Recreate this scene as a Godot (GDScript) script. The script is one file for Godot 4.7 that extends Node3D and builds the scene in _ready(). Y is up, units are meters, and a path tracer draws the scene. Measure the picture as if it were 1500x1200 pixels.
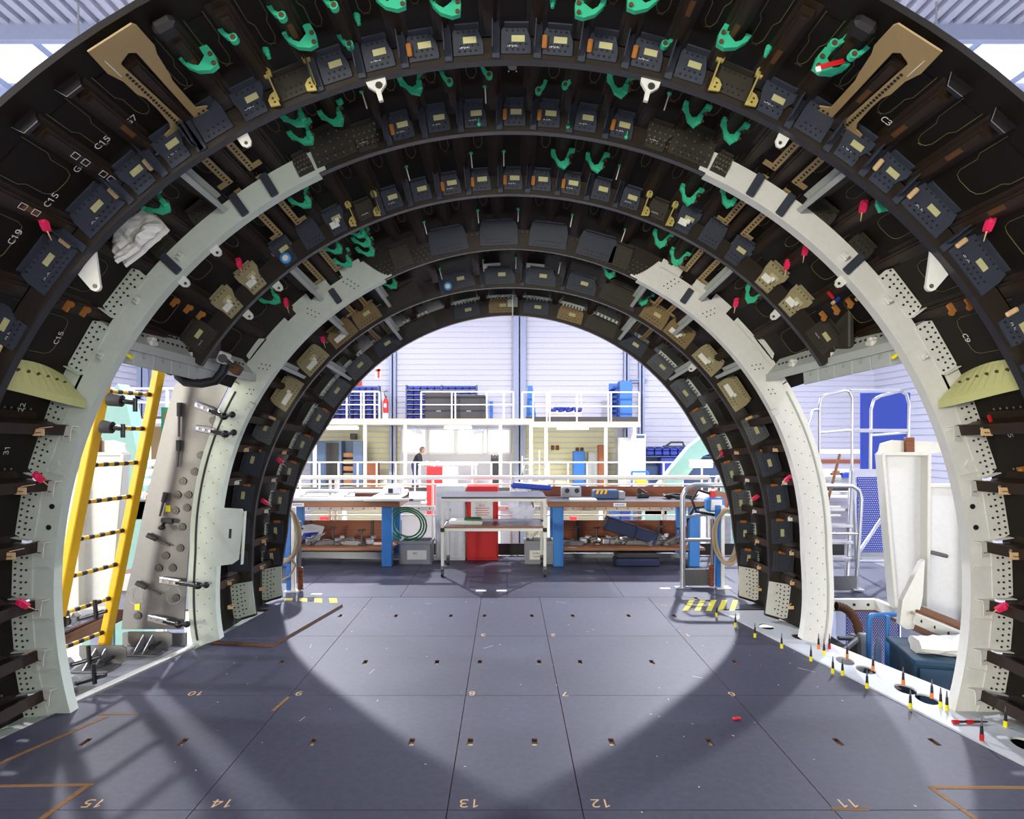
extends Node3D
# Inside of an aircraft fuselage barrel on its assembly platform, in a bright hall. y is up, metres; the camera looks along -z, "d" is the distance along -z.
const XC := 0.03
const YC := 0.75
const FD := [3.235, 3.87, 4.505, 5.14, 5.775, 6.41]
const TH := [0.0, 30.0, 60.0, 90.0, 108.0]
const RIN := [[2.785, 2.79, 2.81, 2.83, 2.84], [2.73, 2.732, 2.737, 2.745, 2.75], [2.593, 2.588, 2.577, 2.57, 2.6], [2.397, 2.367, 2.35, 2.33, 2.42], [2.237, 2.255, 2.265, 2.30, 2.38], [2.108, 2.09, 2.077, 2.21, 2.376]]
const SD := [2.58, 3.235, 3.87, 4.505, 5.14, 5.775, 6.41]
const RSK := [[3.01, 3.01, 3.02, 3.03, 3.06], [3.0, 3.0, 3.01, 3.03, 3.06], [2.95, 2.96, 2.97, 2.99, 3.02], [2.82, 2.82, 2.83, 2.86, 2.90], [2.635, 2.63, 2.58, 2.53, 2.61], [2.46, 2.46, 2.46, 2.50, 2.57], [2.30, 2.29, 2.29, 2.42, 2.56]]
const HALL_Y := -3.4

var M := {}
var taken := {}
var rng := RandomNumberGenerator.new()

# ---------------------------------------------------------------- mesh builder
class MB:
	var v := PackedVector3Array()
	var n := PackedVector3Array()
	var xf := Transform3D.IDENTITY
	func dtri(a: Vector3, b: Vector3, c: Vector3, dir: Vector3) -> void:
		var m := (c - a).cross(b - a)
		if m.dot(dir) < 0.0:
			var t := b
			b = c
			c = t
			m = -m
		m = (xf.basis * m).normalized()
		v.append(xf * a); v.append(xf * b); v.append(xf * c)
		n.append(m); n.append(m); n.append(m)
	func dquad(a: Vector3, b: Vector3, c: Vector3, d: Vector3, dir: Vector3) -> void:
		dtri(a, b, c, dir)
		dtri(a, c, d, dir)
	func stri(a: Vector3, b: Vector3, c: Vector3, na: Vector3, nb: Vector3, nc: Vector3) -> void:
		if (c - a).cross(b - a).dot(na + nb + nc) < 0.0:
			var t := b
			b = c
			c = t
			t = nb
			nb = nc
			nc = t
		v.append(xf * a); v.append(xf * b); v.append(xf * c)
		n.append((xf.basis * na).normalized()); n.append((xf.basis * nb).normalized()); n.append((xf.basis * nc).normalized())
	func box(c: Vector3, s: Vector3, bev := 0.0) -> void:
		var h := s * 0.5
		bev = minf(bev, minf(h.x, minf(h.y, h.z)) * 0.6)
		if bev <= 0.0:
			for ax in 3:
				for sg in [-1.0, 1.0]:
					var u := (ax + 1) % 3
					var w := (ax + 2) % 3
					var q := []
					for k in [[-1, -1], [1, -1], [1, 1], [-1, 1]]:
						var p := Vector3.ZERO
						p[ax] = h[ax] * sg
						p[u] = h[u] * k[0]
						p[w] = h[w] * k[1]
						q.append(c + p)
					var dir := Vector3.ZERO
					dir[ax] = sg
					dquad(q[0], q[1], q[2], q[3], dir)
			return
		var P := func(ax: int, sx: float, sy: float, sz: float) -> Vector3:
			var p := Vector3(sx * (h.x - bev), sy * (h.y - bev), sz * (h.z - bev))
			p[ax] = (h[ax]) * [sx, sy, sz][ax]
			return c + p
		for ax in 3:
			var u := (ax + 1) % 3
			var w := (ax + 2) % 3
			for sg in [-1.0, 1.0]:
				var q := []
				for k in [[-1.0, -1.0], [1.0, -1.0], [1.0, 1.0], [-1.0, 1.0]]:
					var s3 := [0.0, 0.0, 0.0]
					s3[ax] = sg
					s3[u] = k[0]
					s3[w] = k[1]
					q.append(P.call(ax, s3[0], s3[1], s3[2]))
				var dir := Vector3.ZERO
				dir[ax] = sg
				dquad(q[0], q[1], q[2], q[3], dir)
			for a in [-1.0, 1.0]:
				for b in [-1.0, 1.0]:
					var s0 := [0.0, 0.0, 0.0]
					s0[u] = a
					s0[w] = b
					s0[ax] = -1.0
					var s1 := s0.duplicate()
					s1[ax] = 1.0
					var dir := Vector3(s0[0], s0[1], s0[2])
					dir[ax] = 0.0
					dquad(P.call(u, s0[0], s0[1], s0[2]), P.call(u, s1[0], s1[1], s1[2]), P.call(w, s1[0], s1[1], s1[2]), P.call(w, s0[0], s0[1], s0[2]), dir)
		for sx in [-1.0, 1.0]:
			for sy in [-1.0, 1.0]:
				for sz in [-1.0, 1.0]:
					dtri(P.call(0, sx, sy, sz), P.call(1, sx, sy, sz), P.call(2, sx, sy, sz), Vector3(sx, sy, sz))
	func ext(x0: float, y0: float, z0: float, x1: float, y1: float, z1: float, bev := 0.0) -> void:
		box(Vector3(x0 + x1, y0 + y1, z0 + z1) * 0.5, Vector3(absf(x1 - x0), absf(y1 - y0), absf(z1 - z0)), bev)
	func bar(a: Vector3, b: Vector3, w: float, h: float, bev := 0.0, up := Vector3.UP) -> void:   # a beam of w x h from a to b
		var z := (b - a).normalized()
		if absf(z.dot(up)) > 0.98:
			up = Vector3.RIGHT
		var x := up.cross(z).normalized()
		var keep := xf
		xf = xf * Transform3D(Basis(x, z.cross(x), z), (a + b) * 0.5)
		box(Vector3.ZERO, Vector3(w, h, a.distance_to(b)), bev)
		xf = keep
	func prism(poly: PackedVector2Array, z0: float, z1: float) -> void:
		var idx := Geometry2D.triangulate_polygon(poly)
		var area := 0.0
		for i in poly.size():
			var q := poly[(i + 1) % poly.size()]
			area += poly[i].x * q.y - q.x * poly[i].y
		var sg := 1.0 if area > 0.0 else -1.0
		for k in range(0, idx.size(), 3):
			var a := poly[idx[k]]
			var b := poly[idx[k + 1]]
			var c := poly[idx[k + 2]]
			dtri(Vector3(a.x, a.y, z1), Vector3(b.x, b.y, z1), Vector3(c.x, c.y, z1), Vector3(0, 0, z1 - z0))
			dtri(Vector3(a.x, a.y, z0), Vector3(b.x, b.y, z0), Vector3(c.x, c.y, z0), Vector3(0, 0, z0 - z1))
		for i in poly.size():
			var p := poly[i]
			var q := poly[(i + 1) % poly.size()]
			var o := Vector3(q.y - p.y, p.x - q.x, 0) * sg
			dquad(Vector3(p.x, p.y, z0), Vector3(q.x, q.y, z0), Vector3(q.x, q.y, z1), Vector3(p.x, p.y, z1), o)
	func cyl(a: Vector3, b: Vector3, r0: float, r1 := -1.0, k := 10, caps := true) -> void:
		if r1 < 0.0:
			r1 = r0
		var z := (b - a).normalized()
		var x := z.cross(Vector3(0.3, 1, 0.2) if absf(z.y) < 0.9 else Vector3(1, 0.1, 0)).normalized()
		var y := z.cross(x)
		for i in k:
			var u0 := x * cos(TAU * i / k) + y * sin(TAU * i / k)
			var u1 := x * cos(TAU * (i + 1) / k) + y * sin(TAU * (i + 1) / k)
			stri(a + u0 * r0, a + u1 * r0, b + u1 * r1, u0, u1, u1)
			if r1 > 0.0:
				stri(a + u0 * r0, b + u1 * r1, b + u0 * r1, u0, u1, u0)
			if caps:
				dtri(a, a + u0 * r0, a + u1 * r0, -z)
				if r1 > 0.0:
					dtri(b, b + u0 * r1, b + u1 * r1, z)
	func tube(p: Array, r: float, k := 8, closed := false) -> void:
		var m := p.size()
		var rings := []
		var x := Vector3.ZERO
		for i in m:
			var pa: Vector3 = p[(i - 1 + m) % m] if closed or i > 0 else p[i]
			var pb: Vector3 = p[(i + 1) % m] if closed or i < m - 1 else p[i]
			var z := (pb - pa).normalized()
			if x == Vector3.ZERO:
				x = z.cross(Vector3.UP if absf(z.y) < 0.9 else Vector3.RIGHT)
			x = (x - z * x.dot(z)).normalized()
			var y := z.cross(x)
			var ring := []
			for j in k:
				ring.append(x * cos(TAU * j / k) + y * sin(TAU * j / k))
			rings.append(ring)
		for i in (m if closed else m - 1):
			var i2 := (i + 1) % m
			for j in k:
				var j2 := (j + 1) % k
				var a: Vector3 = rings[i][j]
				var b: Vector3 = rings[i][j2]
				var c: Vector3 = rings[i2][j2]
				var d: Vector3 = rings[i2][j]
				stri(p[i] + a * r, p[i] + b * r, p[i2] + c * r, a, b, c)
				stri(p[i] + a * r, p[i2] + c * r, p[i2] + d * r, a, c, d)
		if not closed:
			for j in k:
				dtri(p[0], p[0] + rings[0][j] * r, p[0] + rings[0][(j + 1) % k] * r, p[0] - p[1])
				dtri(p[m - 1], p[m - 1] + rings[m - 1][j] * r, p[m - 1] + rings[m - 1][(j + 1) % k] * r, p[m - 1] - p[m - 2])
	func lathe(prof: Array, k := 14) -> void:   # Vector2(radius, height) round the y axis
		for i in prof.size() - 1:
			var p: Vector2 = prof[i]
			var q: Vector2 = prof[i + 1]
			var e := Vector2(q.y - p.y, p.x - q.x).normalized()
			for j in k:
				var c0 := Vector3(cos(TAU * j / k), 0, sin(TAU * j / k))
				var c1 := Vector3(cos(TAU * (j + 1) / k), 0, sin(TAU * (j + 1) / k))
				var u := Vector3.UP
				var n0 := c0 * e.x + u * e.y
				var n1 := c1 * e.x + u * e.y
				if p.x > 0.0:
					stri(c0 * p.x + u * p.y, c1 * p.x + u * p.y, c1 * q.x + u * q.y, n0, n1, n1)
				if q.x > 0.0:
					stri(c0 * p.x + u * p.y, c1 * q.x + u * q.y, c0 * q.x + u * q.y, n0, n1, n0)
	func ball(c: Vector3, r: Vector3, k := 10) -> void:
		var keep := xf
		xf = xf * Transform3D(Basis.from_scale(r), c)
		for i in k / 2:
			var t0 := PI * i / (k / 2)
			var t1 := PI * (i + 1) / (k / 2)
			for j in k:
				var f := func(t: float, jj: int) -> Vector3: return Vector3(sin(t) * cos(TAU * jj / k), cos(t), sin(t) * sin(TAU * jj / k))
				var a: Vector3 = f.call(t0, j)
				var b: Vector3 = f.call(t0, j + 1)
				var c2: Vector3 = f.call(t1, j + 1)
				var d: Vector3 = f.call(t1, j)
				if i < k / 2 - 1:
					stri(a, c2, d, a, c2, d)
				if i > 0:
					stri(a, b, c2, a, b, c2)
		xf = keep
	func rivets(list: Array, r: float, h: float, k := 6) -> void:   # little heads standing on a plate, along +z
		for p in list:
			for j in k:
				var a := Vector3(cos(TAU * j / k) * r, sin(TAU * j / k) * r, 0)
				var b := Vector3(cos(TAU * (j + 1) / k) * r, sin(TAU * (j + 1) / k) * r, 0)
				var up := Vector3(0, 0, h)
				dquad(p + a, p + b, p + b + up, p + a + up, a + b)
				dtri(p + up, p + a + up, p + b + up, Vector3(0, 0, 1))
	func done() -> ArrayMesh:
		var arr := []
		arr.resize(Mesh.ARRAY_MAX)
		arr[Mesh.ARRAY_VERTEX] = v
		arr[Mesh.ARRAY_NORMAL] = n
		var m := ArrayMesh.new()
		m.add_surface_from_arrays(Mesh.PRIMITIVE_TRIANGLES, arr)
		return m

# ---------------------------------------------------------------- scene helpers
func numbered(called: String, parent: Node) -> String:
	var key := str(parent.get_instance_id()) + called
	var k: int = taken.get(key, -1) + 1
	taken[key] = k
	return called if k == 0 else "%s_%03d" % [called, k]

func part(called: String, mesh: Variant, m: Material, parent: Node, xf := Transform3D.IDENTITY) -> MeshInstance3D:
	var o := MeshInstance3D.new()
	o.name = numbered(called, parent)
	o.mesh = mesh.done() if mesh is MB else mesh
	o.material_override = m
	o.transform = xf
	parent.add_child(o, true)
	return o

func tag(o: Node3D, label: String, category: String, group := "") -> Node3D:
	o.set_meta("label", label)
	o.set_meta("category", category)
	if group:
		o.set_meta("group", group)
	return o

func thing(called: String, label: String, category: String, at := Vector3.ZERO, group := "") -> Node3D:
	var o := Node3D.new()
	o.name = numbered(called, self)
	add_child(o, true)
	o.position = at
	tag(o, label, category, group)
	return o

func struct(called: String, mesh: Variant, m: Material, parent: Node = self) -> MeshInstance3D:
	var o := part(called, mesh, m, parent)
	if parent == self:
		o.set_meta("kind", "structure")
	return o

func stuff(o: Node3D) -> Node3D:
	o.set_meta("kind", "stuff")
	return o

func copy(o: Node3D, label: String, xf: Transform3D) -> Node3D:   # a thing and its parts again, under the next number
	var base: String = o.name
	var c: Node3D = o.duplicate()
	c.name = numbered(base, self)
	add_child(c, true)
	c.transform = xf
	if label:
		c.set_meta("label", label)
	return c

func V(x: float, y: float, z: float) -> Vector3:
	return Vector3(x, y, z)

func at(px: float, py: float, d: float) -> Vector3:   # where a sight line of the survey photograph stands at distance d
	return Vector3((px - 743.0) / 950.0 * d, 1.65 - (py - 640.0) / 950.0 * d, -d)

func text(s: String, size: float, m: Material, parent: Node, xf: Transform3D, called := "lettering", depth := 0.001) -> MeshInstance3D:
	var t := TextMesh.new()
	t.text = s
	t.font = font
	t.font_size = 32
	t.pixel_size = size / 32.0
	t.depth = depth
	t.curve_step = 2.0
	return part(called, t, m, parent, xf)
var font := SystemFont.new()

# ---------------------------------------------------------------- the barrel's shape
func tab(xs: Array, ys: Array, x: float) -> float:
	if x <= xs[0]:
		return ys[0]
	for i in xs.size() - 1:
		if x <= xs[i + 1]:
			return lerpf(ys[i], ys[i + 1], smoothstep(0.0, 1.0, (x - xs[i]) / (xs[i + 1] - xs[i])) * 0.5 + 0.5 * (x - xs[i]) / (xs[i + 1] - xs[i]))
	return ys[ys.size() - 1]

func rin(i: int, t: float) -> float:
	return tab(TH, RIN[i], absf(t))

func rsk(d: float, t: float) -> float:
	t = absf(t)
	var k := 0
	while k < SD.size() - 2 and d > SD[k + 1]:
		k += 1
	return lerpf(tab(TH, RSK[k], t), tab(TH, RSK[k + 1], t), (d - SD[k]) / (SD[k + 1] - SD[k]))

func polar(t: float, r: float, d: float) -> Vector3:
	return Vector3(XC + r * sin(deg_to_rad(t)), YC + r * cos(deg_to_rad(t)), -d)

func skin(d: float, t: float, h := 0.0) -> Vector3:   # a point h inside the skin
	return polar(t, rsk(d, t) - h, d)

func around(t: float, origin: Vector3) -> Transform3D:   # x along the hoop, y outwards, z to the near end
	var a := deg_to_rad(t)
	return Transform3D(Basis(Vector3(cos(a), -sin(a), 0), Vector3(sin(a), cos(a), 0), Vector3(0, 0, 1)), origin)

func on_skin(d: float, t: float, h := 0.0) -> Transform3D:
	return around(t, skin(d, t, h))

func on_frame(i: int, t: float, h := 0.0) -> Transform3D:
	return around(t, polar(t, rin(i, t) + h, FD[i]))

# an annular piece of frame i: radii rin+h0 .. rin+h1, from z0 to z1 in front (+) of the frame's plane
func ring(mb: MB, i: int, ta: float, tb: float, h0: float, h1: float, z0: float, z1: float, step := 1.5) -> void:
	var k := int(ceil((tb - ta) / step))
	for j in k:
		var a := lerpf(ta, tb, float(j) / k)
		var b := lerpf(ta, tb, float(j + 1) / k)
		var q := []
		for t in [a, b]:
			for h in [h0, h1]:
				for z in [z0, z1]:
					q.append(polar(t, rin(i, t) + h, FD[i] - z))
		var o := (polar(a, 1.0, 0) - polar(a, 0.0, 0))
		mb.dquad(q[1], q[3], q[7], q[5], Vector3(0, 0, 1))
		mb.dquad(q[0], q[2], q[6], q[4], Vector3(0, 0, -1))
		mb.dquad(q[0], q[1], q[5], q[4], -o)
		mb.dquad(q[2], q[3], q[7], q[6], o)
		if j == 0:
			mb.dquad(q[0], q[1], q[3], q[2], q[0] - q[4])
		if j == k - 1:
			mb.dquad(q[4], q[5], q[7], q[6], q[4] - q[0])

# a thin strip laid on the skin along d at angle t
func skin_bar(mb: MB, t: float, d0: float, d1: float, w: float, h0: float, h1: float, t1 := INF) -> void:
	if t1 == INF:
		t1 = t
	var k := maxi(1, int((d1 - d0) / 0.16))
	for j in k:
		var q := []
		for e in [j, j + 1]:
			var d := lerpf(d0, d1, float(e) / k)
			var x := on_skin(d, lerpf(t, t1, float(e) / k))
			for s in [V(-w / 2, -h0, 0), V(w / 2, -h0, 0), V(w / 2, -h1, 0), V(-w / 2, -h1, 0)]:
				q.append(x * s)
		var c := Vector3.ZERO
		for p in q:
			c += p / 8.0
		for f in [[0, 1, 5, 4], [1, 2, 6, 5], [2, 3, 7, 6], [3, 0, 4, 7]]:
			mb.dquad(q[f[0]], q[f[1]], q[f[2]], q[f[3]], (q[f[0]] + q[f[2]] + q[f[5 - 4]] + q[f[3]]) / 4.0 - c)
		if j == 0:
			mb.dquad(q[0], q[1], q[2], q[3], V(0, 0, 1))
		if j == k - 1:
			mb.dquad(q[4], q[5], q[6], q[7], V(0, 0, -1))

# ---------------------------------------------------------------- materials
func noise_image(size: int, fine: float, specks: int, scratch: int, seed_: int) -> ImageTexture:
	var r := RandomNumberGenerator.new()
	r.seed = seed_
	var nz := FastNoiseLite.new()
	nz.seed = seed_
	nz.frequency = 0.03
	nz.fractal_octaves = 4
	var im := Image.create(size, size, false, Image.FORMAT_RGB8)
	var src := nz.get_seamless_image(size, size)
	for y in size:
		for x in size:
			var g := 1.0 - fine * (0.45 * src.get_pixel(x, y).r + 0.55 * r.randf())
			im.set_pixel(x, y, Color(g, g, g))
	for k in specks:
		var c := r.randf_range(0.55, 0.8) if r.randf() < 0.5 else 1.0
		im.set_pixel(r.randi() % size, r.randi() % size, Color(c, c, c))
	for k in scratch:
		var p := Vector2(r.randf() * size, r.randf() * size)
		var a := r.randf() * TAU
		var l := r.randf_range(4, 60)
		for s in int(l):
			p += Vector2.from_angle(a)
			a += r.randf_range(-0.03, 0.03)
			im.set_pixel(posmod(int(p.x), size), posmod(int(p.y), size), Color(1, 1, 1))
	return ImageTexture.create_from_image(im)

func mat(key: String, c: Color, rough := 0.6, metal := 0.0, tex: Texture2D = null, scale := 1.0, spec := 0.5) -> StandardMaterial3D:
	var m := StandardMaterial3D.new()
	m.resource_name = key
	m.albedo_color = c
	m.roughness = rough
	m.metallic = metal
	m.metallic_specular = spec
	if tex:
		m.albedo_texture = tex
		m.uv1_triplanar = true
		m.uv1_world_triplanar = true
		m.uv1_scale = Vector3.ONE * scale
	M[key] = m
	return m

func c8(r: int, g: int, b: int) -> Color:
	return Color8(r, g, b)

func glow(key: String, c: Color, e: float) -> void:
	var m := mat(key, Color(0.9, 0.9, 0.9), 0.5)
	m.emission_enabled = true
	m.emission = c
	m.emission_energy_multiplier = e

func materials() -> void:
	var grain := noise_image(512, 0.07, 200, 0, 3)
	var worn := noise_image(512, 0.22, 900, 60, 5)
	var deck := noise_image(1024, 0.25, 2500, 0, 8)
	var r := RandomNumberGenerator.new()
	r.seed = 12
	var im := deck.get_image()
	for k in 260:                                   # pale scuffs and scratches in the boards' coating
		var p := Vector2(r.randf() * 1024, r.randf() * 1024)
		var a := r.randf() * TAU
		var g := r.randf_range(1.0, 1.0)
		for s in r.randi_range(3, 46):
			p += Vector2.from_angle(a)
			a += r.randf_range(-0.05, 0.05)
			im.set_pixel(posmod(int(p.x), 1024), posmod(int(p.y), 1024), Color(g, g, g))
	deck = ImageTexture.create_from_image(im)
	var wood := Image.create(256, 256, false, Image.FORMAT_RGB8)
	for y in 256:
		var b := r.randf_range(0.78, 1.0)
		for x in 256:
			var g := b * r.randf_range(0.9, 1.0)
			wood.set_pixel(x, y, Color(g, g, g))
	var woodt := ImageTexture.create_from_image(wood)
	mat("carbon", c8(29, 23, 17), 0.5, 0, worn, 1.2, 0.32)
	mat("stringer", c8(52, 39, 28), 0.42, 0, worn, 1.2, 0.4)
	mat("web", c8(47, 38, 28), 0.45, 0, worn, 1.5)
	mat("flange_dark", c8(38, 36, 41), 0.4, 0, grain, 1.5)
	mat("clip", c8(61, 67, 80), 0.5, 0, worn, 2.0)
	mat("clip_dark", c8(62, 58, 48), 0.5, 0, worn, 2.0)
	mat("clip_beige", c8(170, 160, 122), 0.5, 0, worn, 2.0)
	mat("clip_tan", c8(146, 124, 84), 0.5, 0, worn, 2.0)
	mat("clip_grey", c8(96, 100, 104), 0.5, 0, worn, 2.0)
	mat("rivet", c8(46, 46, 48), 0.4, 0.4)
	mat("rivet_pale", c8(150, 148, 140), 0.35, 0.7)
	mat("sticker", c8(196, 192, 140), 0.7, 0, grain, 3.0)
	mat("chalk", c8(225, 225, 222), 0.9)
	mat("bead", c8(104, 92, 62), 0.6)
	mat("primer", c8(208, 219, 206), 0.42, 0, grain, 1.0)
	mat("white_paint", c8(228, 228, 222), 0.4, 0, grain, 1.0)
	mat("header_grey", c8(176, 182, 178), 0.45, 0, grain, 1.0)
	mat("yellow_primer", c8(196, 196, 132), 0.5, 0, grain, 1.5)
	mat("gold", c8(205, 188, 108), 0.4, 0.25, grain, 2.0)
	mat("tan", c8(168, 143, 98), 0.45, 0, grain, 2.0)
	mat("teal", c8(58, 196, 150), 0.5, 0, grain, 3.0)
	mat("rubber", c8(92, 58, 36), 0.8)
	mat("orange_tab", c8(170, 108, 46), 0.6, 0, grain, 3.0)
	mat("peach_tab", c8(226, 188, 140), 0.6, 0, grain, 3.0)
	mat("pink", c8(236, 40, 96), 0.55)
	mat("red", c8(206, 26, 30), 0.45, 0, grain, 1.0)
	mat("paper", c8(238, 238, 232), 0.8, 0, grain, 2.0)
	mat("deck", c8(79, 80, 98), 0.5, 0, deck, 0.55, 0.4)
	mat("ply_edge", c8(128, 84, 52), 0.8, 0, woodt, 1.0)
	mat("ply_pale", c8(196, 160, 104), 0.8, 0, woodt, 1.0)
	mat("bench_wood", c8(166, 112, 76), 0.6, 0, woodt, 0.7)
	mat("slot_metal", c8(206, 198, 160), 0.5, 0.2)
	mat("steel", c8(124, 124, 126), 0.45, 0.65, grain, 1.0)
	mat("steel_dark", c8(90, 88, 86), 0.4, 0.7, grain, 1.0)
	mat("aluminium", c8(206, 208, 212), 0.3, 0.8, grain, 1.0)
	mat("black", c8(26, 25, 27), 0.5)
	mat("black_gloss", c8(30, 28, 30), 0.25)
	mat("yellow", c8(248, 190, 0), 0.4, 0, grain, 1.0)
	mat("hazard", c8(226, 214, 44), 0.6, 0, worn, 2.0)
	mat("siding", c8(198, 198, 214), 0.5, 0, grain, 0.5)
	mat("tube_lit_wall", c8(214, 212, 176), 0.6, 0, grain, 0.5)  # cream tint stands for the yellow tube light on the siding
	mat("roof_deck", c8(176, 178, 196), 0.5, 0, grain, 0.4)
	mat("steel_blue", c8(150, 160, 190), 0.5, 0, grain, 0.5)
	mat("hall_floor", c8(206, 206, 206), 0.5, 0, worn, 0.3)
	mat("rail", c8(240, 232, 218), 0.4, 0, grain, 0.5)
	mat("slab_edge", c8(222, 184, 150), 0.6, 0, grain, 0.5)
	mat("blue", c8(40, 104, 184), 0.45, 0, grain, 1.0)
	mat("bench_blue", c8(58, 126, 200), 0.4, 0, grain, 1.0)
	mat("deep_blue", c8(28, 62, 168), 0.4, 0, grain, 1.0)
	mat("bin_blue", c8(44, 58, 150), 0.5, 0, grain, 1.0)
	mat("navy", c8(34, 46, 84), 0.6, 0, worn, 1.0)
	mat("cabinet_teal", c8(30, 66, 92), 0.4, 0, grain, 1.0)
	mat("locker_blue", c8(66, 86, 122), 0.5, 0, grain, 1.0)
	mat("dark_grey", c8(56, 54, 56), 0.6, 0, worn, 1.0)
	mat("pale_green", c8(142, 184, 172), 0.45, 0, grain, 0.5)
	mat("crate_grey", c8(150, 154, 160), 0.5, 0, grain, 1.0)
	mat("cabinet_white", c8(230, 232, 236), 0.4, 0, grain, 1.0)
	mat("laminate", c8(92, 92, 100), 0.32, 0, worn, 1.0)
	mat("green_hose", c8(30, 120, 70), 0.5)
	mat("orange_pin", c8(236, 130, 60), 0.5)
	mat("yellow_pin", c8(236, 224, 30), 0.5)
	mat("hose_tan", c8(164, 146, 118), 0.6, 0, grain, 3.0)
	mat("skin_tone", c8(198, 150, 124), 0.6)
	mat("hair", c8(120, 112, 108), 0.8)
	mat("shirt", c8(34, 36, 48), 0.9)
	mat("jeans", c8(42, 58, 104), 0.9)
	mat("red_ply", c8(150, 84, 52), 0.6, 0, woodt, 0.8)
	mat("tape", c8(98, 62, 26), 0.6, 0, grain, 3.0)
	mat("worn_ply", c8(158, 116, 72), 0.8, 0, woodt, 1.0)
	mat("sill_white", c8(206, 210, 214), 0.45, 0, grain, 1.0)
	mat("blue_sign", c8(60, 150, 220), 0.5)
	var g := mat("glass", Color(0.95, 0.97, 1.0, 0.06), 0.02)
	g.transparency = BaseMaterial3D.TRANSPARENCY_ALPHA
	var p := mat("film", Color(0.92, 0.95, 1.0, 0.55), 0.5)
	p.transparency = BaseMaterial3D.TRANSPARENCY_ALPHA
	glow("tube_glow", Color(1.0, 0.98, 0.86), 4.0)
	glow("lamp_glow", Color(1.0, 1.0, 1.0), 3.0)

# ---------------------------------------------------------------- the barrel
const UP_STR := [2.25, 6.75, 11.2, 15.75, 20.2, 24.7, 29.1, 33.2, 37.8, 42.5, 48.9, 56.4]
const LOW_STR := [64.3, 70.5, 77.5, 85.0, 92.0, 98.0, 102.8]
const SIDE_NAME := {-1: "left", 1: "right"}

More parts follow.
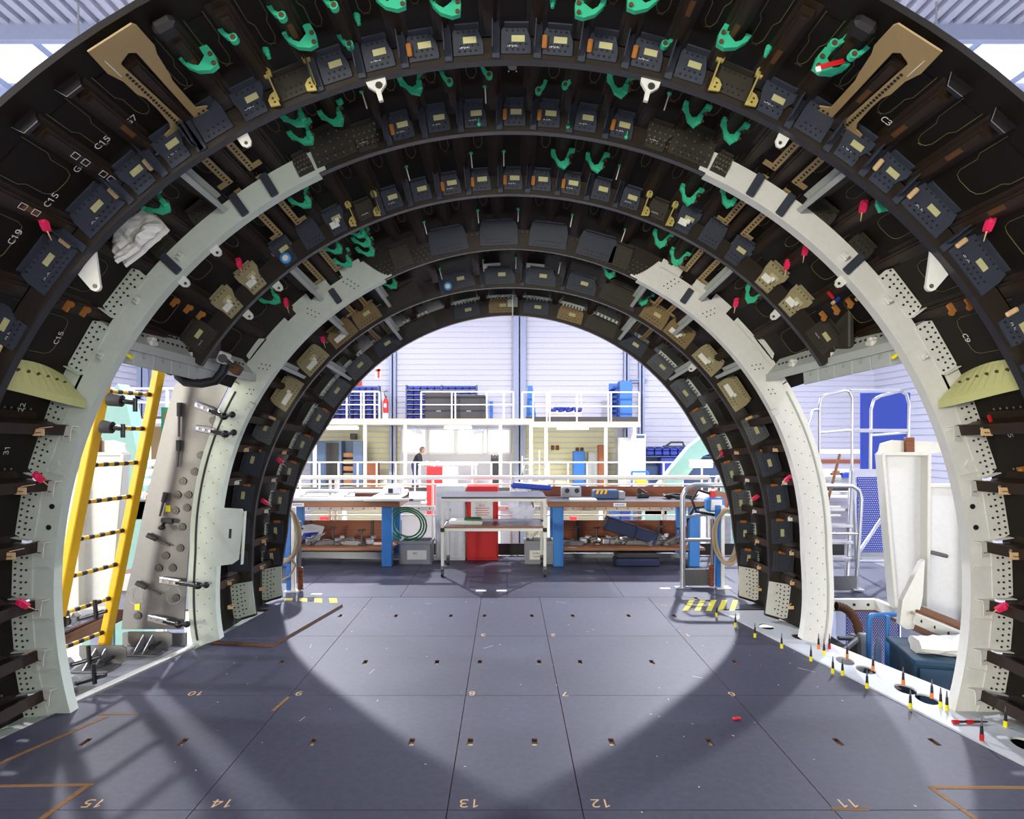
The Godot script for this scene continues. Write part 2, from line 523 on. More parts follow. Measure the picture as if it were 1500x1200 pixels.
func fuselage_shell() -> void:
	var o := thing("fuselage_shell", "dark brown carbon fibre fuselage barrel skin with lengthwise stringers, arching over the working floor", "fuselage")
	# the skin: inner and outer face, cut open at the two door bays
	var mb := MB.new()
	var ds := [2.58, 2.8, 3.02, 3.235, 3.45, 3.66, 3.92, 4.08, 4.29, 4.505, 4.72, 4.92, 5.23, 5.34, 5.5, 5.775, 6.0, 6.2, 6.41, 6.56]
	var ts := []
	for k in 73:
		ts.append(-108.0 + 3.0 * k)
	var there := func(i: int, j: int) -> bool:
		if i < 0 or j < 0 or i >= ds.size() - 1 or j >= 72:
			return false
		return not (ds[i] >= 3.92 and ds[i + 1] <= 5.24 and absf(ts[j] + 1.5) > 60.0)
	for i in ds.size() - 1:
		for j in 72:
			if not there.call(i, j):
				continue
			var q := []
			for e in [[0, 0], [0, 1], [1, 1], [1, 0]]:
				for th in [0.0, -0.03]:
					q.append(polar(ts[j + e[1]], rsk(minf(ds[i + e[0]], 6.41), ts[j + e[1]]) - th, ds[i + e[0]]))
			var nn := []
			for e in [ts[j], ts[j + 1]]:
				nn.append(polar(e, -1.0, 0) - polar(e, 0.0, 0))
			mb.stri(q[0], q[2], q[4], nn[0], nn[1], nn[1])
			mb.stri(q[0], q[4], q[6], nn[0], nn[1], nn[0])
			mb.stri(q[1], q[3], q[5], -nn[0], -nn[1], -nn[1])
			mb.stri(q[1], q[5], q[7], -nn[0], -nn[1], -nn[0])
			if not there.call(i - 1, j):
				mb.dquad(q[0], q[1], q[3], q[2], V(0, 0, 1))
			if not there.call(i + 1, j):
				mb.dquad(q[6], q[7], q[5], q[4], V(0, 0, -1))
			if not there.call(i, j - 1):
				mb.dquad(q[0], q[1], q[7], q[6], q[0] - q[2])
			if not there.call(i, j + 1):
				mb.dquad(q[2], q[3], q[5], q[4], q[2] - q[0])
	part("skin", mb, M.carbon, o)
	# stringers: hat sections along the skin
	for sd in [-1, 1]:
		for k in UP_STR.size():
			var t: float = UP_STR[k] * sd
			var far: bool = (k % 2 == 0) == (sd > 0)
			var s := MB.new()
			var d1 := 6.5 if far else 5.08
			skin_bar(s, t, 2.72, d1, 0.105, -0.004, 0.005)
			skin_bar(s, t, 2.76, d1, 0.062, 0.0, 0.034)
			skin_bar(s, t, 2.78, d1, 0.036, 0.03, 0.046)
			var so := part("stringer", s, M.stringer, o)
			if k > 2 and sd * (k % 2) >= 0:
				var lb := MB.new()
				skin_bar(lb, t, 2.9 + 0.05 * (k % 3), 3.0 + 0.05 * (k % 3), 0.024, 0.044, 0.0475)
				part("marking_tape", lb, M.tape, so)
		for k in LOW_STR.size():
			var t: float = LOW_STR[k] * sd
			for seg in ([[2.66, 3.86], [5.25, 6.5]] if k > 0 and k < 6 else ([[5.25, 6.5]] if k == 0 else [[2.66, 3.86]])):
				var s := MB.new()
				skin_bar(s, t, seg[0], seg[1], 0.11, -0.004, 0.006)
				var dep := 0.165 if seg[0] < 4.0 else 0.11
				skin_bar(s, t, seg[0], seg[1], 0.03, 0.0, dep)
				skin_bar(s, t, seg[0], seg[1], 0.062, dep - 0.012, dep + 0.006)
				part("stringer", s, M.stringer, o)
				if seg[0] < 4.0:
					var rv := MB.new()
					for j in 22:
						rv.xf = on_skin(lerpf(2.8, 3.75, j / 21.0), t - 1.35 * sd, 0.001) * Transform3D(Basis(Vector3.RIGHT, PI / 2), Vector3.ZERO)
						rv.rivets([V(0, 0, 0)], 0.007, 0.004)
					stuff(part("fastener_row", rv, M.rivet_pale, o))
	# pad-ups between the stringers and the sealant beads round them
	var bays := [[2.74, 3.14, 0], [3.3, 3.76, 0], [3.93, 4.4, 0], [4.58, 5.02, 0], [5.24, 5.66, 0], [5.86, 6.3, 0]]
	for b in bays.size():
		for sd in [-1, 1]:
			for k in UP_STR.size():
				var ta: float = UP_STR[k] + 1.35
				var tb: float = (UP_STR[k + 1] if k < UP_STR.size() - 1 else 64.3) - 1.35
				if k == 11 and b in [2, 3]:
					continue
				var d0: float = bays[b][0]
				var d1: float = bays[b][1] - 0.05
				var pts := []
				var pd := MB.new()
				skin_bar(pd, (ta + tb) / 2 * sd, d0 + 0.02, d1, (tb - ta) * 0.0485, -0.003, 0.004)
				part("skin_pad", pd, M.carbon, o)
				for e in [[d0, ta], [d0 + (d1 - d0) * 0.45, ta], [d0 + (d1 - d0) * 0.55, ta + 0.35], [d1 - 0.05, ta + 0.35], [d1 - 0.015, ta + 0.6], [d1, ta + 1.2], [d1, tb - 1.2], [d1 - 0.015, tb - 0.6], [d1 - 0.05, tb - 0.35], [d0 + (d1 - d0) * 0.55, tb - 0.35], [d0 + (d1 - d0) * 0.45, tb], [d0, tb]]:
					pts.append(skin(e[0], e[1] * sd, 0.004))
				var bd := MB.new()
				bd.tube(pts, 0.0022, 4)
				part("sealant_bead", bd, M.bead, o)
	# dark notches where the outer stringers run out near the front edge, and their caps
	for sd in [-1, 1]:
		for t in [29.1, 38.0, 42.5]:
			var cp := MB.new()
			cp.xf = on_skin(2.70, t * sd, 0.0)
			if t < 30:
				cp.box(V(0, -0.03, 0.0), V(0.1, 0.06, 0.09), 0.02)
				part("foam_plug", cp, M.black, o)
			else:
				cp.prism(PackedVector2Array([Vector2(-0.06, 0.0), Vector2(-0.036, -0.055), Vector2(0.036, -0.055), Vector2(0.06, 0.0)]), 0.0, 0.02)
				part("stringer_end_cap", cp, M.black_gloss, o)
				var ed := MB.new()
				ed.xf = cp.xf
				ed.tube([V(-0.06, -0.002, 0.022), V(-0.038, -0.056, 0.022), V(0.038, -0.056, 0.022)], 0.002, 5)
				part("end_cap_edge", ed, M.steel, o)
	# handwritten marks on the skin
	for w in [["C15", -40.3, 3.06], ["C15", -47.4, 3.1], ["C19", -52.0, 3.08], ["G7", -37.0, 3.06], ["G8", -43.4, 3.08], ["E3", -56, 3.08], ["C3", 36.5, 3.1], ["C9", 60.5, 3.7], ["C5", 72.0, 3.7], ["C15", -60.5, 3.7], ["C1", 81.0, 3.68], ["C10", -81.0, 3.68], ["35", 95.0, 3.68], ["22", -69.0, 3.68], ["31", -74.0, 3.68], ["C30", -95.0, 3.68]]:
		var xf: Transform3D = on_skin(w[2], w[1], 0.0065)
		text(w[0], 0.05, M.chalk, o, xf * Transform3D(Basis(Vector3.RIGHT, PI / 2), Vector3.ZERO) * Transform3D(Basis(Vector3.BACK, PI if absf(w[1]) < 30 else 0.0), Vector3.ZERO), "chalk_writing")
	# chalked boxes on the stringers at the upper left
	for e in [[-42.5, 2.96], [-42.5, 3.03], [-42.5, 3.16], [-42.5, 3.22], [-48.9, 2.95], [-48.9, 3.03]]:
		var bx := MB.new()
		var x: Transform3D = on_skin(e[1], e[0], 0.048)
		var c := [x * V(-0.014, 0, -0.02), x * V(0.014, 0, -0.02), x * V(0.014, 0, 0.02), x * V(-0.014, 0, 0.02)]
		bx.tube(c, 0.0018, 4, true)
		part("chalk_box", bx, M.chalk, o)
	# small round fan-like opening with four bright fixing points, on the crown line in the first two bays
	for d in [2.98, 3.62]:
		var ho := MB.new()
		ho.xf = on_skin(d, 0.0, 0.004)
		ho.lathe([Vector2(0.0, -0.006), Vector2(0.024, -0.006), Vector2(0.027, 0.0)], 18)
		var c := part("crown_grommet", ho, M.aluminium, o)
		for sx in [-1, 1]:
			for sz in [-1, 1]:
				var st := MB.new()
				st.xf = ho.xf
				st.cyl(V(sx * 0.022, 0, sz * 0.04), V(sx * 0.022, -0.005, sz * 0.04), 0.004, -1, 6)
				part("bright_stud", st, M.chalk, c)

# tan doubler plates and perforated strips round the stringer slot at +-33 degrees
func tan_plates() -> void:
	for sd in [-1, 1]:
		var o := thing("doubler_plate", "large tan forked plate on the %s shoulder, ahead of the nearest hoop" % SIDE_NAME[sd], "plate")
		var out := [[34.9, 2.57], [30.9, 2.57], [30.7, 2.59], [30.7, 2.72], [31.0, 2.76], [31.4, 2.90], [31.6, 2.94], [31.7, 3.17], [30.8, 3.20], [31.0, 3.23], [32.5, 3.22], [32.2, 2.70], [32.7, 2.68], [33.6, 2.70], [33.8, 2.71], [33.6, 3.20], [34.2, 3.24], [35.9, 3.24], [35.8, 3.21], [35.0, 3.20], [34.6, 3.16], [34.4, 3.03], [34.4, 2.94], [34.7, 2.89], [34.7, 2.79], [35.1, 2.71]]
		var poly := PackedVector2Array()
		for e in out:
			poly.append(Vector2(deg_to_rad(e[0] * sd) * 3.0, e[1]))
		var mb := MB.new()
		var idx := Geometry2D.triangulate_polygon(poly)
		var P := func(p: Vector2, h: float) -> Vector3: return skin(p.y, rad_to_deg(p.x / 3.0), h)
		for k in range(0, idx.size(), 3):
			var a := poly[idx[k]]
			var b := poly[idx[k + 1]]
			var c := poly[idx[k + 2]]
			mb.dtri(P.call(a, 0.055), P.call(b, 0.055), P.call(c, 0.055), polar(33.0 * sd, -1, 0) - polar(33.0 * sd, 0, 0))
			mb.dtri(P.call(a, 0.047), P.call(b, 0.047), P.call(c, 0.047), polar(33.0 * sd, 1, 0) - polar(33.0 * sd, 0, 0))
		var mid := P.call(Vector2(deg_to_rad(33.4 * sd) * 3.0, 3.0), 0.05) as Vector3
		for i in poly.size():
			var a := poly[i]
			var b := poly[(i + 1) % poly.size()]
			mb.dquad(P.call(a, 0.047), P.call(b, 0.047), P.call(b, 0.055), P.call(a, 0.055), (P.call(a, 0.05) as Vector3) - mid)
		part("plate", mb, M.tan, o)
		var hs := MB.new()
		for j in 20:
			hs.xf = on_skin(lerpf(2.77, 3.2, j / 19.0), 34.05 * sd, 0.055) * Transform3D(Basis(Vector3.RIGHT, PI / 2), Vector3.ZERO)
			hs.rivets([V(0, 0, 0)], 0.0075, 0.003, 8)
		for j in 3:
			hs.xf = on_skin(3.21, (30.9 + j * 0.5) * sd, 0.055) * Transform3D(Basis(Vector3.RIGHT, PI / 2), Vector3.ZERO)
			hs.rivets([V(0, 0, 0)], 0.007, 0.003, 8)
		stuff(part("fastener", hs, M.rivet, o))
		for j in 4:
			var ln := MB.new()
			var x: Transform3D = on_skin(2.68 + 0.012 * j, 34.5 * sd, 0.0555)
			for q in 6 + j % 2 * 3:
				ln.box(x * V(0.0, 0, 0.03 - q * 0.009) , V(0.003, 0.003, 0.006))
			part("printed_line", ln, M.chalk, o)
		# the perforated strips of the bays behind
		for b in 5:
			var d0: float = FD[b] + 0.03
			var d1: float = FD[b + 1] - 0.05
			for t in [31.7, 34.8]:
				var st := thing("perforated_strip", "tan holed strip, %s one on the %s, in the %s bay from the near end" % ["inner" if t < 33 else "outer", SIDE_NAME[sd], ["second", "third", "fourth", "fifth", "sixth"][b]], "strip")
				var s := MB.new()
				skin_bar(s, t * sd, d0, d1, 0.042, 0.047, 0.054)
				s.xf = on_skin(d1 - 0.02, t * sd, 0.05)
				s.box(V((0.03 if t > 33 else -0.03) * sd, 0, 0), V(0.075, 0.007, 0.045))
				part("strip", s, M.tan if b < 4 else M.clip_tan, st)
				var h := MB.new()
				for j in 17:
					h.xf = on_skin(lerpf(d0 + 0.02, d1 - 0.02, j / 16.0), t * sd, 0.054) * Transform3D(Basis(Vector3.RIGHT, PI / 2), Vector3.ZERO)
					h.rivets([V(0, 0, 0)], 0.008, 0.003, 6)
				stuff(part("hole", h, M.rivet, st))

# shared clip meshes: [plate, rivets, sticker, cleat]
var clip_cache := {}
func clip_mesh(w: float, h1: float, shape: int) -> Array:
	var key := "%f %f %d" % [w, h1, shape]
	if clip_cache.has(key):
		return clip_cache[key]
	var p := MB.new()
	var a := w * 0.5
	var h0 := 0.022
	var po: PackedVector2Array
	match shape:
		0: po = PackedVector2Array([Vector2(-a, h0), Vector2(a * 0.95, h0), Vector2(a, h0 + 0.012), Vector2(a * 0.98, h1 * 0.55), Vector2(a * 0.72, h1 - 0.012), Vector2(a * 0.64, h1), Vector2(-a * 0.86, h1), Vector2(-a, h1 - 0.02)])
		1: po = PackedVector2Array([Vector2(-a * 0.8, h0 - 0.01), Vector2(a * 0.62, h0 - 0.01), Vector2(a * 0.7, h1 * 0.5), Vector2(a, h1 * 0.75), Vector2(a, h1), Vector2(-a, h1), Vector2(-a, h1 * 0.72), Vector2(-a * 0.84, h1 * 0.45)])
		_: po = PackedVector2Array([Vector2(-a, h0), Vector2(a, h0), Vector2(a, h1 * 0.72), Vector2(a * 0.9, h1), Vector2(-a * 0.9, h1), Vector2(-a, h1 * 0.72)])
	p.prism(po, 0.001, 0.009)
	# the foot that turns along the skin
	p.box(V(0, h1 - 0.003, -0.03 if shape == 3 else 0.026), V(w * 0.8, 0.007, 0.05))
	var r := []
	var n := int(w / 0.036)
	for j in n:
		var x := lerpf(-a * 0.8, a * 0.66, (j + 0.5) / n)
		r.append(V(x, h0 + 0.02, 0.009))
		r.append(V(x + 0.012, h0 + 0.048, 0.009))
		r.append(V(x, h1 - 0.018, 0.009))
	var rv := MB.new()
	rv.rivets(r, 0.0052, 0.004)
	var st := MB.new()
	st.box(V(a * 0.12, h1 * 0.62, 0.0102), V(0.066, 0.032, 0.002))
	var cl := MB.new()
	cl.prism(PackedVector2Array([Vector2(-0.018, 0.0), Vector2(0.018, 0.0), Vector2(0.018, h1 * 0.9), Vector2(0.012, h1 + 0.03), Vector2(-0.012, h1 + 0.03), Vector2(-0.018, h1 * 0.9)]), 0.001, 0.011)
	cl.box(V(-0.017, h1 * 0.6, 0.035), V(0.005, h1 * 0.9, 0.06))
	var cm := MB.new()
	for j in 7:
		cm.box(V(-a * 0.55 + j * 0.0075, h1 * 0.38 + 0.0015 * (j % 3), 0.0098), V(0.003, 0.005 + 0.004 * (j % 2), 0.0012))
	clip_cache[key] = [p.done(), rv.done(), st.done(), cl.done(), cm.done()]
	return clip_cache[key]

# style: clip / clip_dark / clip_beige / ...; opt letters: s sticker, c cleat, o orange tab, p peach tab, r cleat on the right, w white comb, m chalk marks, x papers
func clip(o: Node3D, i: int, t: float, w: float, h1: float, style: String, opt: String, shape := 0, called := "shear_clip", off := 0.0) -> void:
	var g := clip_mesh(w, h1, shape)
	var xf := on_frame(i, t, off)
	var p := part(called, g[0], M[style], o, xf)
	stuff(part("rivet", g[1], M.rivet, p))
	if opt.contains("s"):
		part("sticker", g[2], M.sticker, p)
	var side := 1.0 if opt.contains("r") else -1.0
	if opt.contains("c"):
		part("cleat", g[3], M[style], p, Transform3D(Basis(), V(side * (w * 0.5 + 0.026), 0, 0)))
	if opt.contains("m") and (int(absf(t) * 7.0) + i) % 3 != 0:
		part("handwriting", g[4], M.chalk, p)
	if opt.contains("o") or opt.contains("p"):
		var tb := MB.new()
		tb.box(V(0, 0, 0), V(0.026, 0.066, 0.018), 0.006)
		tb.rivets([V(0, 0.016, 0.009), V(0, -0.018, 0.009)], 0.0045, 0.002)
		part("edge_tab", tb, M.orange_tab if opt.contains("o") else M.peach_tab, p, Transform3D(Basis(), V(side * (w * 0.5 - 0.006), h1 * 0.5, 0.02)))
	if opt.contains("w"):
		var cb := MB.new()
		cb.box(V(0, h1 + 0.044, 0.012), V(w * 0.9, 0.016, 0.012))
		for j in 7:
			cb.box(V(lerpf(-w * 0.38, w * 0.38, j / 6.0), h1 + 0.016, 0.012), V(w * 0.06, 0.044, 0.012))
		cb.bar(V(-w * 0.44, h1 + 0.044, 0.012), V(-w * 0.62, h1 + 0.06, -0.05), 0.008, 0.01)
		cb.bar(V(w * 0.44, h1 + 0.044, 0.012), V(w * 0.62, h1 + 0.06, -0.05), 0.008, 0.01)
		part("comb_strip", cb, M.primer, p)
	if opt.contains("x"):
		var pp := MB.new()
		pp.box(V(-w * 0.14, h1 * 0.42, 0.012), V(w * 0.4, 0.045, 0.004))
		pp.box(V(w * 0.06, h1 * 0.5, 0.022), V(0.028, 0.03, 0.026), 0.004)
		pp.rivets([V(-w * 0.26, h1 * 0.42, 0.014), V(-w * 0.1, h1 * 0.42, 0.014)], 0.006, 0.004)
		part("white_fitting", pp, M.paper, p)

# an outer tab of a painted frame: a plate from the ring to the skin between two stringers, with fastener rows
func web_tab(o: Node3D, i: int, ta: float, tb: float, h0: float, m: Material, rows := 2, fold := true) -> void:
	var tm := (ta + tb) * 0.5
	var xf := on_frame(i, tm)
	var inv := xf.affine_inverse()
	var po := PackedVector2Array()
	var hi := rsk(FD[i], tm) - rin(i, tm) - 0.006
	for e in [[ta, h0], [tb, h0], [tb, hi * 0.82], [lerpf(tb, ta, 0.06), hi], [lerpf(ta, tb, 0.06), hi], [ta, hi * 0.82]]:
		var q: Vector3 = inv * polar(e[0], rin(i, e[0]) + e[1], FD[i])
		po.append(Vector2(q.x, q.y))
	var p := MB.new()
	p.prism(po, 0.0005, 0.007)
	if fold:
		var s := 1.0 if tm > 0 else -1.0
		var q: Vector3 = inv * polar(maxf(ta, tb) if s > 0 else minf(ta, tb), rin(i, tm) + (h0 + hi) / 2, FD[i])
		p.box(V(q.x, q.y, 0.025), V(0.005, (hi - h0) * 0.9, 0.04))
	var n := part("web_tab", p, m, o, xf)
	var r := []
	var k := int(absf(po[1].x - po[0].x) / 0.034)
	for j in k:
		for e in rows:
			var t := lerpf(ta, tb, (j + 0.6 + 0.2 * (e % 2)) / (k + 0.4))
			var q: Vector3 = inv * polar(t, rin(i, t) + hi - 0.022 - 0.036 * e, FD[i])
			r.append(V(q.x, q.y, 0.007))
			if e == rows - 1 and j % 2 == 0:
				r.append(V(q.x, q.y - 0.03, 0.007))
	var rv := MB.new()
	rv.rivets(r, 0.0064, 0.005, 7)
	stuff(part("rivet", rv, M.rivet, n))

func frames() -> void:
	var names := ["nearest dark carbon hoop frame with blue-grey clips along its web", "hoop before the door openings, dark at the crown and painted white down both sides", "dark hoop frame above the doors, ending at the two door headers", "hoop behind the door openings, brown at the crown and painted white down both sides", "dark hoop with wide beige and blue-grey clips, last but one from the far end", "farthest dark hoop frame, at the open far end, with white combs beside its clips"]
	var F := []
	for i in 6:
		F.append(thing("fuselage_hoop", names[i], "fuselage frame"))
	var full := 107.0
	# 0: nearest
	var w := MB.new()
	ring(w, 0, -full, full, 0.0, 0.115, -0.006, 0.0)
	part("web", w, M.web, F[0])
	var f := MB.new()
	ring(f, 0, -full, full, -0.006, 0.0, -0.05, 0.0)
	ring(f, 0, -full, full, 0.109, 0.115, -0.03, 0.0)
	part("inner_flange", f, M.flange_dark, F[0])
	for t in [-18.0, -13.5, -9.0, -4.5, 0.3, 4.5, 9.0, 13.5, 18.0]:
		clip(F[0], 0, t, 0.15, 0.155 if absf(t) < 13 else 0.17, "clip", "scm" + ("o" if t in [-9.0, 4.5, 9.0, 13.5] else ""))
	for sd in [-1, 1]:
		clip(F[0], 0, 26.9 * sd, 0.17, 0.17, "clip", "sm", 1)
		clip(F[0], 0, 31.3 * sd, 0.16, 0.185, "clip", "c", 2)
		clip(F[0], 0, 35.9 * sd, 0.16, 0.18, "clip", "sm" + ("r" if sd < 0 else "") + "c", 1)
		clip(F[0], 0, 40.3 * sd, 0.16, 0.18, "clip", "scmp" + ("r" if sd < 0 else ""), 1)
		clip(F[0], 0, 45.6 * sd, 0.25, 0.18, "clip", "scmp" + ("r" if sd < 0 else ""), 2)
		clip(F[0], 0, 52.7 * sd, 0.28, 0.18, "clip", "scmp" + ("r" if sd < 0 else ""), 2)
		clip(F[0], 0, 60.3 * sd, 0.2, 0.18, "clip", "smp", 1)
		clip(F[0], 0, 66.5 * sd, 0.2, 0.18, "clip", "scm", 1)
		clip(F[0], 0, 73.5 * sd, 0.26, 0.18, "clip", "scm", 2)
		clip(F[0], 0, 81.0 * sd, 0.26, 0.18, "clip", "scm", 2)
		clip(F[0], 0, 22.3 * sd, 0.19, 0.15, "clip_dark", "m", 2, "gusset")
		for e in [-2.0, 2.0]:
			yellow_strap(F[0], 0, 22.3 * sd + e, 1.0, sd)
	# 1: white before the doors
	w = MB.new()
	ring(w, 1, -25.0, 25.0, 0.0, 0.12, -0.006, 0.0)
	part("web", w, M.web, F[1])
	f = MB.new()
	ring(f, 1, -25.0, 25.0, -0.006, 0.0, -0.045, 0.0)
	part("inner_flange", f, M.flange_dark, F[1])
	for sd in [-1, 1]:
		var hi := MB.new()
		ring(hi, 1, 24.0 if sd > 0 else -full, full if sd > 0 else -24.0, 0.0, 0.135, -0.007, 0.0005)
		ring(hi, 1, 63.0 if sd > 0 else -67.0, 67.0 if sd > 0 else -63.0, 0.12, 0.245, -0.007, 0.0005)
		part("white_web", hi, M.primer if sd < 0 else M.white_paint, F[1])
		var fl := MB.new()
		ring(fl, 1, 25.0 if sd > 0 else -full, full if sd > 0 else -25.0, -0.008, 0.0, -0.075, 0.0)
		part("white_flange", fl, M.primer if sd < 0 else M.white_paint, F[1])
		var pm: Material = M.primer if sd < 0 else M.white_paint
		for e in [[37.4, 42.0], [43.0, 48.3], [49.6, 55.8], [57.1, 63.6], [66.4, 76.7], [78.4, 84.2], [85.9, 91.2], [92.9, 97.3], [98.8, 102.2], [103.6, 107.0]]:
			if e[0] > 49:
				web_tab(F[1], 1, e[0] * sd, e[1] * sd, 0.12, pm, 2)
			else:
				clip(F[1], 1, (e[0] + e[1]) / 2 * sd, 0.15, 0.1, "clip_dark", "", 2, "gusset", 0.115)
		for e in [31.1, 35.5, 46.5]:
			var st := MB.new()
			st.box(V(0, 0.07, 0.012), V(0.05, 0.15, 0.02), 0.006)
			part("dark_cleat", st, M.clip, F[1], on_frame(1, e * sd))
		for e in [[18.0, 0.16, 0.17], [22.2, 0.26, 0.225], [26.3, 0.1, 0.14]]:
			clip(F[1], 1, e[0] * sd, e[1], e[2], "clip_dark", "m", 2 if e[0] > 20 else 1, "gusset")
			var rr := []
			for a in 5:
				for b in 4:
					rr.append(V(lerpf(-e[1] * 0.4, e[1] * 0.4, a / 4.0) + 0.008 * (b % 2), 0.05 + b * e[2] * 0.2, 0.009))
			var rv := MB.new()
			rv.rivets(rr, 0.006, 0.003)
			stuff(part("rivet_field", rv, M.rivet_pale, F[1], on_frame(1, e[0] * sd)))
		# small fittings on the white web
		for e in [[60.5, 0.075], [45.0, 0.06], [52.5, 0.08]]:
			var st := MB.new()
			st.box(V(0, 0, 0.012), V(0.05, 0.035, 0.02), 0.004)
			st.box(V(0.01, 0.0, 0.03), V(0.016, 0.02, 0.03), 0.003)
			part("white_fitting", st, pm, F[1], on_frame(1, e[0] * sd, e[1]))
		for e in [79.0, 81.6]:
			var st := MB.new()
			st.cyl(V(0, 0, 0.001), V(0, 0, 0.004), 0.016, -1, 14)
			part("web_hole", st, M.black, F[1], on_frame(1, (e + 1) * sd, 0.045))
		for e in [70.2, 87.5, 93.8, 76.0, 100.0]:
			var st := MB.new()
			st.box(V(0, 0.07, 0.006), V(0.006, 0.12, 0.012))
			part("stiffener", st, pm, F[1], on_frame(1, e * sd))
		var pl := MB.new()
		pl.prism(PackedVector2Array([Vector2(-0.03, 0.0), Vector2(0.0, -0.03), Vector2(0.035, -0.01), Vector2(0.03, 0.02), Vector2(-0.02, 0.03)]), 0.001, 0.008)
		part("triangular_patch", pl, pm, F[1], on_frame(1, 75.0 * sd, 0.08))
	for t in [-13.5, -9.0, -4.5, 0.3, 4.5, 9.0, 13.5]:
		clip(F[1], 1, t, 0.13, 0.17, "clip", "scm" + ("o" if t in [0.3, 4.5, 13.5, -13.5] else ""))
	# 2: the hoop above the doors
	w = MB.new()
	ring(w, 2, -57.2, 57.2, 0.0, 0.125, -0.006, 0.0)
	part("web", w, M.web, F[2])
	f = MB.new()
	ring(f, 2, -57.2, 57.2, -0.006, 0.0, -0.045, 0.0)
	part("inner_flange", f, M.flange_dark, F[2])
	for t in [-18.0, -13.5, -9.0, -4.5, 0.3, 4.5, 9.0, 13.5, 18.0]:
		clip(F[2], 2, t, 0.13, 0.165, "clip", "scm" + ("o" if t in [-9.0, -4.5, 0.3, 4.5, 9.0] else ""))
	for sd in [-1, 1]:
		clip(F[2], 2, 22.3 * sd, 0.13, 0.15, "clip_dark", "m", 2, "gusset")
		for e in [-2.0, 2.0]:
			yellow_strap(F[2], 2, 22.3 * sd + e, 0.9, sd)
		clip(F[2], 2, 26.9 * sd, 0.15, 0.19, "clip", "smx", 1)
		clip(F[2], 2, 31.2 * sd, 0.15, 0.2, "clip", "", 2)
		clip(F[2], 2, 35.8 * sd, 0.15, 0.2, "clip", "sm", 1)
		clip(F[2], 2, 42.0 * sd, 0.17, 0.2, "clip_beige", "sx", 1)
		clip(F[2], 2, 47.0 * sd, 0.17, 0.2, "clip_beige", "sx", 1)
		clip(F[2], 2, 53.6 * sd, 0.2, 0.2, "clip_dark", "sm", 2)
	# 3: behind the doors
	w = MB.new()
	ring(w, 3, -28.5, 28.5, 0.0, 0.15, -0.006, 0.0)
	ring(w, 3, -29.5, -17.0, 0.149, 0.235, -0.006, 0.0)
	ring(w, 3, 17.0, 29.5, 0.149, 0.235, -0.006, 0.0)
	part("web", w, M.web, F[3])
	f = MB.new()
	ring(f, 3, -28.5, 28.5, -0.006, 0.0, -0.03, 0.0)
	part("inner_flange", f, M.flange_dark, F[3])
	var rv := MB.new()
	var r := []
	for k in 120:
		var t := -27.0 + 54.0 * k / 119.0
		if absf(t) > 15.0:
			for e in 4:
				rv.xf = on_frame(3, t + 0.1 * e, 0.025 + 0.032 * e)
				if (k + e) % 2 == 0:
					rv.rivets([V(0, 0, 0)], 0.0035, 0.003)
		elif k % 2 == 0:
			rv.xf = on_frame(3, t, 0.13)
			rv.rivets([V(0, 0, 0)], 0.0035, 0.003)
	for t in [-8.5, 0.4, 9.0]:
		for e in 4:
			rv.xf = on_frame(3, t, 0.03 + 0.03 * e)
			rv.rivets([V(0, 0, 0)], 0.0035, 0.003)
	rv.xf = Transform3D.IDENTITY
	stuff(part("rivet", rv, M.rivet_pale, F[3]))
	for t in [-11.5, -2.2, 6.8, 15.8]:
		clip(F[3], 3, t, 0.3, 0.215, "clip", "", 2)
	for sd in [-1, 1]:
		clip(F[3], 3, 20.5 * sd, 0.16, 0.2, "clip_dark", "", 2)
		var pm: Material = M.primer if sd < 0 else M.white_paint
		var po := MB.new()
		var k0 := [27.6, full]
		ring(po, 3, k0[0] if sd > 0 else -full, full if sd > 0 else -k0[0], 0.0, 0.17, 0.001, 0.009)
		for e in [[27.6, 31.6], [34.4, 37.0], [38.6, 42.2], [44.2, 58.6], [58.4, 107.0]]:
			ring(po, 3, e[0] if sd > 0 else -e[1], e[1] if sd > 0 else -e[0], 0.168, 0.24 if e[0] < 40 else 0.212, 0.001, 0.009)
		part("white_web", po, pm, F[3])
		var tipm := MB.new()
		for e in 14:
			var t0 := 23.4 + 3.6 * pow(e / 13.0, 0.55)
			ring(tipm, 3, t0 if sd > 0 else -27.7, 27.7 if sd > 0 else -t0, 0.0145 * e, 0.0145 * (e + 1), 0.0012, 0.0092, 0.5)
		part("white_web_tip", tipm, pm, F[3])
		var fl := MB.new()
		ring(fl, 3, 25.0 if sd > 0 else -full, full if sd > 0 else -25.0, -0.008, 0.0, -0.07, 0.009)
		part("white_flange", fl, pm, F[3])
		# fastener groups on the white web
		var rw := MB.new()
		for e in [[30.0, 8], [39.0, 7], [52.5, 6], [58.0, 4]]:
			for q in e[1]:
				rw.xf = on_frame(3, (e[0] + 0.9 * (q % 2) + 0.35 * (q / 2)) * sd, 0.05 + 0.03 * (q / 2))
				rw.rivets([V(0, 0, 0.009)], 0.0055, 0.003)
		for q in 46:
			var t := 62.0 + q * 0.95
			rw.xf = on_frame(3, t * sd, 0.03 + 0.05 * (q % 3) + 0.01 * (q % 2))
			rw.rivets([V(0, 0, 0.009)], 0.0042, 0.002)
		rw.xf = Transform3D.IDENTITY
		stuff(part("fastener", rw, M.rivet, F[3]))
		# dark notches of the stringers in the web, and the dark cleat on it
		var dk := MB.new()
		dk.box(V(0, 0.08, 0.018), V(0.05, 0.13, 0.02), 0.006)
		part("dark_cleat", dk, M.clip, F[3], on_frame(3, 34.6 * sd))
		# the door-side seal and reveal
		var se := MB.new()
		var pts := []
		for q in 40:
			var t := lerpf(60.0, 106.0, q / 39.0)
			pts.append(polar(t * sd, rin(3, t) + 0.165, 5.128))
		se.tube(pts, 0.008, 6)
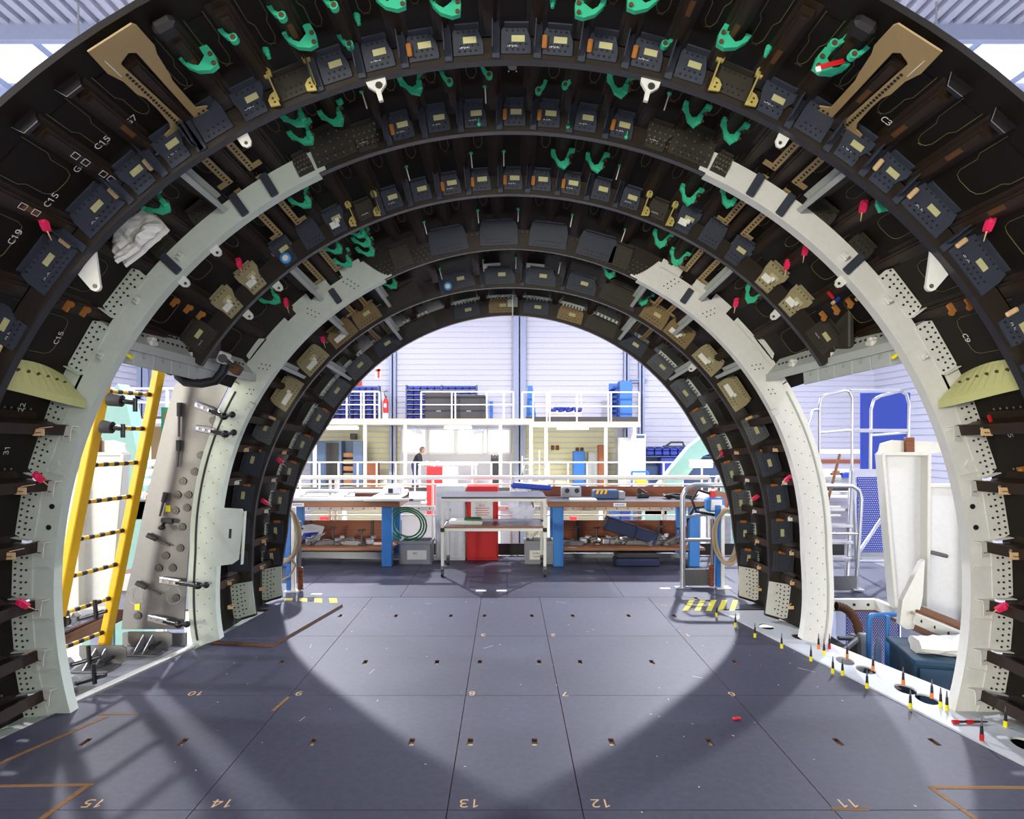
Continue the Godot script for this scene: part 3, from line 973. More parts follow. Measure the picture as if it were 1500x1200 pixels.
		part("door_seal", se, M.dark_grey if sd < 0 else M.header_grey, F[3])
		var lob := MB.new()
		lob.box(V(0.03, 0.05, 0.02), V(0.05, 0.05, 0.03), 0.006)
		part("white_fitting", lob, pm, F[3], on_frame(3, 61.5 * sd, -0.05))
		var top := MB.new()
		top.xf = on_frame(3, 51.5 * sd)
		top.prism(PackedVector2Array([Vector2(-0.11, 0.2), Vector2(0.11, 0.2), Vector2(0.06, 0.27), Vector2(-0.09, 0.27)]), 0.001, 0.009)
		part("web_tab", top, pm, F[3])
	# the white bracket plate on the left jamb
	var jp := MB.new()
	jp.prism(PackedVector2Array([Vector2(0.2, 0.02), Vector2(-0.27, 0.02), Vector2(-0.24, -0.14), Vector2(-0.2, -0.19), Vector2(0.17, -0.21), Vector2(0.2, -0.19)]), 0.012, 0.02)
	jp.box(V(-0.03, -0.21, 0.0), V(0.42, 0.008, 0.04))
	var jn := part("jamb_plate", jp, M.primer, F[3], on_frame(3, -86.5))
	var jh := MB.new()
	jh.box(V(0.0, -0.11, 0.0205), V(0.075, 0.02, 0.003), 0.001)
	part("slot", jh, M.black, jn)
	# 4 and 5: the far hoops
	for i in [4, 5]:
		w = MB.new()
		ring(w, i, -full, full, 0.0, 0.12 if i == 4 else 0.175, -0.006, 0.0)
		part("web", w, M.web, F[i])
		f = MB.new()
		ring(f, i, -full, full, -0.006, 0.0, -0.04, 0.0)
		part("inner_flange", f, M.flange_dark, F[i])
		for t in [-11.3, -2.3, 6.7, 15.8]:
			clip(F[i], i, t, 0.27 if i == 4 else 0.25, 0.175 if i == 4 else 0.15, "clip" if i == 4 or t in [-11.3, 6.7] else "clip_tan", ("sc" if i == 4 else "s") + ("w" if i == 5 else ""), 0 if i == 4 else 2)
		for sd in [-1, 1]:
			var rest := [[24.3, 0.34, "clip_dark", ""], [33.0, 0.24, "clip_tan", "s"], [39.5, 0.26, "clip_tan", "sx"], [48.0, 0.26, "clip_beige", "sx"], [57.0, 0.3, "clip_beige", "x"], [66.0, 0.24, "clip_grey", "sp"], [73.5, 0.24, "clip", "so"], [81.3, 0.24, "clip", "so"], [88.6, 0.22, "clip", "sop"], [95.0, 0.18, "clip", "o"]]
			if i == 5:
				rest = [[24.3, 0.32, "clip_dark", "w"], [34.0, 0.26, "clip", "sw"], [43.0, 0.26, "clip_grey", "smw"], [52.0, 0.28, "clip_grey", "sw"], [60.5, 0.24, "clip_grey", "sow"], [68.5, 0.24, "clip_grey", "sow"], [76.0, 0.24, "clip_grey", "sow"], [83.5, 0.24, "clip_grey", "sow"], [91.0, 0.22, "clip", "sow"], [97.0, 0.16, "clip", "sow"]]
			for e in rest:
				clip(F[i], i, e[0] * sd, e[1], 0.19 if i == 4 else 0.165, e[2], e[3] + ("r" if sd < 0 else ""), 2)
			web_tab(F[i], i, 99.5 * sd, 106.5 * sd, -0.01, M.primer if sd < 0 else M.white_paint, 3, false)

func yellow_strap(o: Node3D, i: int, t: float, s: float, sd: int) -> void:
	var mb := MB.new()
	mb.box(V(0, 0.1 * s, 0.03), V(0.008, 0.15 * s, 0.014), 0.002)
	mb.prism(PackedVector2Array([Vector2(-0.004, 0.0), Vector2(0.05 * sd * s, 0.012), Vector2(0.05 * sd * s, 0.045), Vector2(0.03 * sd * s, 0.066), Vector2(-0.004, 0.075)]), 0.02, 0.03)
	mb.prism(PackedVector2Array([Vector2(-0.018, 0.15 * s), Vector2(0.018, 0.15 * s), Vector2(0.022, 0.18 * s), Vector2(0.01, 0.2 * s), Vector2(-0.01, 0.2 * s), Vector2(-0.02, 0.185 * s)]), 0.02, 0.034)
	var p := part("gold_strap", mb, M.gold, o, on_frame(i, t))
	var rv := MB.new()
	rv.rivets([V(0.022 * sd, 0.024, 0.03), V(0.024 * sd, 0.045, 0.03), V(0, 0.168 * s, 0.034), V(0, 0.186 * s, 0.034)], 0.006, 0.002, 8)
	part("hole", rv, M.rubber, p)

# the header beams over the two doors
func headers() -> void:
	for sd in [-1, 1]:
		var o := thing("door_header", "pale grey header beam with a perforated web over the %s door opening" % SIDE_NAME[sd], "beam")
		var a := polar(60.0 * sd, rin(1, 60) + 0.02, 3.9)
		var b := polar(60.0 * sd, rin(3, 60) - 0.02, 5.12)
		a.y = 2.225
		b.y = 2.115
		var ax := (b - a).normalized()
		var mb := MB.new()
		mb.bar(a, b, 0.012, 0.055)
		part("front_flange", mb, M.header_grey, o)
		var up := MB.new()
		var o2 := V(0.15 * sd, 0.185, 0)
		var nrm := ax.cross(o2).normalized() * 0.004
		var lift := V(0.004 * sd, 0.022, 0)
		var q := [a + lift, b + lift, b + lift + o2, a + lift + o2]
		up.dquad(q[0] + nrm, q[1] + nrm, q[2] + nrm, q[3] + nrm, nrm)
		up.dquad(q[0] - nrm, q[1] - nrm, q[2] - nrm, q[3] - nrm, -nrm)
		for e in 4:
			up.dquad(q[e] + nrm, q[e] - nrm, q[(e + 1) % 4] - nrm, q[(e + 1) % 4] + nrm, q[e] - q[(e + 2) % 4])
		part("perforated_web", up, M.header_grey, o)
		var rv := MB.new()
		var n2 := nrm.normalized() * (-1.0 if nrm.dot(V(-sd, -1, 0)) < 0 else 1.0)
		for j in 30:
			for e in 2:
				var c: Vector3 = (a + lift).lerp(b + lift, (j + 0.5 + 0.4 * e) / 31.0) + o2 * (0.38 + 0.34 * e) + n2 * 0.004
				rv.xf = Transform3D(Basis(ax, n2.cross(ax), n2), c)
				rv.rivets([V(0, 0, 0)], 0.0095, 0.006, 7)
		rv.xf = Transform3D.IDENTITY
		stuff(part("hole", rv, M.rivet, o))
		var lo := MB.new()
		var o3 := V(0.03 * sd, -0.09, 0)
		for j in 6:
			var p0 := (a).lerp(b, (j + 0.015) / 8.5) + V(0.02 * sd, -0.012, 0)
			var p1 := (a).lerp(b, (j + 0.985) / 8.5) + V(0.02 * sd, -0.012, 0)
			var lp := MB.new()
			lp.bar(p0 + V(0, -0.055, 0), p1 + V(0, -0.055, 0), 0.012, 0.1, 0.004)
			lp.cyl((p0 + p1) / 2 + V(-0.006 * sd, -0.035, 0), (p0 + p1) / 2 + V(-0.014 * sd, -0.035, 0), 0.014, -1, 8)
			part("scalloped_panel", lp, M.header_grey, o)
		for j in 3:
			var cl := MB.new()
			var p0 := a.lerp(b, 0.25 + 0.28 * j) + V(0.045 * sd, 0.055, 0.0)
			cl.box(p0, V(0.06, 0.05, 0.09), 0.012)
			cl.box(p0 + V(0.02 * sd, 0.03, 0), V(0.1, 0.03, 0.05), 0.008)
			part("white_clip", cl, M.white_paint, o)
		var bk := MB.new()
		bk.box(a.lerp(b, 0.7 if sd < 0 else 0.45) + V(0.06 * sd, 0.2, 0), V(0.04, 0.26, 0.2), 0.01)
		part("dark_gusset", bk, M.clip_dark, o)
		var yl := MB.new()
		yl.cyl(a.lerp(b, 0.05) + V(-0.02 * sd, -0.07, 0), a.lerp(b, 0.05) + V(-0.05 * sd, -0.09, 0), 0.012, -1, 8)
		part("yellow_plug", yl, M.yellow_pin, o)
	# yellow-green intercostals between the two nearest hoops at the header's height
	for sd in [-1, 1]:
		var o := thing("intercostal_fitting", "pale yellow-green fitting along the %s wall between the two nearest hoops" % SIDE_NAME[sd], "fitting")
		var mb := MB.new()
		var t: float = 65.3 * sd
		var up_ := func(f: float) -> Vector3: return skin(lerpf(3.28, 3.862, f), (65.2 - 1.5 * sin(PI * clampf(f * 0.75 + 0.12, 0.0, 1.0))) * sd, 0.012)
		var low := func(f: float) -> Vector3: return skin(lerpf(3.28, 3.862, f), (65.9 + 0.4 * f) * sd, lerpf(0.05, 0.2, smoothstep(0.15, 1.0, f)))
		for j in 14:
			var f0 := j / 14.0
			var f1 := (j + 1) / 14.0
			var n1 := polar(t, -1.0, 0) - polar(t, 0, 0)
			var q: Array = [up_.call(f0), up_.call(f1), low.call(f1), low.call(f0)]
			mb.dquad(q[0], q[1], q[2], q[3], n1)
			var q2: Array = [q[3], q[2], (q[2] as Vector3) + V(-0.004 * sd, -0.045, 0), (q[3] as Vector3) + V(-0.004 * sd, -0.045, 0)]
			mb.dquad(q2[0], q2[1], q2[2], q2[3], V(-sd, 0, 0))
			var b1 := skin(lerpf(3.28, 3.862, f1), 66.6 * sd)
			var b0 := skin(lerpf(3.28, 3.862, f0), 66.6 * sd)
			mb.dquad(q2[3], q2[2], b1, b0, V(0, -1, 0))
			mb.dquad(q[0], q[1], b1, b0, V(0, 1, 0))
		part("beam", mb, M.yellow_primer, o)
		var st := thing("short_fitting", "short pale yellow fitting with holes on the %s wall ahead of the nearest hoop" % SIDE_NAME[sd], "fitting")
		var sb := MB.new()
		skin_bar(sb, 62.2 * sd, 2.75, 3.2, 0.012, 0.03, 0.15)
		skin_bar(sb, 62.6 * sd, 2.75, 3.21, 0.05, 0.14, 0.15)
		part("beam", sb, M.yellow_primer, st)
		sb = MB.new()
		for j in 6:
			var bx: Transform3D = on_skin(2.85 + 0.06 * j, 62.2 * sd, 0.09)
			sb.cyl(bx * V(-0.007 * sd, 0, 0), bx * V(-0.01 * sd, 0, 0), 0.011, -1, 8)
		stuff(part("hole", sb, M.rubber, st))
		for j in 9:
			var hb := MB.new()
			var f := 0.08 + 0.1 * j
			var c0: Vector3 = (up_.call(f) as Vector3).lerp(low.call(f), 0.42)
			var n2 := (polar(t, -1.0, 0) - polar(t, 0, 0)).normalized()
			hb.cyl(c0, c0 + n2 * 0.006, 0.012, -1, 8)
			part("bolt", hb, M.rubber, o)
	# grey intercostals farther back
	for e in [[1, 37.2, "first and second", "only one"], [3, 37.0, "third and fourth", "only one"], [4, 27.5, "fourth and fifth", "upper one"], [4, 38.6, "fourth and fifth", "middle one"], [4, 52.0, "fourth and fifth", "lower one"], [5, 30.0, "fifth and sixth", "upper one"], [5, 47.0, "fifth and sixth", "lower one"]]:
		for sd in [-1, 1]:
			var d0: float = FD[e[0] - 1] + 0.04
			var d1: float = FD[e[0]] - 0.02
			var mb := MB.new()
			skin_bar(mb, e[1] * sd, d0, d1, 0.07, 0.05, 0.058)
			skin_bar(mb, e[1] * sd, d0, d1, 0.008, 0.05, 0.15)
			skin_bar(mb, e[1] * sd, d0, d1, 0.03, 0.145, 0.152)
			tag(part("intercostal_bar", mb, M.header_grey, self), "pale grey lengthwise bar between the %s hoops on the %s, %s" % [e[2], SIDE_NAME[sd], e[3]], "bar")
	# the white webs hanging at the crown of the far hoop
	var cw := thing("crown_post", "pale grey plate hanging at the crown of the farthest hoop frame", "plate")
	var m2 := MB.new()
	m2.xf = on_frame(5, 0.6)
	m2.box(V(0, 0.07, 0.05), V(0.012, 0.2, 0.16), 0.003)
	m2.box(V(0, 0.12, 0.03), V(0.1, 0.1, 0.008), 0.003)
	part("fin", m2, M.primer, cw)
	for sd in [-1, 1]:
		var m3 := MB.new()
		m3.xf = on_frame(4, 4.6 * sd + 0.6, 0.19)
		m3.box(V(0, 0, 0.0), V(0.16, 0.035, 0.05), 0.004)
		part("white_bar", m3, M.white_paint, cw)

# ---------------------------------------------------------------- small things fixed in the barrel
func bay_words(d: float, t: float) -> String:
	var far := absf(t)
	var ring_ := "near the crown" if far < 9.5 else ("below the crown" if far < 18.0 else ("on the shoulder" if far < 35.0 else "low on the shoulder"))
	var bay := "ahead of the nearest hoop" if d < 3.235 else ("between first and second hoops" if d < 3.87 else ("between second and third hoops" if d < 4.505 else ("between third and fourth hoops" if d < 5.14 else "behind the fourth hoop")))
	return "%s, %s, %s" % [ring_, "left" if t < 0 else "right", bay]

# tells things of one label apart by their distance: [theta, d] lists come back as label endings
func told_apart(list: Array) -> Array:
	var out := []
	for e in list:
		var w := bay_words(e[1], e[0])
		var same := list.filter(func(q): return bay_words(q[1], q[0]) == w)
		if same.size() > 1:
			same.sort_custom(func(p, q): return p[1] + absf(p[0]) * 0.001 < q[1] + absf(q[0]) * 0.001)
			var k := same.find(e)
			w += ", " + (["nearer one", "farther one"] if same.size() == 2 else ["nearest one", "second nearest", "third nearest", "fourth nearest", "farthest one"])[k]
		out.append(w)
	return out

func brackets() -> void:
	# forked teal bracket
	var k := 0.00092
	var po := PackedVector2Array()
	for e in [[-84, -58], [-62, -62], [-46, -24], [-20, -6], [2, -18], [26, -34], [22, -84], [60, -90], [72, -24], [62, 34], [20, 42], [-38, 16], [-76, -30]]:
		po.append(Vector2(e[0] * k, -e[1] * k))
	var body := MB.new()
	body.prism(po, -0.012, 0.016)
	body.box(V(-72 * k, 64 * k, 0.012), V(0.03, 0.012, 0.045), 0.003)
	body.box(V(42 * k, 90 * k, 0.012), V(0.045, 0.014, 0.05), 0.003)
	var bm := body.done()
	var pv := PackedVector2Array()
	for e in [[-90, -40], [-66, -52], [-40, 0], [-14, 18], [10, 6], [34, -70], [66, -84], [60, -58], [44, -50], [36, -6], [52, 10], [40, 36], [20, 66], [-30, 46], [-60, 0], [-88, -20]]:
		pv.append(Vector2(e[0] * k, -e[1] * k))
	var vee := MB.new()
	vee.prism(pv, -0.012, 0.014)
	vee.box(V(-78 * k, 46 * k, 0.012), V(0.03, 0.02, 0.04), 0.003)
	vee.box(V(56 * k, 72 * k, 0.012), V(0.04, 0.02, 0.04), 0.003)
	vee.box(V(30 * k, -16 * k, 0.02), V(0.03, 0.05, 0.02), 0.004)
	var vm := vee.done()
	var ru := MB.new()
	ru.cyl(V(56 * k, 26 * k, 0.017), V(56 * k, 26 * k, 0.022), 0.011, -1, 8)
	var rm := ru.done()
	var big := [[-28.5, 2.93], [-10.9, 2.96], [-6.1, 3.06], [-19.7, 3.06], [-10.8, 3.59], [-24.0, 3.56], [-24.4, 3.74], [-20.3, 3.68], [-29.1, 4.25], [-24.9, 4.78], [-24.9, 4.9], [-25.2, 5.02], [-29.5, 4.82], [-29.5, 5.01], [-24.7, 5.56], [-42.6, 4.85], [6.9, 3.06], [11.4, 2.96], [20.3, 3.04], [11.9, 3.59], [20.8, 3.66], [25.4, 3.67], [7.1, 4.35], [11.8, 4.33], [25.4, 4.35], [30.0, 4.19], [25.4, 4.88], [29.4, 4.98], [20.2, 5.52], [28.9, 5.69], [42.6, 4.82], [28.9, 2.93], [42.6, 3.44], [-41.7, 3.56]]
	var ends := told_apart(big)
	for e in big:
		var t: float = e[0]
		var d: float = e[1]
		var near := d < 3.235
		var flip := t > 0.0
		var xf := on_skin(d, t, 0.075)
		if flip and near:
			xf = xf * Transform3D(Basis(Vector3.UP, PI), Vector3.ZERO)
		var o := thing("forked_bracket", "teal forked bracket %s" % ends[big.find(e)], "bracket", Vector3.ZERO, "teal forked brackets")
		o.transform = xf
		part("body", bm if near else vm, M.teal, o)
		for q in [V(0, 0, 0), V(-6 * k, -48 * k, 0)]:
			part("rubber_insert", rm, M.rubber, o, Transform3D(Basis(Vector3.UP, PI), V(112 * k * 0.98, 0, 0) + q) if flip and near else Transform3D(Basis(), q))
	# single-stem brackets
	var st := MB.new()
	st.prism(PackedVector2Array([Vector2(-0.036, 0.055), Vector2(-0.012, 0.06), Vector2(-0.006, 0.02), Vector2(0.012, -0.006), Vector2(0.004, -0.018), Vector2(-0.014, -0.004), Vector2(-0.024, 0.02)]), -0.012, 0.012)
	st.cyl(V(0.016, -0.018, -0.014), V(0.016, -0.018, 0.014), 0.02, -1, 14)
	var sm := st.done()
	var si := MB.new()
	si.cyl(V(0.016, -0.018, 0.014), V(0.016, -0.018, 0.017), 0.012, -1, 10)
	var sim := si.done()
	var stems := [[-25.3, 2.88], [-20.7, 2.87], [-16.2, 2.91], [-16.2, 3.19], [-7.3, 3.63], [-2.9, 3.6], [15.1, 3.21], [3.3, 3.74], [6.2, 3.67], [28.3, 2.81], [30.2, 2.81]]
	ends = told_apart(stems)
	for e in stems:
		var o := thing("stem_bracket", "small teal ring-ended bracket %s" % ends[stems.find(e)], "bracket", Vector3.ZERO, "teal stem brackets")
		o.transform = on_skin(e[1], e[0], 0.045) * Transform3D(Basis(Vector3.UP, PI if e[0] > 0 else 0.0), Vector3.ZERO)
		part("stem", sm, M.teal, o)
		part("ring_centre", sim, M.rubber, o, Transform3D(Basis(Vector3.UP, PI), V(0.032, 0, 0)) if e[0] > 0 else Transform3D.IDENTITY)
	# stepped studs
	var sb := MB.new()
	sb.lathe([Vector2(0.0, -0.04), Vector2(0.009, -0.04), Vector2(0.009, -0.024), Vector2(0.013, -0.022), Vector2(0.013, -0.008), Vector2(0.016, -0.006), Vector2(0.016, 0.012), Vector2(0.0, 0.012)], 10)
	var sbm := sb.done()
	for e in [[-14.4, 3.08], [-23.3, 3.1], [3.6, 3.09], [23.8, 3.07]]:
		var o := tag(part("plastic_stud", sbm, M.teal, self), "stepped teal stud %s" % bay_words(e[1], e[0]), "stud")
		o.transform = on_skin(e[1], e[0], 0.012)
	# white pins with a green washer
	var pn := MB.new()
	pn.cyl(V(0, 0, 0), V(0, -0.1, 0.0), 0.0042, -1, 6)
	var pnm := pn.done()
	var pw := MB.new()
	pw.lathe([Vector2(0, 0.006), Vector2(0.014, 0.005), Vector2(0.014, -0.004), Vector2(0.006, -0.012), Vector2(0, -0.012)], 10)
	var pwm := pw.done()
	var pins := [[-16.6, 3.65], [-3.1, 3.79], [-14.7, 4.42], [-5.6, 4.4], [-1.1, 4.4], [-5.6, 5.02], [1.2, 5.02], [-14.8, 5.04], [-14.8, 5.73], [-5.7, 5.72], [1.1, 5.7], [17.3, 3.65], [15.0, 4.4], [10.3, 5.02], [19.5, 5.03], [10.2, 5.71]]
	ends = told_apart(pins)
	for e in pins:
		var o := thing("hanging_pin", "white pin with green washer %s" % ends[pins.find(e)], "pin", Vector3.ZERO, "white hanging pins")
		o.transform = on_skin(e[1], e[0], 0.004)
		part("rod", pnm, M.paper, o)
		part("washer", pwm, M.teal, o)
	for e in [[-4.1, 3.86], [6.9, 3.86], [14.2, 3.86]]:
		var o := MB.new()
		o.ball(V(0, 0, 0), V(0.013, 0.013, 0.013), 10)
		o.cyl(V(0, 0.01, 0), V(0, 0.035, 0), 0.004, -1, 6)
		var n := tag(part("green_stop", o, M.teal, self), "round green knob on the second hoop, %s" % ["left of the crown", "right of the crown", "farther right"][0 if e[0] < 0 else (1 if e[0] < 10 else 2)], "knob")
		n.transform = on_frame(1, e[0], 0.035) * Transform3D(Basis(), V(0, 0, 0.014))
	# pink markers with a pale pin
	var pk := MB.new()
	pk.prism(PackedVector2Array([Vector2(-0.016, 0.04), Vector2(0.014, 0.044), Vector2(0.017, 0.02), Vector2(0.013, -0.026), Vector2(-0.012, -0.026), Vector2(-0.016, 0.0)]), -0.014, 0.014)
	pk.box(V(0.0, 0.02, 0.0), V(0.028, 0.02, 0.045), 0.006)
	var pkm := pk.done()
	var pt := MB.new()
	pt.cyl(V(0, -0.024, 0), V(0.004, -0.075, 0), 0.004, 0.002, 6)
	var ptm := pt.done()
	var seen_pink := {}
	for e in [[-49.6, 3.11], [-33.3, 4.06], [-41.8, 4.42], [-48.1, 4.66], [41.9, 3.61], [42.2, 4.41], [42.1, 4.2], [49.9, 3.08], [42.0, 5.01], [-43.3, 5.72], [-42.0, 5.01], [-76.3, 3.72], [-91.3, 3.72], [91.7, 3.72], [76.9, 5.47], [70.5, 6.4], [-73.0, 6.15], [-83.0, 6.1], [82.0, 6.1]]:
		var d: float = e[1]
		var wd := "%s, %s side" % ["on the lower wall" if absf(e[0]) > 60 else "on the shoulder", "left" if e[0] < 0 else "right"]
		var by := "ahead of the nearest hoop" if d < 3.235 else ("close before the white hoop" if d < 3.87 else ("above the door" if d < 5.14 else "in the far bays"))
		var key := wd + by
		seen_pink[key] = seen_pink.get(key, 0) + 1
		var pe: String = ["", "", ", second one", ", third one", ", fourth one"][seen_pink[key]]
		var o := thing("pink_marker", "pink marker clip %s, %s%s" % [wd, by, pe], "marker", Vector3.ZERO, "pink marker clips")
		o.transform = on_skin(d, e[0], (0.2 if d < 4.0 else 0.12) if absf(e[0]) > 60 else 0.06) * Transform3D(Basis(Vector3.BACK, 0.5 if e[0] > 0 else -0.5), Vector3.ZERO)
		part("body", pkm, M.pink, o)
		part("pin", ptm, M.peach_tab, o)
	# red strap over the bracket on the right shoulder
	var rs := MB.new()
	rs.box(V(0, 0, 0), V(0.12, 0.022, 0.008), 0.002)
	var rso := thing("red_strap", "bright red strap laid across the teal bracket on the right shoulder", "strap")
	rso.transform = on_skin(2.9, 28.6, 0.1) * Transform3D(Basis(Vector3.BACK, 0.75), V(0.01, -0.0, 0.035))
	part("band", rs, M.red, rso)
	var rst := MB.new()
	rst.box(V(-0.06, -0.008, 0.002), V(0.022, 0.024, 0.01), 0.002)
	part("white_end", rst, M.paper, rso)
	# white lugs with an eye under the hoops
	var lg := PackedVector2Array([Vector2(-0.05, 0.03), Vector2(0.05, 0.03), Vector2(0.048, 0.0), Vector2(0.012, -0.035), Vector2(0.012, -0.08), Vector2(-0.01, -0.08), Vector2(-0.012, -0.03), Vector2(-0.046, 0.005)])
	for e in [[0, -14.4, "nearest hoop, left of the crown"], [0, 14.4, "nearest hoop, right of the crown"]]:
		var o := thing("eye_lug", "white eye lug under the %s" % e[2], "lug")
		o.transform = on_frame(e[0], e[1], -0.035) * Transform3D(Basis(), V(0, 0, -0.03))
		var m := MB.new()
		m.prism(lg, -0.01, 0.01)
		part("lug", m, M.white_paint, o)
		m = MB.new()
		m.lathe([Vector2(0.011, 0.0), Vector2(0.018, 0.0), Vector2(0.018, 0.004), Vector2(0.011, 0.004)], 12)
		m.cyl(V(0, 0.0, 0), V(0, 0.002, 0), 0.011, -1, 10)
		part("eye", m, M.steel_dark, o, Transform3D(Basis(Vector3.RIGHT, PI / 2), V(0.01, -0.004, 0.01)))
	for e in [[0, -29.5, "nearest hoop, upper left"], [0, 29.5, "nearest hoop, upper right"], [1, -41.5, "white hoop, upper left"], [1, -47.2, "white hoop by the left header"], [1, 47.2, "white hoop by the right header"], [2, -46.5, "third hoop on the left"], [2, 46.5, "third hoop on the right"], [2, -40.0, "third hoop, higher on the left"], [4, 47.0, "fifth hoop on the right"]]:
		var o := thing("tab_lug", "small white rounded tab with a hole on the %s" % e[2], "lug")
		o.transform = on_frame(e[0], e[1], -0.03) * Transform3D(Basis(), V(0, 0, -0.05))
		var m := MB.new()
		m.prism(PackedVector2Array([Vector2(-0.03, 0.03), Vector2(0.03, 0.03), Vector2(0.028, -0.02), Vector2(0.014, -0.04), Vector2(-0.008, -0.04), Vector2(-0.026, -0.02)]), -0.006, 0.006)
		part("lug", m, M.white_paint, o)
		m = MB.new()
		m.cyl(V(0, -0.018, 0.006), V(0, -0.018, 0.009), 0.009, -1, 10)
		part("eye", m, M.steel_dark, o)
	for sd in [-1, 1]:
		var o := thing("triangular_lug", "white triangular arm with a round eye standing off the nearest hoop on the %s" % SIDE_NAME[sd], "arm")
		o.transform = on_frame(0, 52.0 * sd, -0.01) * Transform3D(Basis(), V(0, 0, -0.055))
		var m := MB.new()
		m.prism(PackedVector2Array([Vector2(-0.15 * sd, 0.005), Vector2(0.0, 0.0), Vector2(0.02 * sd, -0.1), Vector2(0.0, -0.125), Vector2(-0.028 * sd, -0.12)]), -0.008, 0.008)
		m.cyl(V(-0.008 * sd, -0.105, -0.009), V(-0.008 * sd, -0.105, 0.009), 0.026, -1, 16)
		part("arm", m, M.white_paint, o)
		m = MB.new()
		m.cyl(V(-0.008 * sd, -0.105, 0.009), V(-0.008 * sd, -0.105, 0.013), 0.011, -1, 10)
		part("eye", m, M.steel_dark, o)
	for sd in [-1, 1]:
		for e in [[69.3, 0.07, 0.1, "upper"], [72.6, 0.09, 0.1, "lower"]]:
			var o := thing("white_block", "small white bracket block on the nearest hoop low on the %s, %s one" % [SIDE_NAME[sd], e[3]], "bracket")
			o.transform = on_frame(0, e[0] * sd, 0.0) * Transform3D(Basis(), V(0, 0.0, 0.01))
			var m := MB.new()
			m.prism(PackedVector2Array([Vector2(-0.5 * e[1], -0.02), Vector2(0.5 * e[1], -0.03), Vector2(0.36 * e[1], e[2] - 0.02), Vector2(-0.36 * e[1], e[2] - 0.02)]), 0.0, 0.04)
			part("block", m, M.white_paint, o)
			m = MB.new()
			m.rivets([V(0, 0.0, 0.04), V(0, e[2] - 0.045, 0.04)], 0.006, 0.003, 8)
			part("screw", m, M.rivet, o)
	# folded white tags and peach tabs on the lower stringers
	var tg := MB.new()
	tg.prism(PackedVector2Array([Vector2(-0.042, 0.03), Vector2(0.05, 0.03), Vector2(0.036, 0.0), Vector2(0.03, -0.06), Vector2(-0.034, -0.056), Vector2(-0.034, 0.01)]), 0.0, 0.004)
	tg.box(V(0.0, 0.03, -0.02), V(0.08, 0.004, 0.045))
	var tgm := tg.done()
	var tp := MB.new()
	for j in 4:
		tp.box(V(-0.012 + 0.008 * j, -0.03, 0.0045), V(0.005, 0.006, 0.001))
	var tpm := tp.done()
	var pc := MB.new()
	pc.box(V(0, -0.012, 0), V(0.066, 0.04, 0.006), 0.002)
	pc.bar(V(-0.03, 0.008, 0), V(0.03, 0.02, -0.07), 0.012, 0.004)
	var pcm := pc.done()
	for sd in [-1, 1]:
		for e in LOW_STR.slice(1):
			var t: float = e
			var pos := skin(3.835, t * sd, 0.185)
			var word: String = {70.5: "topmost", 77.5: "second highest", 85.0: "third highest", 92.0: "fourth highest", 98.0: "last but one", 102.8: "lowest"}[t]
			var o := thing("folded_tag", "folded white tag on the %s lower stringer before the white hoop, %s side" % [word, SIDE_NAME[sd]], "tag")
			o.position = pos
			part("tag", tgm, M.paper, o, Transform3D(Basis(Vector3.UP, 0.35 * sd), Vector3.ZERO))
			part("print", tpm, M.rivet, o, Transform3D(Basis(Vector3.UP, 0.35 * sd), Vector3.ZERO))
			if t < 90:
				var o2 := thing("stringer_tab", "peach tab hooked on the %s lower stringer near the white hoop, %s side" % [word, SIDE_NAME[sd]], "tab")
				o2.position = skin(3.62, t * sd, 0.185)
				part("tab", pcm, M.peach_tab, o2)
				part("print", tpm, M.rivet, o2, Transform3D(Basis(), V(0, 0.016, 0)))
			for d in [5.5, 6.12]:
				var o3 := thing("stringer_tab", "small tab on the %s lower stringer %s, %s side" % [word, "before the fifth hoop" if d < 5.7 else "in the last bay", SIDE_NAME[sd]], "tab")
				o3.position = skin(d, t * sd, 0.13)
				part("tab", pcm, M.peach_tab if int(t) % 2 == 0 else M.paper, o3, Transform3D(Basis().scaled(Vector3.ONE * 0.7), Vector3.ZERO))
	# brown rounded tabs in a row near the second hoop on both shoulders, and over the doors
	for e in [[-56.4, 3.4, 3, "left shoulder by the white bag"], [56.4, 3.45, 2, "right shoulder under the white arm"], [-51.0, 4.2, 3, "left shoulder above the door"], [51.0, 4.2, 3, "right shoulder above the door"]]:
		for j in int(e[2]):
			var m := MB.new()
			m.box(V(0, -0.02, 0), V(0.06, 0.035, 0.012), 0.005)
			m.cyl(V(0.02, -0.035, 0), V(0.02, -0.035, 0.008), 0.018, -1, 10)
			var o := tag(part("rounded_tab", m, M.orange_tab, self), "brown rounded tab, %s in a short row on the %s" % [["nearest", "second", "farthest"][j], e[3]], "tab", "brown tabs on the " + e[3])
			o.transform = on_skin(e[1] + 0.13 * j, e[0], 0.06)
	# blue-and-white capped plugs
	for e in [[2, -36.2, "third hoop, left shoulder"], [4, -14.0, "fifth hoop, left of the crown"]]:
		var o := thing("capped_plug", "round blue cap with a white centre on the %s" % e[2], "plug")
		o.transform = on_frame(e[0], e[1], 0.06) * Transform3D(Basis(Vector3.RIGHT, PI / 2), V(0, 0, 0.012))
		var m := MB.new()
		m.lathe([Vector2(0.03, 0.0), Vector2(0.038, 0.004), Vector2(0.038, 0.016), Vector2(0.026, 0.022), Vector2(0.024, 0.012)], 18)
		part("cap", m, M.blue_sign, o)
		m = MB.new()
		m.lathe([Vector2(0.026, 0.01), Vector2(0.02, 0.016), Vector2(0.0, 0.017)], 14)
		part("centre", m, M.paper, o)
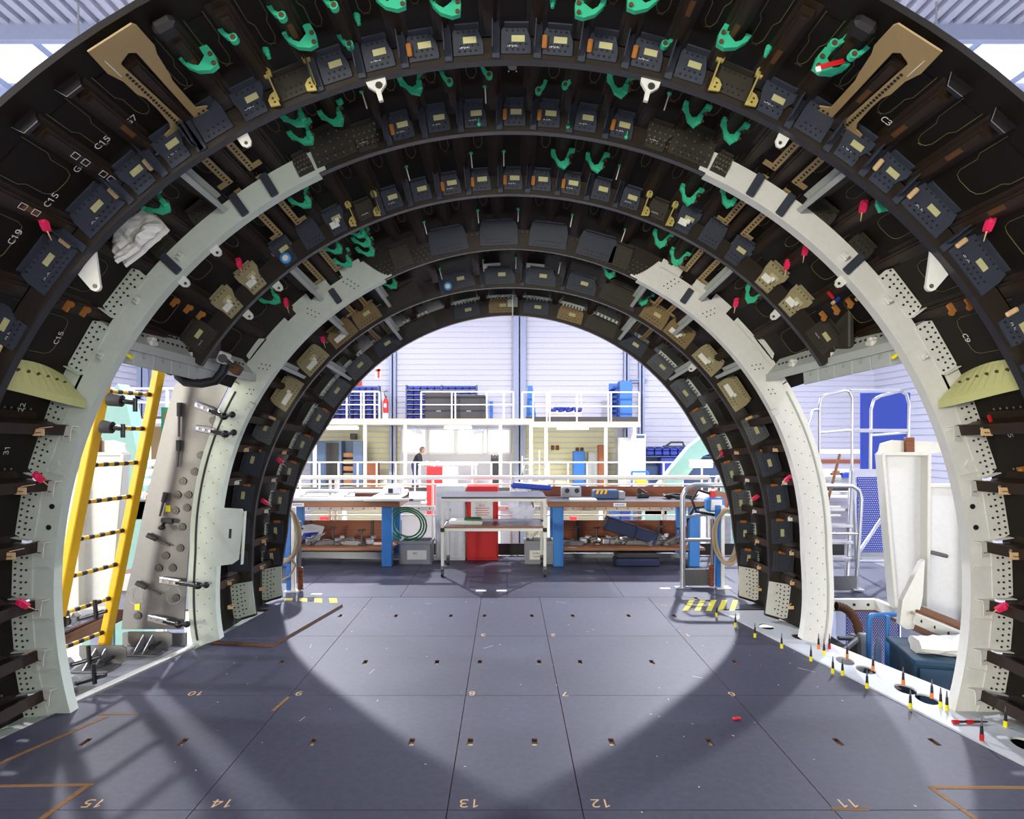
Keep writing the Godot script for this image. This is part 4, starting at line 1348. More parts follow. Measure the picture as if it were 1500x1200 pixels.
	# coloured plugs on the right shoulder above the door
	for e in [[50.0, 4.3], [51.0, 4.12], [71.0, 3.72]]:
		var o := thing("wired_plug", "blue plug with a red flag %s on the right" % ("above the door, farther back" if e[1] > 4.2 else ("above the door" if e[1] > 4 else "on the wall before the white hoop")), "plug")
		o.transform = on_skin(e[1], e[0], 0.07)
		var m := MB.new()
		m.cyl(V(0, 0.03, 0), V(0, -0.01, 0), 0.013, -1, 10)
		part("body", m, M.deep_blue, o)
		m = MB.new()
		m.cyl(V(0, -0.01, 0), V(0, -0.03, 0), 0.012, -1, 10)
		part("tip", m, M.peach_tab, o)
		m = MB.new()
		m.box(V(-0.05, 0.0, 0), V(0.06, 0.02, 0.006), 0.002)
		part("flag", m, M.red, o)
	for e in [[77.5, 3.62], [85.0, 3.62]]:
		var o := tag(MeshInstance3D.new(), "yellow-orange cleat lying on the %s stringer shelf on the right wall" % ("upper" if e[0] < 80 else "lower"), "cleat")
		o.name = numbered("orange_cleat", self)
		var m := MB.new()
		m.box(V(0, 0.012, 0), V(0.035, 0.02, 0.035), 0.006)
		m.cyl(V(-0.025, 0.02, 0.0), V(0.03, 0.028, 0), 0.007, -1, 8)
		o.mesh = m.done()
		o.material_override = M.orange_tab
		add_child(o, true)
		o.position = skin(e[1], e[0] - 1.4, 0.07)
	# the white plastic bag
	var bg := MB.new()
	var nz := FastNoiseLite.new()
	nz.seed = 4
	nz.frequency = 1.6
	var P := func(u: float, v: float) -> Vector3:
		var p0 := at(156, 352, 3.62).lerp(at(203, 288, 3.62), u)
		var p1 := at(176, 388, 3.56).lerp(at(240, 332, 3.56), u)
		var p := p0.lerp(p1, v)
		var b := 0.05 * sin(PI * u) * sin(PI * v)
		return p + V(0, 0, b + 0.07 * nz.get_noise_2d(u, v))
	for i in 12:
		for j in 12:
			var q := [P.call(i / 12.0, j / 12.0), P.call((i + 1) / 12.0, j / 12.0), P.call((i + 1) / 12.0, (j + 1) / 12.0), P.call(i / 12.0, (j + 1) / 12.0)]
			bg.dtri(q[0], q[1], q[2], V(0, 0, 1))
			bg.dtri(q[0], q[2], q[3], V(0, 0, 1))
			for e in 4:
				q[e] = q[e] - V(0, 0, 0.02 + 2.0 * (q[e].z + 3.64) * 0.3)
			bg.dtri(q[0], q[1], q[2], V(0, 0, -1))
			bg.dtri(q[0], q[2], q[3], V(0, 0, -1))
	tag(part("plastic_bag", bg, M.paper, self), "crumpled white plastic sheet hung behind the nearest hoop on the upper left", "sheet")

# ---------------------------------------------------------------- floor of the barrel
const COLS := [-2.62, -1.387, -0.265, 0.332, 1.445, 2.75]
const ROWS := [1.45, 2.866, 4.136, 5.368, 6.67]

func edge_l(d: float) -> float: return -2.75 + 0.224 * (d - 4.019)
func edge_r(d: float) -> float: return 2.602 - 0.205 * (d - 3.266)

# a board as a polygon in plan (x, d), optional slots, with a ply core showing at the edges
func board(parent: Node, poly: PackedVector2Array, slots: Array, y: float, called := "floor_board", thick := 0.018) -> void:
	var top := MB.new()
	var fix := Transform3D(Basis(V(1, 0, 0), V(0, 0, -1), V(0, 1, 0)), V(0, y, 0))   # plan (x, d) -> (x, y, -d)
	top.xf = fix
	var core := MB.new()
	core.xf = fix
	var whole := poly
	var rest: Array[PackedVector2Array] = [whole]
	if slots.size():
		var dmin: float = slots[0].y - 0.042
		var dmax: float = slots[0].y + 0.042
		var band := func(a: float, b: float) -> PackedVector2Array: return PackedVector2Array([Vector2(-9, a), Vector2(9, a), Vector2(9, b), Vector2(-9, b)])
		rest = []
		rest.append_array(Geometry2D.intersect_polygons(whole, band.call(-1.0, dmin)))
		rest.append_array(Geometry2D.intersect_polygons(whole, band.call(dmax, 20.0)))
		var xs := [-9.0]
		for s in slots:
			xs.append(s.x - 0.015)
			xs.append(s.x + 0.015)
		xs.append(9.0)
		for i in range(0, xs.size(), 2):
			rest.append_array(Geometry2D.intersect_polygons(whole, PackedVector2Array([Vector2(xs[i], dmin), Vector2(xs[i + 1], dmin), Vector2(xs[i + 1], dmax), Vector2(xs[i], dmax)])))
	for p in rest:
		top.prism(p, -0.003, 0.0)
		core.prism(p, -thick, -0.003)
	var b := part(called, top, M.deck, parent)
	part("ply_core", core, M.ply_edge, b)

func floor_panels() -> void:
	var o := Node3D.new()
	o.name = "floor"
	o.set_meta("kind", "structure")
	add_child(o)
	var sub := MB.new()
	sub.ext(-2.3, -0.16, -6.66, 2.0, -0.0185, -1.4)
	part("subfloor_beam", sub, M.slot_metal, o)
	var holes := [[], [-2.28, -1.753, -1.052, -0.517, -0.2, 0.148, 0.565, 1.096, 1.79, 2.31], [-1.655, -1.04, -0.515, -0.2, 0.235, 0.535, 1.06, 1.67], [-1.54, -1.026, -0.52, -0.21, 0.227, 0.604, 1.12, 1.54]]
	var hd := [0.0, 3.507, 4.75, 5.98]
	var g := 0.0025
	for r in 4:
		for c in 5:
			var d0: float = ROWS[r] + g
			var d1: float = ROWS[r + 1] - g
			var x0a: float = COLS[c] + g
			var x1a: float = COLS[c + 1] - g
			var x0b := x0a
			var x1b := x1a
			if c == 0:
				x0a = edge_l(d0) + 0.09
				x0b = edge_l(d1) + 0.09
			if c == 4:
				x1a = edge_r(d0)
				x1b = edge_r(d1)
			var poly := PackedVector2Array([Vector2(x0a, d0), Vector2(x1a, d0), Vector2(x1b, d1), Vector2(x0b, d1)])
			if r == 0 and c == 0:
				poly = PackedVector2Array([Vector2(x0a + 0.02, d0), Vector2(-2.02, d0), Vector2(-2.02, d1 - 0.0), Vector2(x0b, d1)])
			var slots := []
			for h in holes[r]:
				if h > COLS[c] and h < COLS[c + 1]:
					slots.append(Vector2(h, hd[r]))
			board(o, poly, slots, 0.0)
			if r == 0 and c == 0:
				board(o, PackedVector2Array([Vector2(-1.99, d0), Vector2(x1a, d0), Vector2(x1a, d1), Vector2(-1.99, d1)]), [], 0.0)
	# worn pale ply showing along some joints
	var W := [[V(-2.62, 0.0005, -3.12), V(-2.36, 0.0005, -3.82), 0.028], [V(-2.5, 0.0005, -3.06), V(-1.96, 0.0005, -3.075), 0.02], [V(-1.985, 0.0005, -3.06), V(-2.03, 0.0005, -2.6), 0.03], [V(1.985, 0.0005, -3.05), V(2.62, 0.0005, -3.045), 0.026], [V(1.99, 0.0005, -3.05), V(2.05, 0.0005, -2.6), 0.024], [V(-1.41, 0.0005, -3.9), V(-1.385, 0.0005, -4.11), 0.02], [V(1.44, 0.0005, -2.875), V(1.6, 0.0005, -2.87), 0.02], [V(-2.43, 0.0005, -3.85), V(-2.2, 0.0005, -3.86), 0.018]]
	for e in W:
		var m := MB.new()
		m.bar(e[0], e[1], e[2], 0.003)
		part("worn_edge", m, M.worn_ply, o)
	# numbers chalked on the boards, to be read from the far side
	for e in [["15", -1.86, 2.92], ["14", -1.28, 2.92], ["13", -0.17, 2.92], ["12", 0.42, 2.92], ["11", 1.53, 2.92], ["9", -1.337, 4.17], ["8", -0.225, 4.17], ["7", 0.37, 4.16], ["6", 1.439, 4.16], ["10", -2.0, 4.17], ["3", -0.2, 5.4], ["2", 0.38, 5.4], ["1", 1.5, 5.4]]:
		text(e[0], 0.085, M.peach_tab, o, Transform3D(Basis(V(-1, 0, 0), V(0, 0, 1), V(0, 1, 0)), V(e[1], 0.0008, -e[2])), "board_number")
	# scuffs: pale scrape marks in the coating
	var rr := RandomNumberGenerator.new()
	rr.seed = 21
	var sc := MB.new()
	for k in 90:
		var x := rr.randf_range(-2.3, 2.3)
		var d := rr.randf_range(2.7, 6.5)
		var a := rr.randf() * TAU
		var l := rr.randf_range(0.004, 0.016) if k % 12 else rr.randf_range(0.05, 0.14)
		sc.bar(V(x, 0.0003, -d), V(x + cos(a) * l, 0.0003, -d + sin(a) * l), rr.randf_range(0.002, 0.006) if k % 12 else 0.0022, 0.0006)
	stuff(part("scrape_mark", sc, M.chalk, o))
	# platform boards beyond the barrel
	var px := [-4.6, -3.4, -2.2, -1.1, 0.0, 1.2, 2.4, 3.6, 4.8]
	for c in 8:
		for e in [[6.675, 8.0], [8.005, 9.0]]:
			board(o, PackedVector2Array([Vector2(px[c] + g, e[0]), Vector2(px[c + 1] - g, e[0]), Vector2(px[c + 1] - g, e[1]), Vector2(px[c] + g, e[1])]), [], 0.0)
	for sd in [-1.0, 1.0]:
		board(o, PackedVector2Array([Vector2(1.95 * sd, 6.2), Vector2(4.8 * sd, 6.2), Vector2(4.8 * sd, 6.67), Vector2(1.95 * sd, 6.67)]), [], 0.0)
		board(o, PackedVector2Array([Vector2(3.75 * sd, 4.3), Vector2(4.8 * sd, 4.3), Vector2(4.8 * sd, 6.2), Vector2(3.75 * sd, 6.2)]), [], 0.0)
	var ps := MB.new()
	ps.ext(-4.8, -0.14, -9.0, 4.8, -0.03, -6.72)
	for sd in [-1.0, 1.0]:
		ps.ext(3.75 * sd, -0.14, -6.72, 4.8 * sd, -0.03, -4.3)
	part("platform_deck", ps, M.ply_edge, o)
	for x in [-4.5, -1.5, 1.5, 4.5]:
		for d in [7.2, 8.8]:
			var lg := MB.new()
			lg.ext(x - 0.08, HALL_Y, -d - 0.08, x + 0.08, -0.14, -d + 0.08)
			part("platform_post", lg, M.steel_blue, o)
	# loose boards
	var lb := thing("loose_board", "loose dark plywood board lying on the floor by the left rear jamb", "board")
	var tl := MB.new()
	tl.xf = Transform3D(Basis(V(1, 0, 0), V(0, 0, -1), V(0, 1, 0)), V(0, 0.024, 0))
	var lp := PackedVector2Array([Vector2(-2.36, 5.17), Vector2(-1.837, 5.09), Vector2(-1.6, 6.3), Vector2(-2.2, 6.45)])
	tl.prism(lp, -0.004, 0.0)
	part("coating", tl, M.deck, lb)
	var tc := MB.new()
	tc.xf = tl.xf
	tc.prism(lp, -0.024, -0.004)
	part("ply_core", tc, M.ply_edge, lb)
	# hazard striped sheets at the far corners
	for sd in [-1, 1]:
		var hz := thing("hazard_mat", "floor patch with yellow and black slanted stripes at the far %s corner" % SIDE_NAME[sd], "marking")
		for j in (4 if sd < 0 else 5):
			var st := MB.new()
			st.xf = Transform3D(Basis(V(1, 0, 0), V(0, 0, -1), V(0, 1, 0)), V(0, 0.003, 0))
			if sd < 0:
				var x := -2.21 + 0.15 * j
				st.prism(PackedVector2Array([Vector2(x, 6.42), Vector2(x + 0.08, 6.42), Vector2(x + 0.02, 6.62), Vector2(x - 0.06, 6.62)]), -0.003, 0.0)
			else:
				var x := 1.66 + 0.11 * j
				st.prism(PackedVector2Array([Vector2(x, 6.14), Vector2(x + 0.055, 6.14), Vector2(x + 0.235, 6.55), Vector2(x + 0.18, 6.55)]), -0.003, 0.0)
			part("yellow_stripe", st, M.hazard, hz)
	for e in [[-0.28, 6.95, "left sticker of the pair on the floor before the trolley"], [-0.06, 6.95, "right sticker of the pair on the floor before the trolley"], [1.72, 7.06, "sticker on the floor by the handrail foot"], [-2.0, 6.8, "sticker on the floor by the left hazard stripes"]]:
		var s := MB.new()
		s.box(V(0, 0.001, 0), V(0.11, 0.002, 0.06))
		tag(part("floor_sticker", s, M.paper, self, Transform3D(Basis(), V(e[0], 0.0, -e[1]))), "white " + e[2], "sticker")
	var sp := MB.new()
	sp.box(V(0, 0.008, 0), V(0.035, 0.015, 0.022), 0.005)
	sp.box(V(0.022, 0.01, 0.004), V(0.02, 0.014, 0.02), 0.005)
	tag(part("dropped_stopper", sp, M.red, self, Transform3D(Basis(Vector3.UP, 0.3), V(1.33, 0, -3.78))), "small red plastic cap lying on the floor at the right", "cap")
	# the white sill along the right wall, with oval openings
	var cs := CSGPolygon3D.new()
	cs.name = "trim_1"
	cs.set_meta("kind", "structure")
	cs.polygon = PackedVector2Array([Vector2(edge_r(1.5) - 0.02, 1.5), Vector2(edge_r(1.5) + 0.5, 1.5), Vector2(edge_r(4.0) + 0.46, 4.0), Vector2(edge_r(5.2) + 0.34, 5.2), Vector2(edge_r(6.12) + 0.4, 6.12), Vector2(edge_r(6.12) - 0.02, 6.12)])
	cs.depth = 0.012
	cs.material = M.sill_white
	add_child(cs)
	cs.transform = Transform3D(Basis(V(1, 0, 0), V(0, 0, -1), V(0, 1, 0)), V(0, 0.012, 0))
	for e in [[2.24, 5.6], [2.4, 5.32], [2.47, 4.74], [2.52, 4.56], [2.585, 4.21], [2.62, 4.05], [2.76, 3.45], [2.9, 2.9]]:
		var h := CSGCylinder3D.new()
		h.name = "opening"
		h.radius = 0.062
		h.height = 0.1
		h.sides = 20
		h.operation = CSGShape3D.OPERATION_SUBTRACTION
		cs.add_child(h, true)
		h.transform = Transform3D(Basis(V(0.95, -0.22, 0), V(0, 0, -1), V(0.3, 1.45, 0)), V(e[0], e[1], 0))
	var sk := MB.new()
	sk.ext(2.0, -0.3, -6.5, 3.1, -0.26, -1.5)
	struct("trim_2", sk, M.dark_grey)
	# coloured marking pins on the sill
	var seen_pin := {}
	for e in [["y", 2.023, 5.296], ["y", 1.97, 5.598], ["y", 1.91, 5.915], ["y", 2.126, 5.024], ["y", 2.218, 4.736], ["o", 2.404, 5.008], ["y", 2.378, 4.868], ["r", 2.488, 5.008], ["y", 2.255, 4.491], ["y", 2.302, 4.453], ["o", 2.513, 4.794], ["y", 2.344, 4.225], ["o", 2.563, 4.543], ["o", 2.615, 4.283], ["y", 2.43, 3.909], ["o", 2.659, 4.061], ["y", 2.626, 3.929], ["y", 2.63, 3.88], ["r", 2.56, 3.499], ["y", 2.814, 3.662]]:
		var col: String = {"y": "yellow", "o": "orange", "r": "red"}[e[0]]
		var z: float = e[2]
		var at_ := "by the far foot of the right wall" if z > 5.4 else ("by the right rear jamb foot" if z > 4.85 else ("in the farther half of the right doorway" if z > 4.3 else ("in the nearer half of the right doorway" if z > 3.85 else "in front of the right white hoop's foot")))
		var key: String = col + at_
		seen_pin[key] = seen_pin.get(key, 0) + 1
		var pe: String = ["", "", ", second one", ", third one", ", fourth one", ", fifth one"][seen_pin[key]]
		var o2 := thing("marking_pin", "%s-collared pin on the white sill %s%s" % [col, at_, pe], "pin", V(e[1], 0.012, -e[2]), "%s collared pins on the sill %s" % [col, at_])
		var c := MB.new()
		c.cyl(V(0, 0, 0), V(0, 0.035, 0), 0.011, -1, 10)
		part("collar", c, M.yellow_pin if e[0] == "y" else (M.orange_pin if e[0] == "o" else M.red), o2)
		c = MB.new()
		c.cyl(V(0, 0.035, 0), V(0, 0.08, 0), 0.009, 0.007, 8)
		part("sleeve", c, M.black, o2)
		c = MB.new()
		c.cyl(V(0, 0.08, 0), V(0, 0.118, 0), 0.006, 0.0025, 8)
		part("tip", c, M.steel, o2)
	for j in 2:
		var o2 := thing("marking_pin", ["red tipped pin lying on the sill by the right wall", "second red tipped pin lying on the sill, nearer the white hoop"][j], "pin", V(2.62 - 0.08 * j, 0.024, -3.7))
		var c := MB.new()
		c.cyl(V(0, 0, 0), V(0.035, 0, 0.0), 0.011, -1, 8)
		part("collar", c, M.red, o2)
		c = MB.new()
		c.cyl(V(0.035, 0, 0.0), V(0.12, 0, 0.0), 0.008, 0.004, 8)
		part("shank", c, M.steel_dark, o2)
	# left: white sill strip and the grey threshold plate outside it
	var ls := MB.new()
	ls.bar(V(-2.72, 0.006, -3.98), V(-2.45, 0.006, -5.2), 0.05, 0.012, 0.003)
	struct("trim_3", ls, M.white_paint)
	var tp := MB.new()
	tp.xf = Transform3D(Basis(V(1, 0, 0), V(0, 0, -1), V(0, 1, 0)), V(0, -0.004, 0))
	tp.prism(PackedVector2Array([Vector2(-2.76, 3.9), Vector2(-2.48, 5.16), Vector2(-3.0, 5.16), Vector2(-3.16, 4.7), Vector2(-3.2, 3.9)]), -0.05, 0.0)
	struct("trim_4", tp, M.crate_grey)
	for sd in [-1.0, 1.0]:
		var lw := MB.new()
		lw.xf = Transform3D(Basis(V(1, 0, 0), V(0, 0, -1), V(0, 1, 0)), V(0, -0.02, 0))
		if sd < 0:
			lw.prism(PackedVector2Array([Vector2(-2.55, 1.5), Vector2(-3.05, 1.5), Vector2(-2.95, 3.9), Vector2(-2.6, 3.9)]), -0.06, 0.0)
			lw.prism(PackedVector2Array([Vector2(-2.3, 5.1), Vector2(-2.62, 5.16), Vector2(-2.4, 6.5), Vector2(-2.0, 6.5)]), -0.06, 0.0)
			struct("trim_5", lw, M.primer)

# ---------------------------------------------------------------- the jig things in the left doorway
func left_door() -> void:
	# yellow ladder
	var o := thing("access_ladder", "yellow steel ladder with black and yellow striped rungs leaning in the left doorway", "ladder")
	var fb := V(-3.03, 0.03, -4.86)
	var ft := V(-2.58, 2.28, -4.86)
	var nb := V(-3.1, 0.03, -4.36)
	var nt := V(-2.66, 2.28, -4.36)
	for e in [[fb, ft], [nb, nt]]:
		var m := MB.new()
		m.bar(e[0], e[1], 0.05, 0.1, 0.006, Vector3.BACK)
		part("rail", m, M.yellow, o)
	var ft2 := MB.new()
	ft2.box(fb + V(0, -0.02, 0), V(0.22, 0.015, 0.1), 0.003)
	for sx in [-0.08, 0.08]:
		ft2.cyl(fb + V(sx, -0.01, 0.02), fb + V(sx, 0.01, 0.02), 0.012, -1, 6)
	part("foot", ft2, M.yellow, o)
	for k in 9:
		var f := 0.075 + 0.112 * k
		var a := nb.lerp(nt, f)
		var b := fb.lerp(ft, f)
		var m := MB.new()
		m.cyl(a, b, 0.016, -1, 10)
		var rn := part("rung", m, M.yellow, o)
		for j in 5:
			var c := MB.new()
			c.cyl(a.lerp(b, 0.06 + 0.19 * j), a.lerp(b, 0.15 + 0.19 * j), 0.0165, -1, 10)
			part("black_band", c, M.dark_grey, rn)
	# the big stainless jig plate
	var p := thing("jig_plate", "tall stainless steel jig plate with dark knobs beside the left rear jamb", "plate")
	var pl := PackedVector2Array()
	var pts := [[255, 565], [285, 535], [345, 545], [318, 600], [300, 660], [284, 740], [275, 820], [270, 905], [268, 922], [178, 922], [182, 880], [196, 820], [210, 750], [224, 690], [238, 630]]
	for e in pts:
		var q := at(e[0], e[1], 5.15)
		pl.append(Vector2(q.x, q.y))
	var m3 := MB.new()
	m3.prism(pl, -0.012, 0.0)
	part("plate", m3, M.steel, p, Transform3D(Basis(), V(0, 0, -5.15)))
	var low := MB.new()
	low.box(V(-2.79, 0.05, -5.135), V(0.5, 0.1, 0.03), 0.003)
	part("base_block", low, M.steel, p)
	var kn := MB.new()
	kn.lathe([Vector2(0.0, 0.012), Vector2(0.014, 0.012), Vector2(0.018, 0.01), Vector2(0.03, 0.01), Vector2(0.032, 0.0)], 16)
	var knm := kn.done()
	for e in [[312, 616], [294, 667], [285, 691], [268, 705], [260, 725], [276, 725], [257, 748], [274, 744], [267, 772], [264, 803], [243, 814], [233, 832], [253, 832], [258, 876], [202, 902]]:
		var q := at(e[0], e[1], 5.148)
		part("knob", knm, M.steel_dark, p, Transform3D(Basis(Vector3.RIGHT, PI / 2), q))
	for e in [[263, 590, 262, 640], [262, 645, 260, 684], [243, 722, 234, 756], [216, 784, 249, 800], [200, 854, 235, 871]]:
		var a := at(e[0], e[1], 5.12)
		var b := at(e[2], e[3], 5.12)
		var t := MB.new()
		t.cyl(a, a.lerp(b, 0.4), 0.021, 0.019, 10)
		var hp := part("pin_handle", t, M.dark_grey, p)
		t = MB.new()
		t.cyl(a.lerp(b, 0.4), b, 0.011, 0.008, 8)
		part("shank", t, M.steel_dark, hp)
	for e in [[246, 745, "12"], [201, 889, "7"]]:
		var t := MB.new()
		t.box(at(e[0], e[1], 5.146), V(0.04, 0.05, 0.003))
		var tg := part("yellow_label", t, M.yellow_pin, p)
	# toggle clamps: clear plastic arm, black handle, spindle
	for e in [[300, 598, 328, 610, "upper"], [302, 630, 330, 636, "second"], [250, 852, 290, 858, "third"], [232, 908, 262, 915, "lowest"]]:
		var t := thing("toggle_clamp", "toggle clamp with a pale arm and black handle on the steel plate, %s of four" % e[4], "clamp")
		var a := at(e[0], e[1], 5.1)
		var b := at(e[2], e[3], 5.04)
		var dir := (b - a).normalized()
		var m := MB.new()
		m.bar(a - dir * 0.1, a + dir * 0.09, 0.03, 0.05, 0.006)
		for j in 3:
			m.cyl(a + dir * (-0.07 + 0.06 * j) + V(0, 0, 0.0), a + dir * (-0.07 + 0.06 * j) + V(0, 0, 0.03), 0.008, -1, 8)
		part("arm", m, M.aluminium, t)
		m = MB.new()
		m.bar(a + dir * 0.05, b, 0.035, 0.03, 0.006)
		m.ball(b, V(0.035, 0.03, 0.035), 10)
		part("link", m, M.black_gloss, t)
		m = MB.new()
		m.cyl(b, b + V(0.07, 0.01, 0.03), 0.012, -1, 8)
		m.ball(b + V(0.08, 0.012, 0.035), V(0.026, 0.026, 0.026), 10)
		part("handle", m, M.black, t)
	# small black locking handle and wire loops
	var lk := thing("locking_lever", "small black locking lever in the middle of the steel plate", "lever")
	var m4 := MB.new()
	m4.bar(at(236, 762, 5.1), at(254, 764, 5.1), 0.03, 0.04, 0.008)
	m4.cyl(at(240, 766, 5.1), at(237, 772, 5.06), 0.014, -1, 8)
	m4.ball(at(237, 773, 5.05), V(0.028, 0.02, 0.028), 10)
	part("lever", m4, M.black, lk)
	for e in [[199, 868, 11, "left"], [254, 868, 14, "right"]]:
		var c := at(e[0], e[1], 5.11)
		var pp := []
		for k in 20:
			pp.append(c + V(cos(TAU * k / 20) * 0.06, sin(TAU * k / 20) * 0.07 - 0.02, 0.01 * sin(k)))
		var w := MB.new()
		w.tube(pp, 0.002, 5, true)
		tag(part("wire_loop", w, M.aluminium, self), "thin %s wire loop hanging on the lower steel plate" % e[3], "wire")
	# black C-shaped handle at the head of the doorway
	var h := thing("door_pull", "large black U shaped handle under the left door header", "handle")
	var hm := MB.new()
	hm.tube([at(258, 535, 4.55), at(262, 552, 4.55), at(272, 560, 4.55), at(295, 562, 4.55), at(315, 558, 4.55), at(326, 545, 4.55), at(333, 528, 4.55)], 0.032, 10)
	part("grip", hm, M.black, h)
	hm = MB.new()
	hm.ball(at(250, 538, 4.56), V(0.05, 0.06, 0.05), 12)
	part("pivot", hm, M.black_gloss, h)
	hm = MB.new()
	hm.bar(at(322, 522, 4.5), at(334, 527, 4.5), 0.09, 0.08, 0.01)
	part("white_block", hm, M.white_paint, h)
	hm = MB.new()
	hm.cyl(at(327, 524, 4.44), at(346, 540, 4.48), 0.014, -1, 8)
	hm.cyl(at(326, 525, 4.435), at(326, 525, 4.40), 0.03, -1, 14)
	part("spindle", hm, M.black, h)
	hm = MB.new()
	hm.bar(at(340, 537, 4.5), at(352, 545, 4.5), 0.07, 0.07, 0.008)
	part("brown_block", hm, M.rubber, h)
	# steel knee clamps on the threshold
	for e in [[-2.93, 4.62, "nearer"], [-2.77, 4.95, "farther"]]:
		var t := thing("knee_bracket", "steel gusseted angle bracket bolted to the left threshold, the %s one" % e[2], "bracket", V(e[0], -0.002, -e[1]))
		var m := MB.new()
		m.box(V(0, 0.006, 0), V(0.27, 0.012, 0.18), 0.003)
		part("base", m, M.steel, t)
		m = MB.new()
		m.prism(PackedVector2Array([Vector2(-0.17, 0.07), Vector2(-0.14, 0.02), Vector2(0.14, 0.01), Vector2(0.17, 0.04), Vector2(0.17, 0.12), Vector2(0.14, 0.14), Vector2(-0.17, 0.14)]), -0.088, -0.076)
		part("upright", m, M.steel, t)
		for x in [-0.05, 0.02]:
			m = MB.new()
			m.xf = Transform3D(Basis(V(0, 0, 1), V(0, 1, 0), V(-1, 0, 0)), V(x, 0, 0))
			m.prism(PackedVector2Array([Vector2(-0.078, 0.012), Vector2(0.07, 0.012), Vector2(-0.078, 0.12)]), -0.004, 0.004)
			part("gusset", m, M.aluminium, t)
		m = MB.new()
		m.cyl(V(0.08, 0.06, -0.07), V(0.08, 0.06, 0.03), 0.012, -1, 8)
		m.cyl(V(0.08, 0.06, 0.03), V(0.08, 0.06, 0.06), 0.02, -1, 8)
		part("bolt", m, M.black, t)
	for e in [[-2.87, 0.05, 4.2, "lowest"], [-3.0, 0.12, 4.35, "middle"], [-3.02, 0.4, 4.45, "upper"]]:
		var t := thing("edge_clamp", "black and silver clamp head at the near edge of the left doorway, %s" % e[3], "clamp", V(e[0], e[1], -e[2]))
		var m := MB.new()
		m.box(V(0, 0, 0), V(0.16, 0.09, 0.1), 0.025)
		part("body", m, M.aluminium, t)
		m = MB.new()
		m.cyl(V(0.03, 0.0, 0.051), V(0.03, 0.0, 0.075), 0.035, -1, 14)
		m.cyl(V(0.08, 0.0, 0), V(0.26, 0.05, -0.02), 0.014, -1, 8)
		m.cyl(V(0.2, 0.0, 0), V(0.19, 0.13, 0), 0.014, -1, 8)
		part("spindle", m, M.black_gloss, t)
		if e[3] == "lowest":
			m = MB.new()
			m.box(V(0.02, -0.048, 0), V(0.3, 0.012, 0.16), 0.002)
			part("base", m, M.steel, t)
	# two pneumatic drills hung on the near jamb
	for e in [[160, 585, 198, 590, "upper"], [150, 625, 180, 628, "lower"]]:
		var t := thing("clamp_barrel", "black cylinder clamp with a cross handle in the left doorway, %s one" % e[4], "clamp")
		var a := at(e[0], e[1], 4.3)
		var b := at(e[2], e[3], 4.3)
		var m := MB.new()
		m.cyl(a, a.lerp(b, 0.5), 0.045, 0.04, 12)
		part("barrel", m, M.dark_grey, t)
		m = MB.new()
		m.cyl(a.lerp(b, 0.5), b, 0.018, -1, 8)
		m.cyl(b + V(0, -0.06, 0), b + V(0, 0.03, 0), 0.015, -1, 8)
		part("spindle", m, M.black_gloss, t)

# white tray-like door covers, mirrored left and right
func door_cover(sd: int) -> void:
	var o := thing("door_cover", "tall white box-framed door cover standing outside the %s doorway" % SIDE_NAME[sd], "door cover")
	var d := 5.7
	var cx := (1335.0 - 743.0) / 950.0 * d
	if sd < 0:
		cx = (138.0 - 743.0) / 950.0 * d
	var xf := Transform3D(Basis(Vector3.UP, -0.12 * sd).scaled(V(1, 1, 1)), V(cx, 0.0, -d))
	var m := MB.new()
	m.xf = xf
	var s := float(sd)
	var y0 := 0.15
	var y1 := 1.5
	# main tray: narrowing downwards
	var L0 := -0.24 * s
	var L1 := -0.13 * s
	var R0 := 0.14 * s
	var R1 := 0.13 * s
	m.prism(PackedVector2Array([Vector2(L0, y1), Vector2(R0, y1), Vector2(R1, y0), Vector2(L1, y0)]), -0.12, -0.1)
	part("tray_back", m, M.cabinet_white, o)
	var fr := MB.new()
	fr.xf = xf
	var z := V(0, 0, -0.05)
	for e in [[V(L0, y1, 0), V(R0, y1, 0)], [V(L0, y1, 0), V(L1, y0, 0)], [V(R0, y1, 0), V(R1, y0, 0)], [V(L1, y0, 0), V(R1, y0, 0)]]:
		fr.bar(e[0] + z, e[1] + z, 0.03, 0.14, 0.004, V(0, 0, 1))
	part("tray_frame", fr, M.white_paint, o)
	var hd := MB.new()
	hd.xf = xf
	hd.prism(PackedVector2Array([Vector2(L0, y1), Vector2(R0 + 0.02 * s, y1), Vector2(R0 + 0.24 * s, y1 + 0.02), Vector2(R0 + 0.24 * s, y1 + 0.1), Vector2(L0 + 0.12 * s, y1 + 0.12), Vector2(L0 + 0.02 * s, y1 + 0.09)]), -0.1, -0.06)
	part("head_board", hd, M.white_paint, o)
	var bk := MB.new()
	bk.xf = xf
	bk.box(V(0.0, y1 + 0.07, -0.04), V(0.07, 0.15, 0.05), 0.004)
	part("brown_block", bk, M.red_ply, o)
	var rt := MB.new()
	rt.xf = xf
	rt.ext(0.16 * s, 0.02, -0.1, 0.48 * s, 1.2, -0.08)
	part("side_panel", rt, M.cabinet_white, o)
	var rf := MB.new()
	rf.xf = xf
	for e in [[V(0.16 * s, 0.04, 0), V(0.48 * s, 0.0, 0)], [V(0.16 * s, 1.22, 0), V(0.48 * s, 1.22, 0)], [V(0.47 * s, 0.0, 0), V(0.47 * s, 1.22, 0)]]:
		rf.bar(e[0] + z, e[1] + z, 0.03, 0.1, 0.004, V(0, 0, 1))
	part("side_frame", rf, M.white_paint, o)
	var kn := MB.new()
	kn.xf = xf
	kn.cyl(V(0.19 * s, 0.63, -0.06), V(0.28 * s, 0.61, 0.02), 0.018, -1, 10)
	kn.cyl(V(0.28 * s, 0.61, 0.02), V(0.29 * s, 0.608, 0.025), 0.013, -1, 10)
	part("latch", kn, M.steel, o)

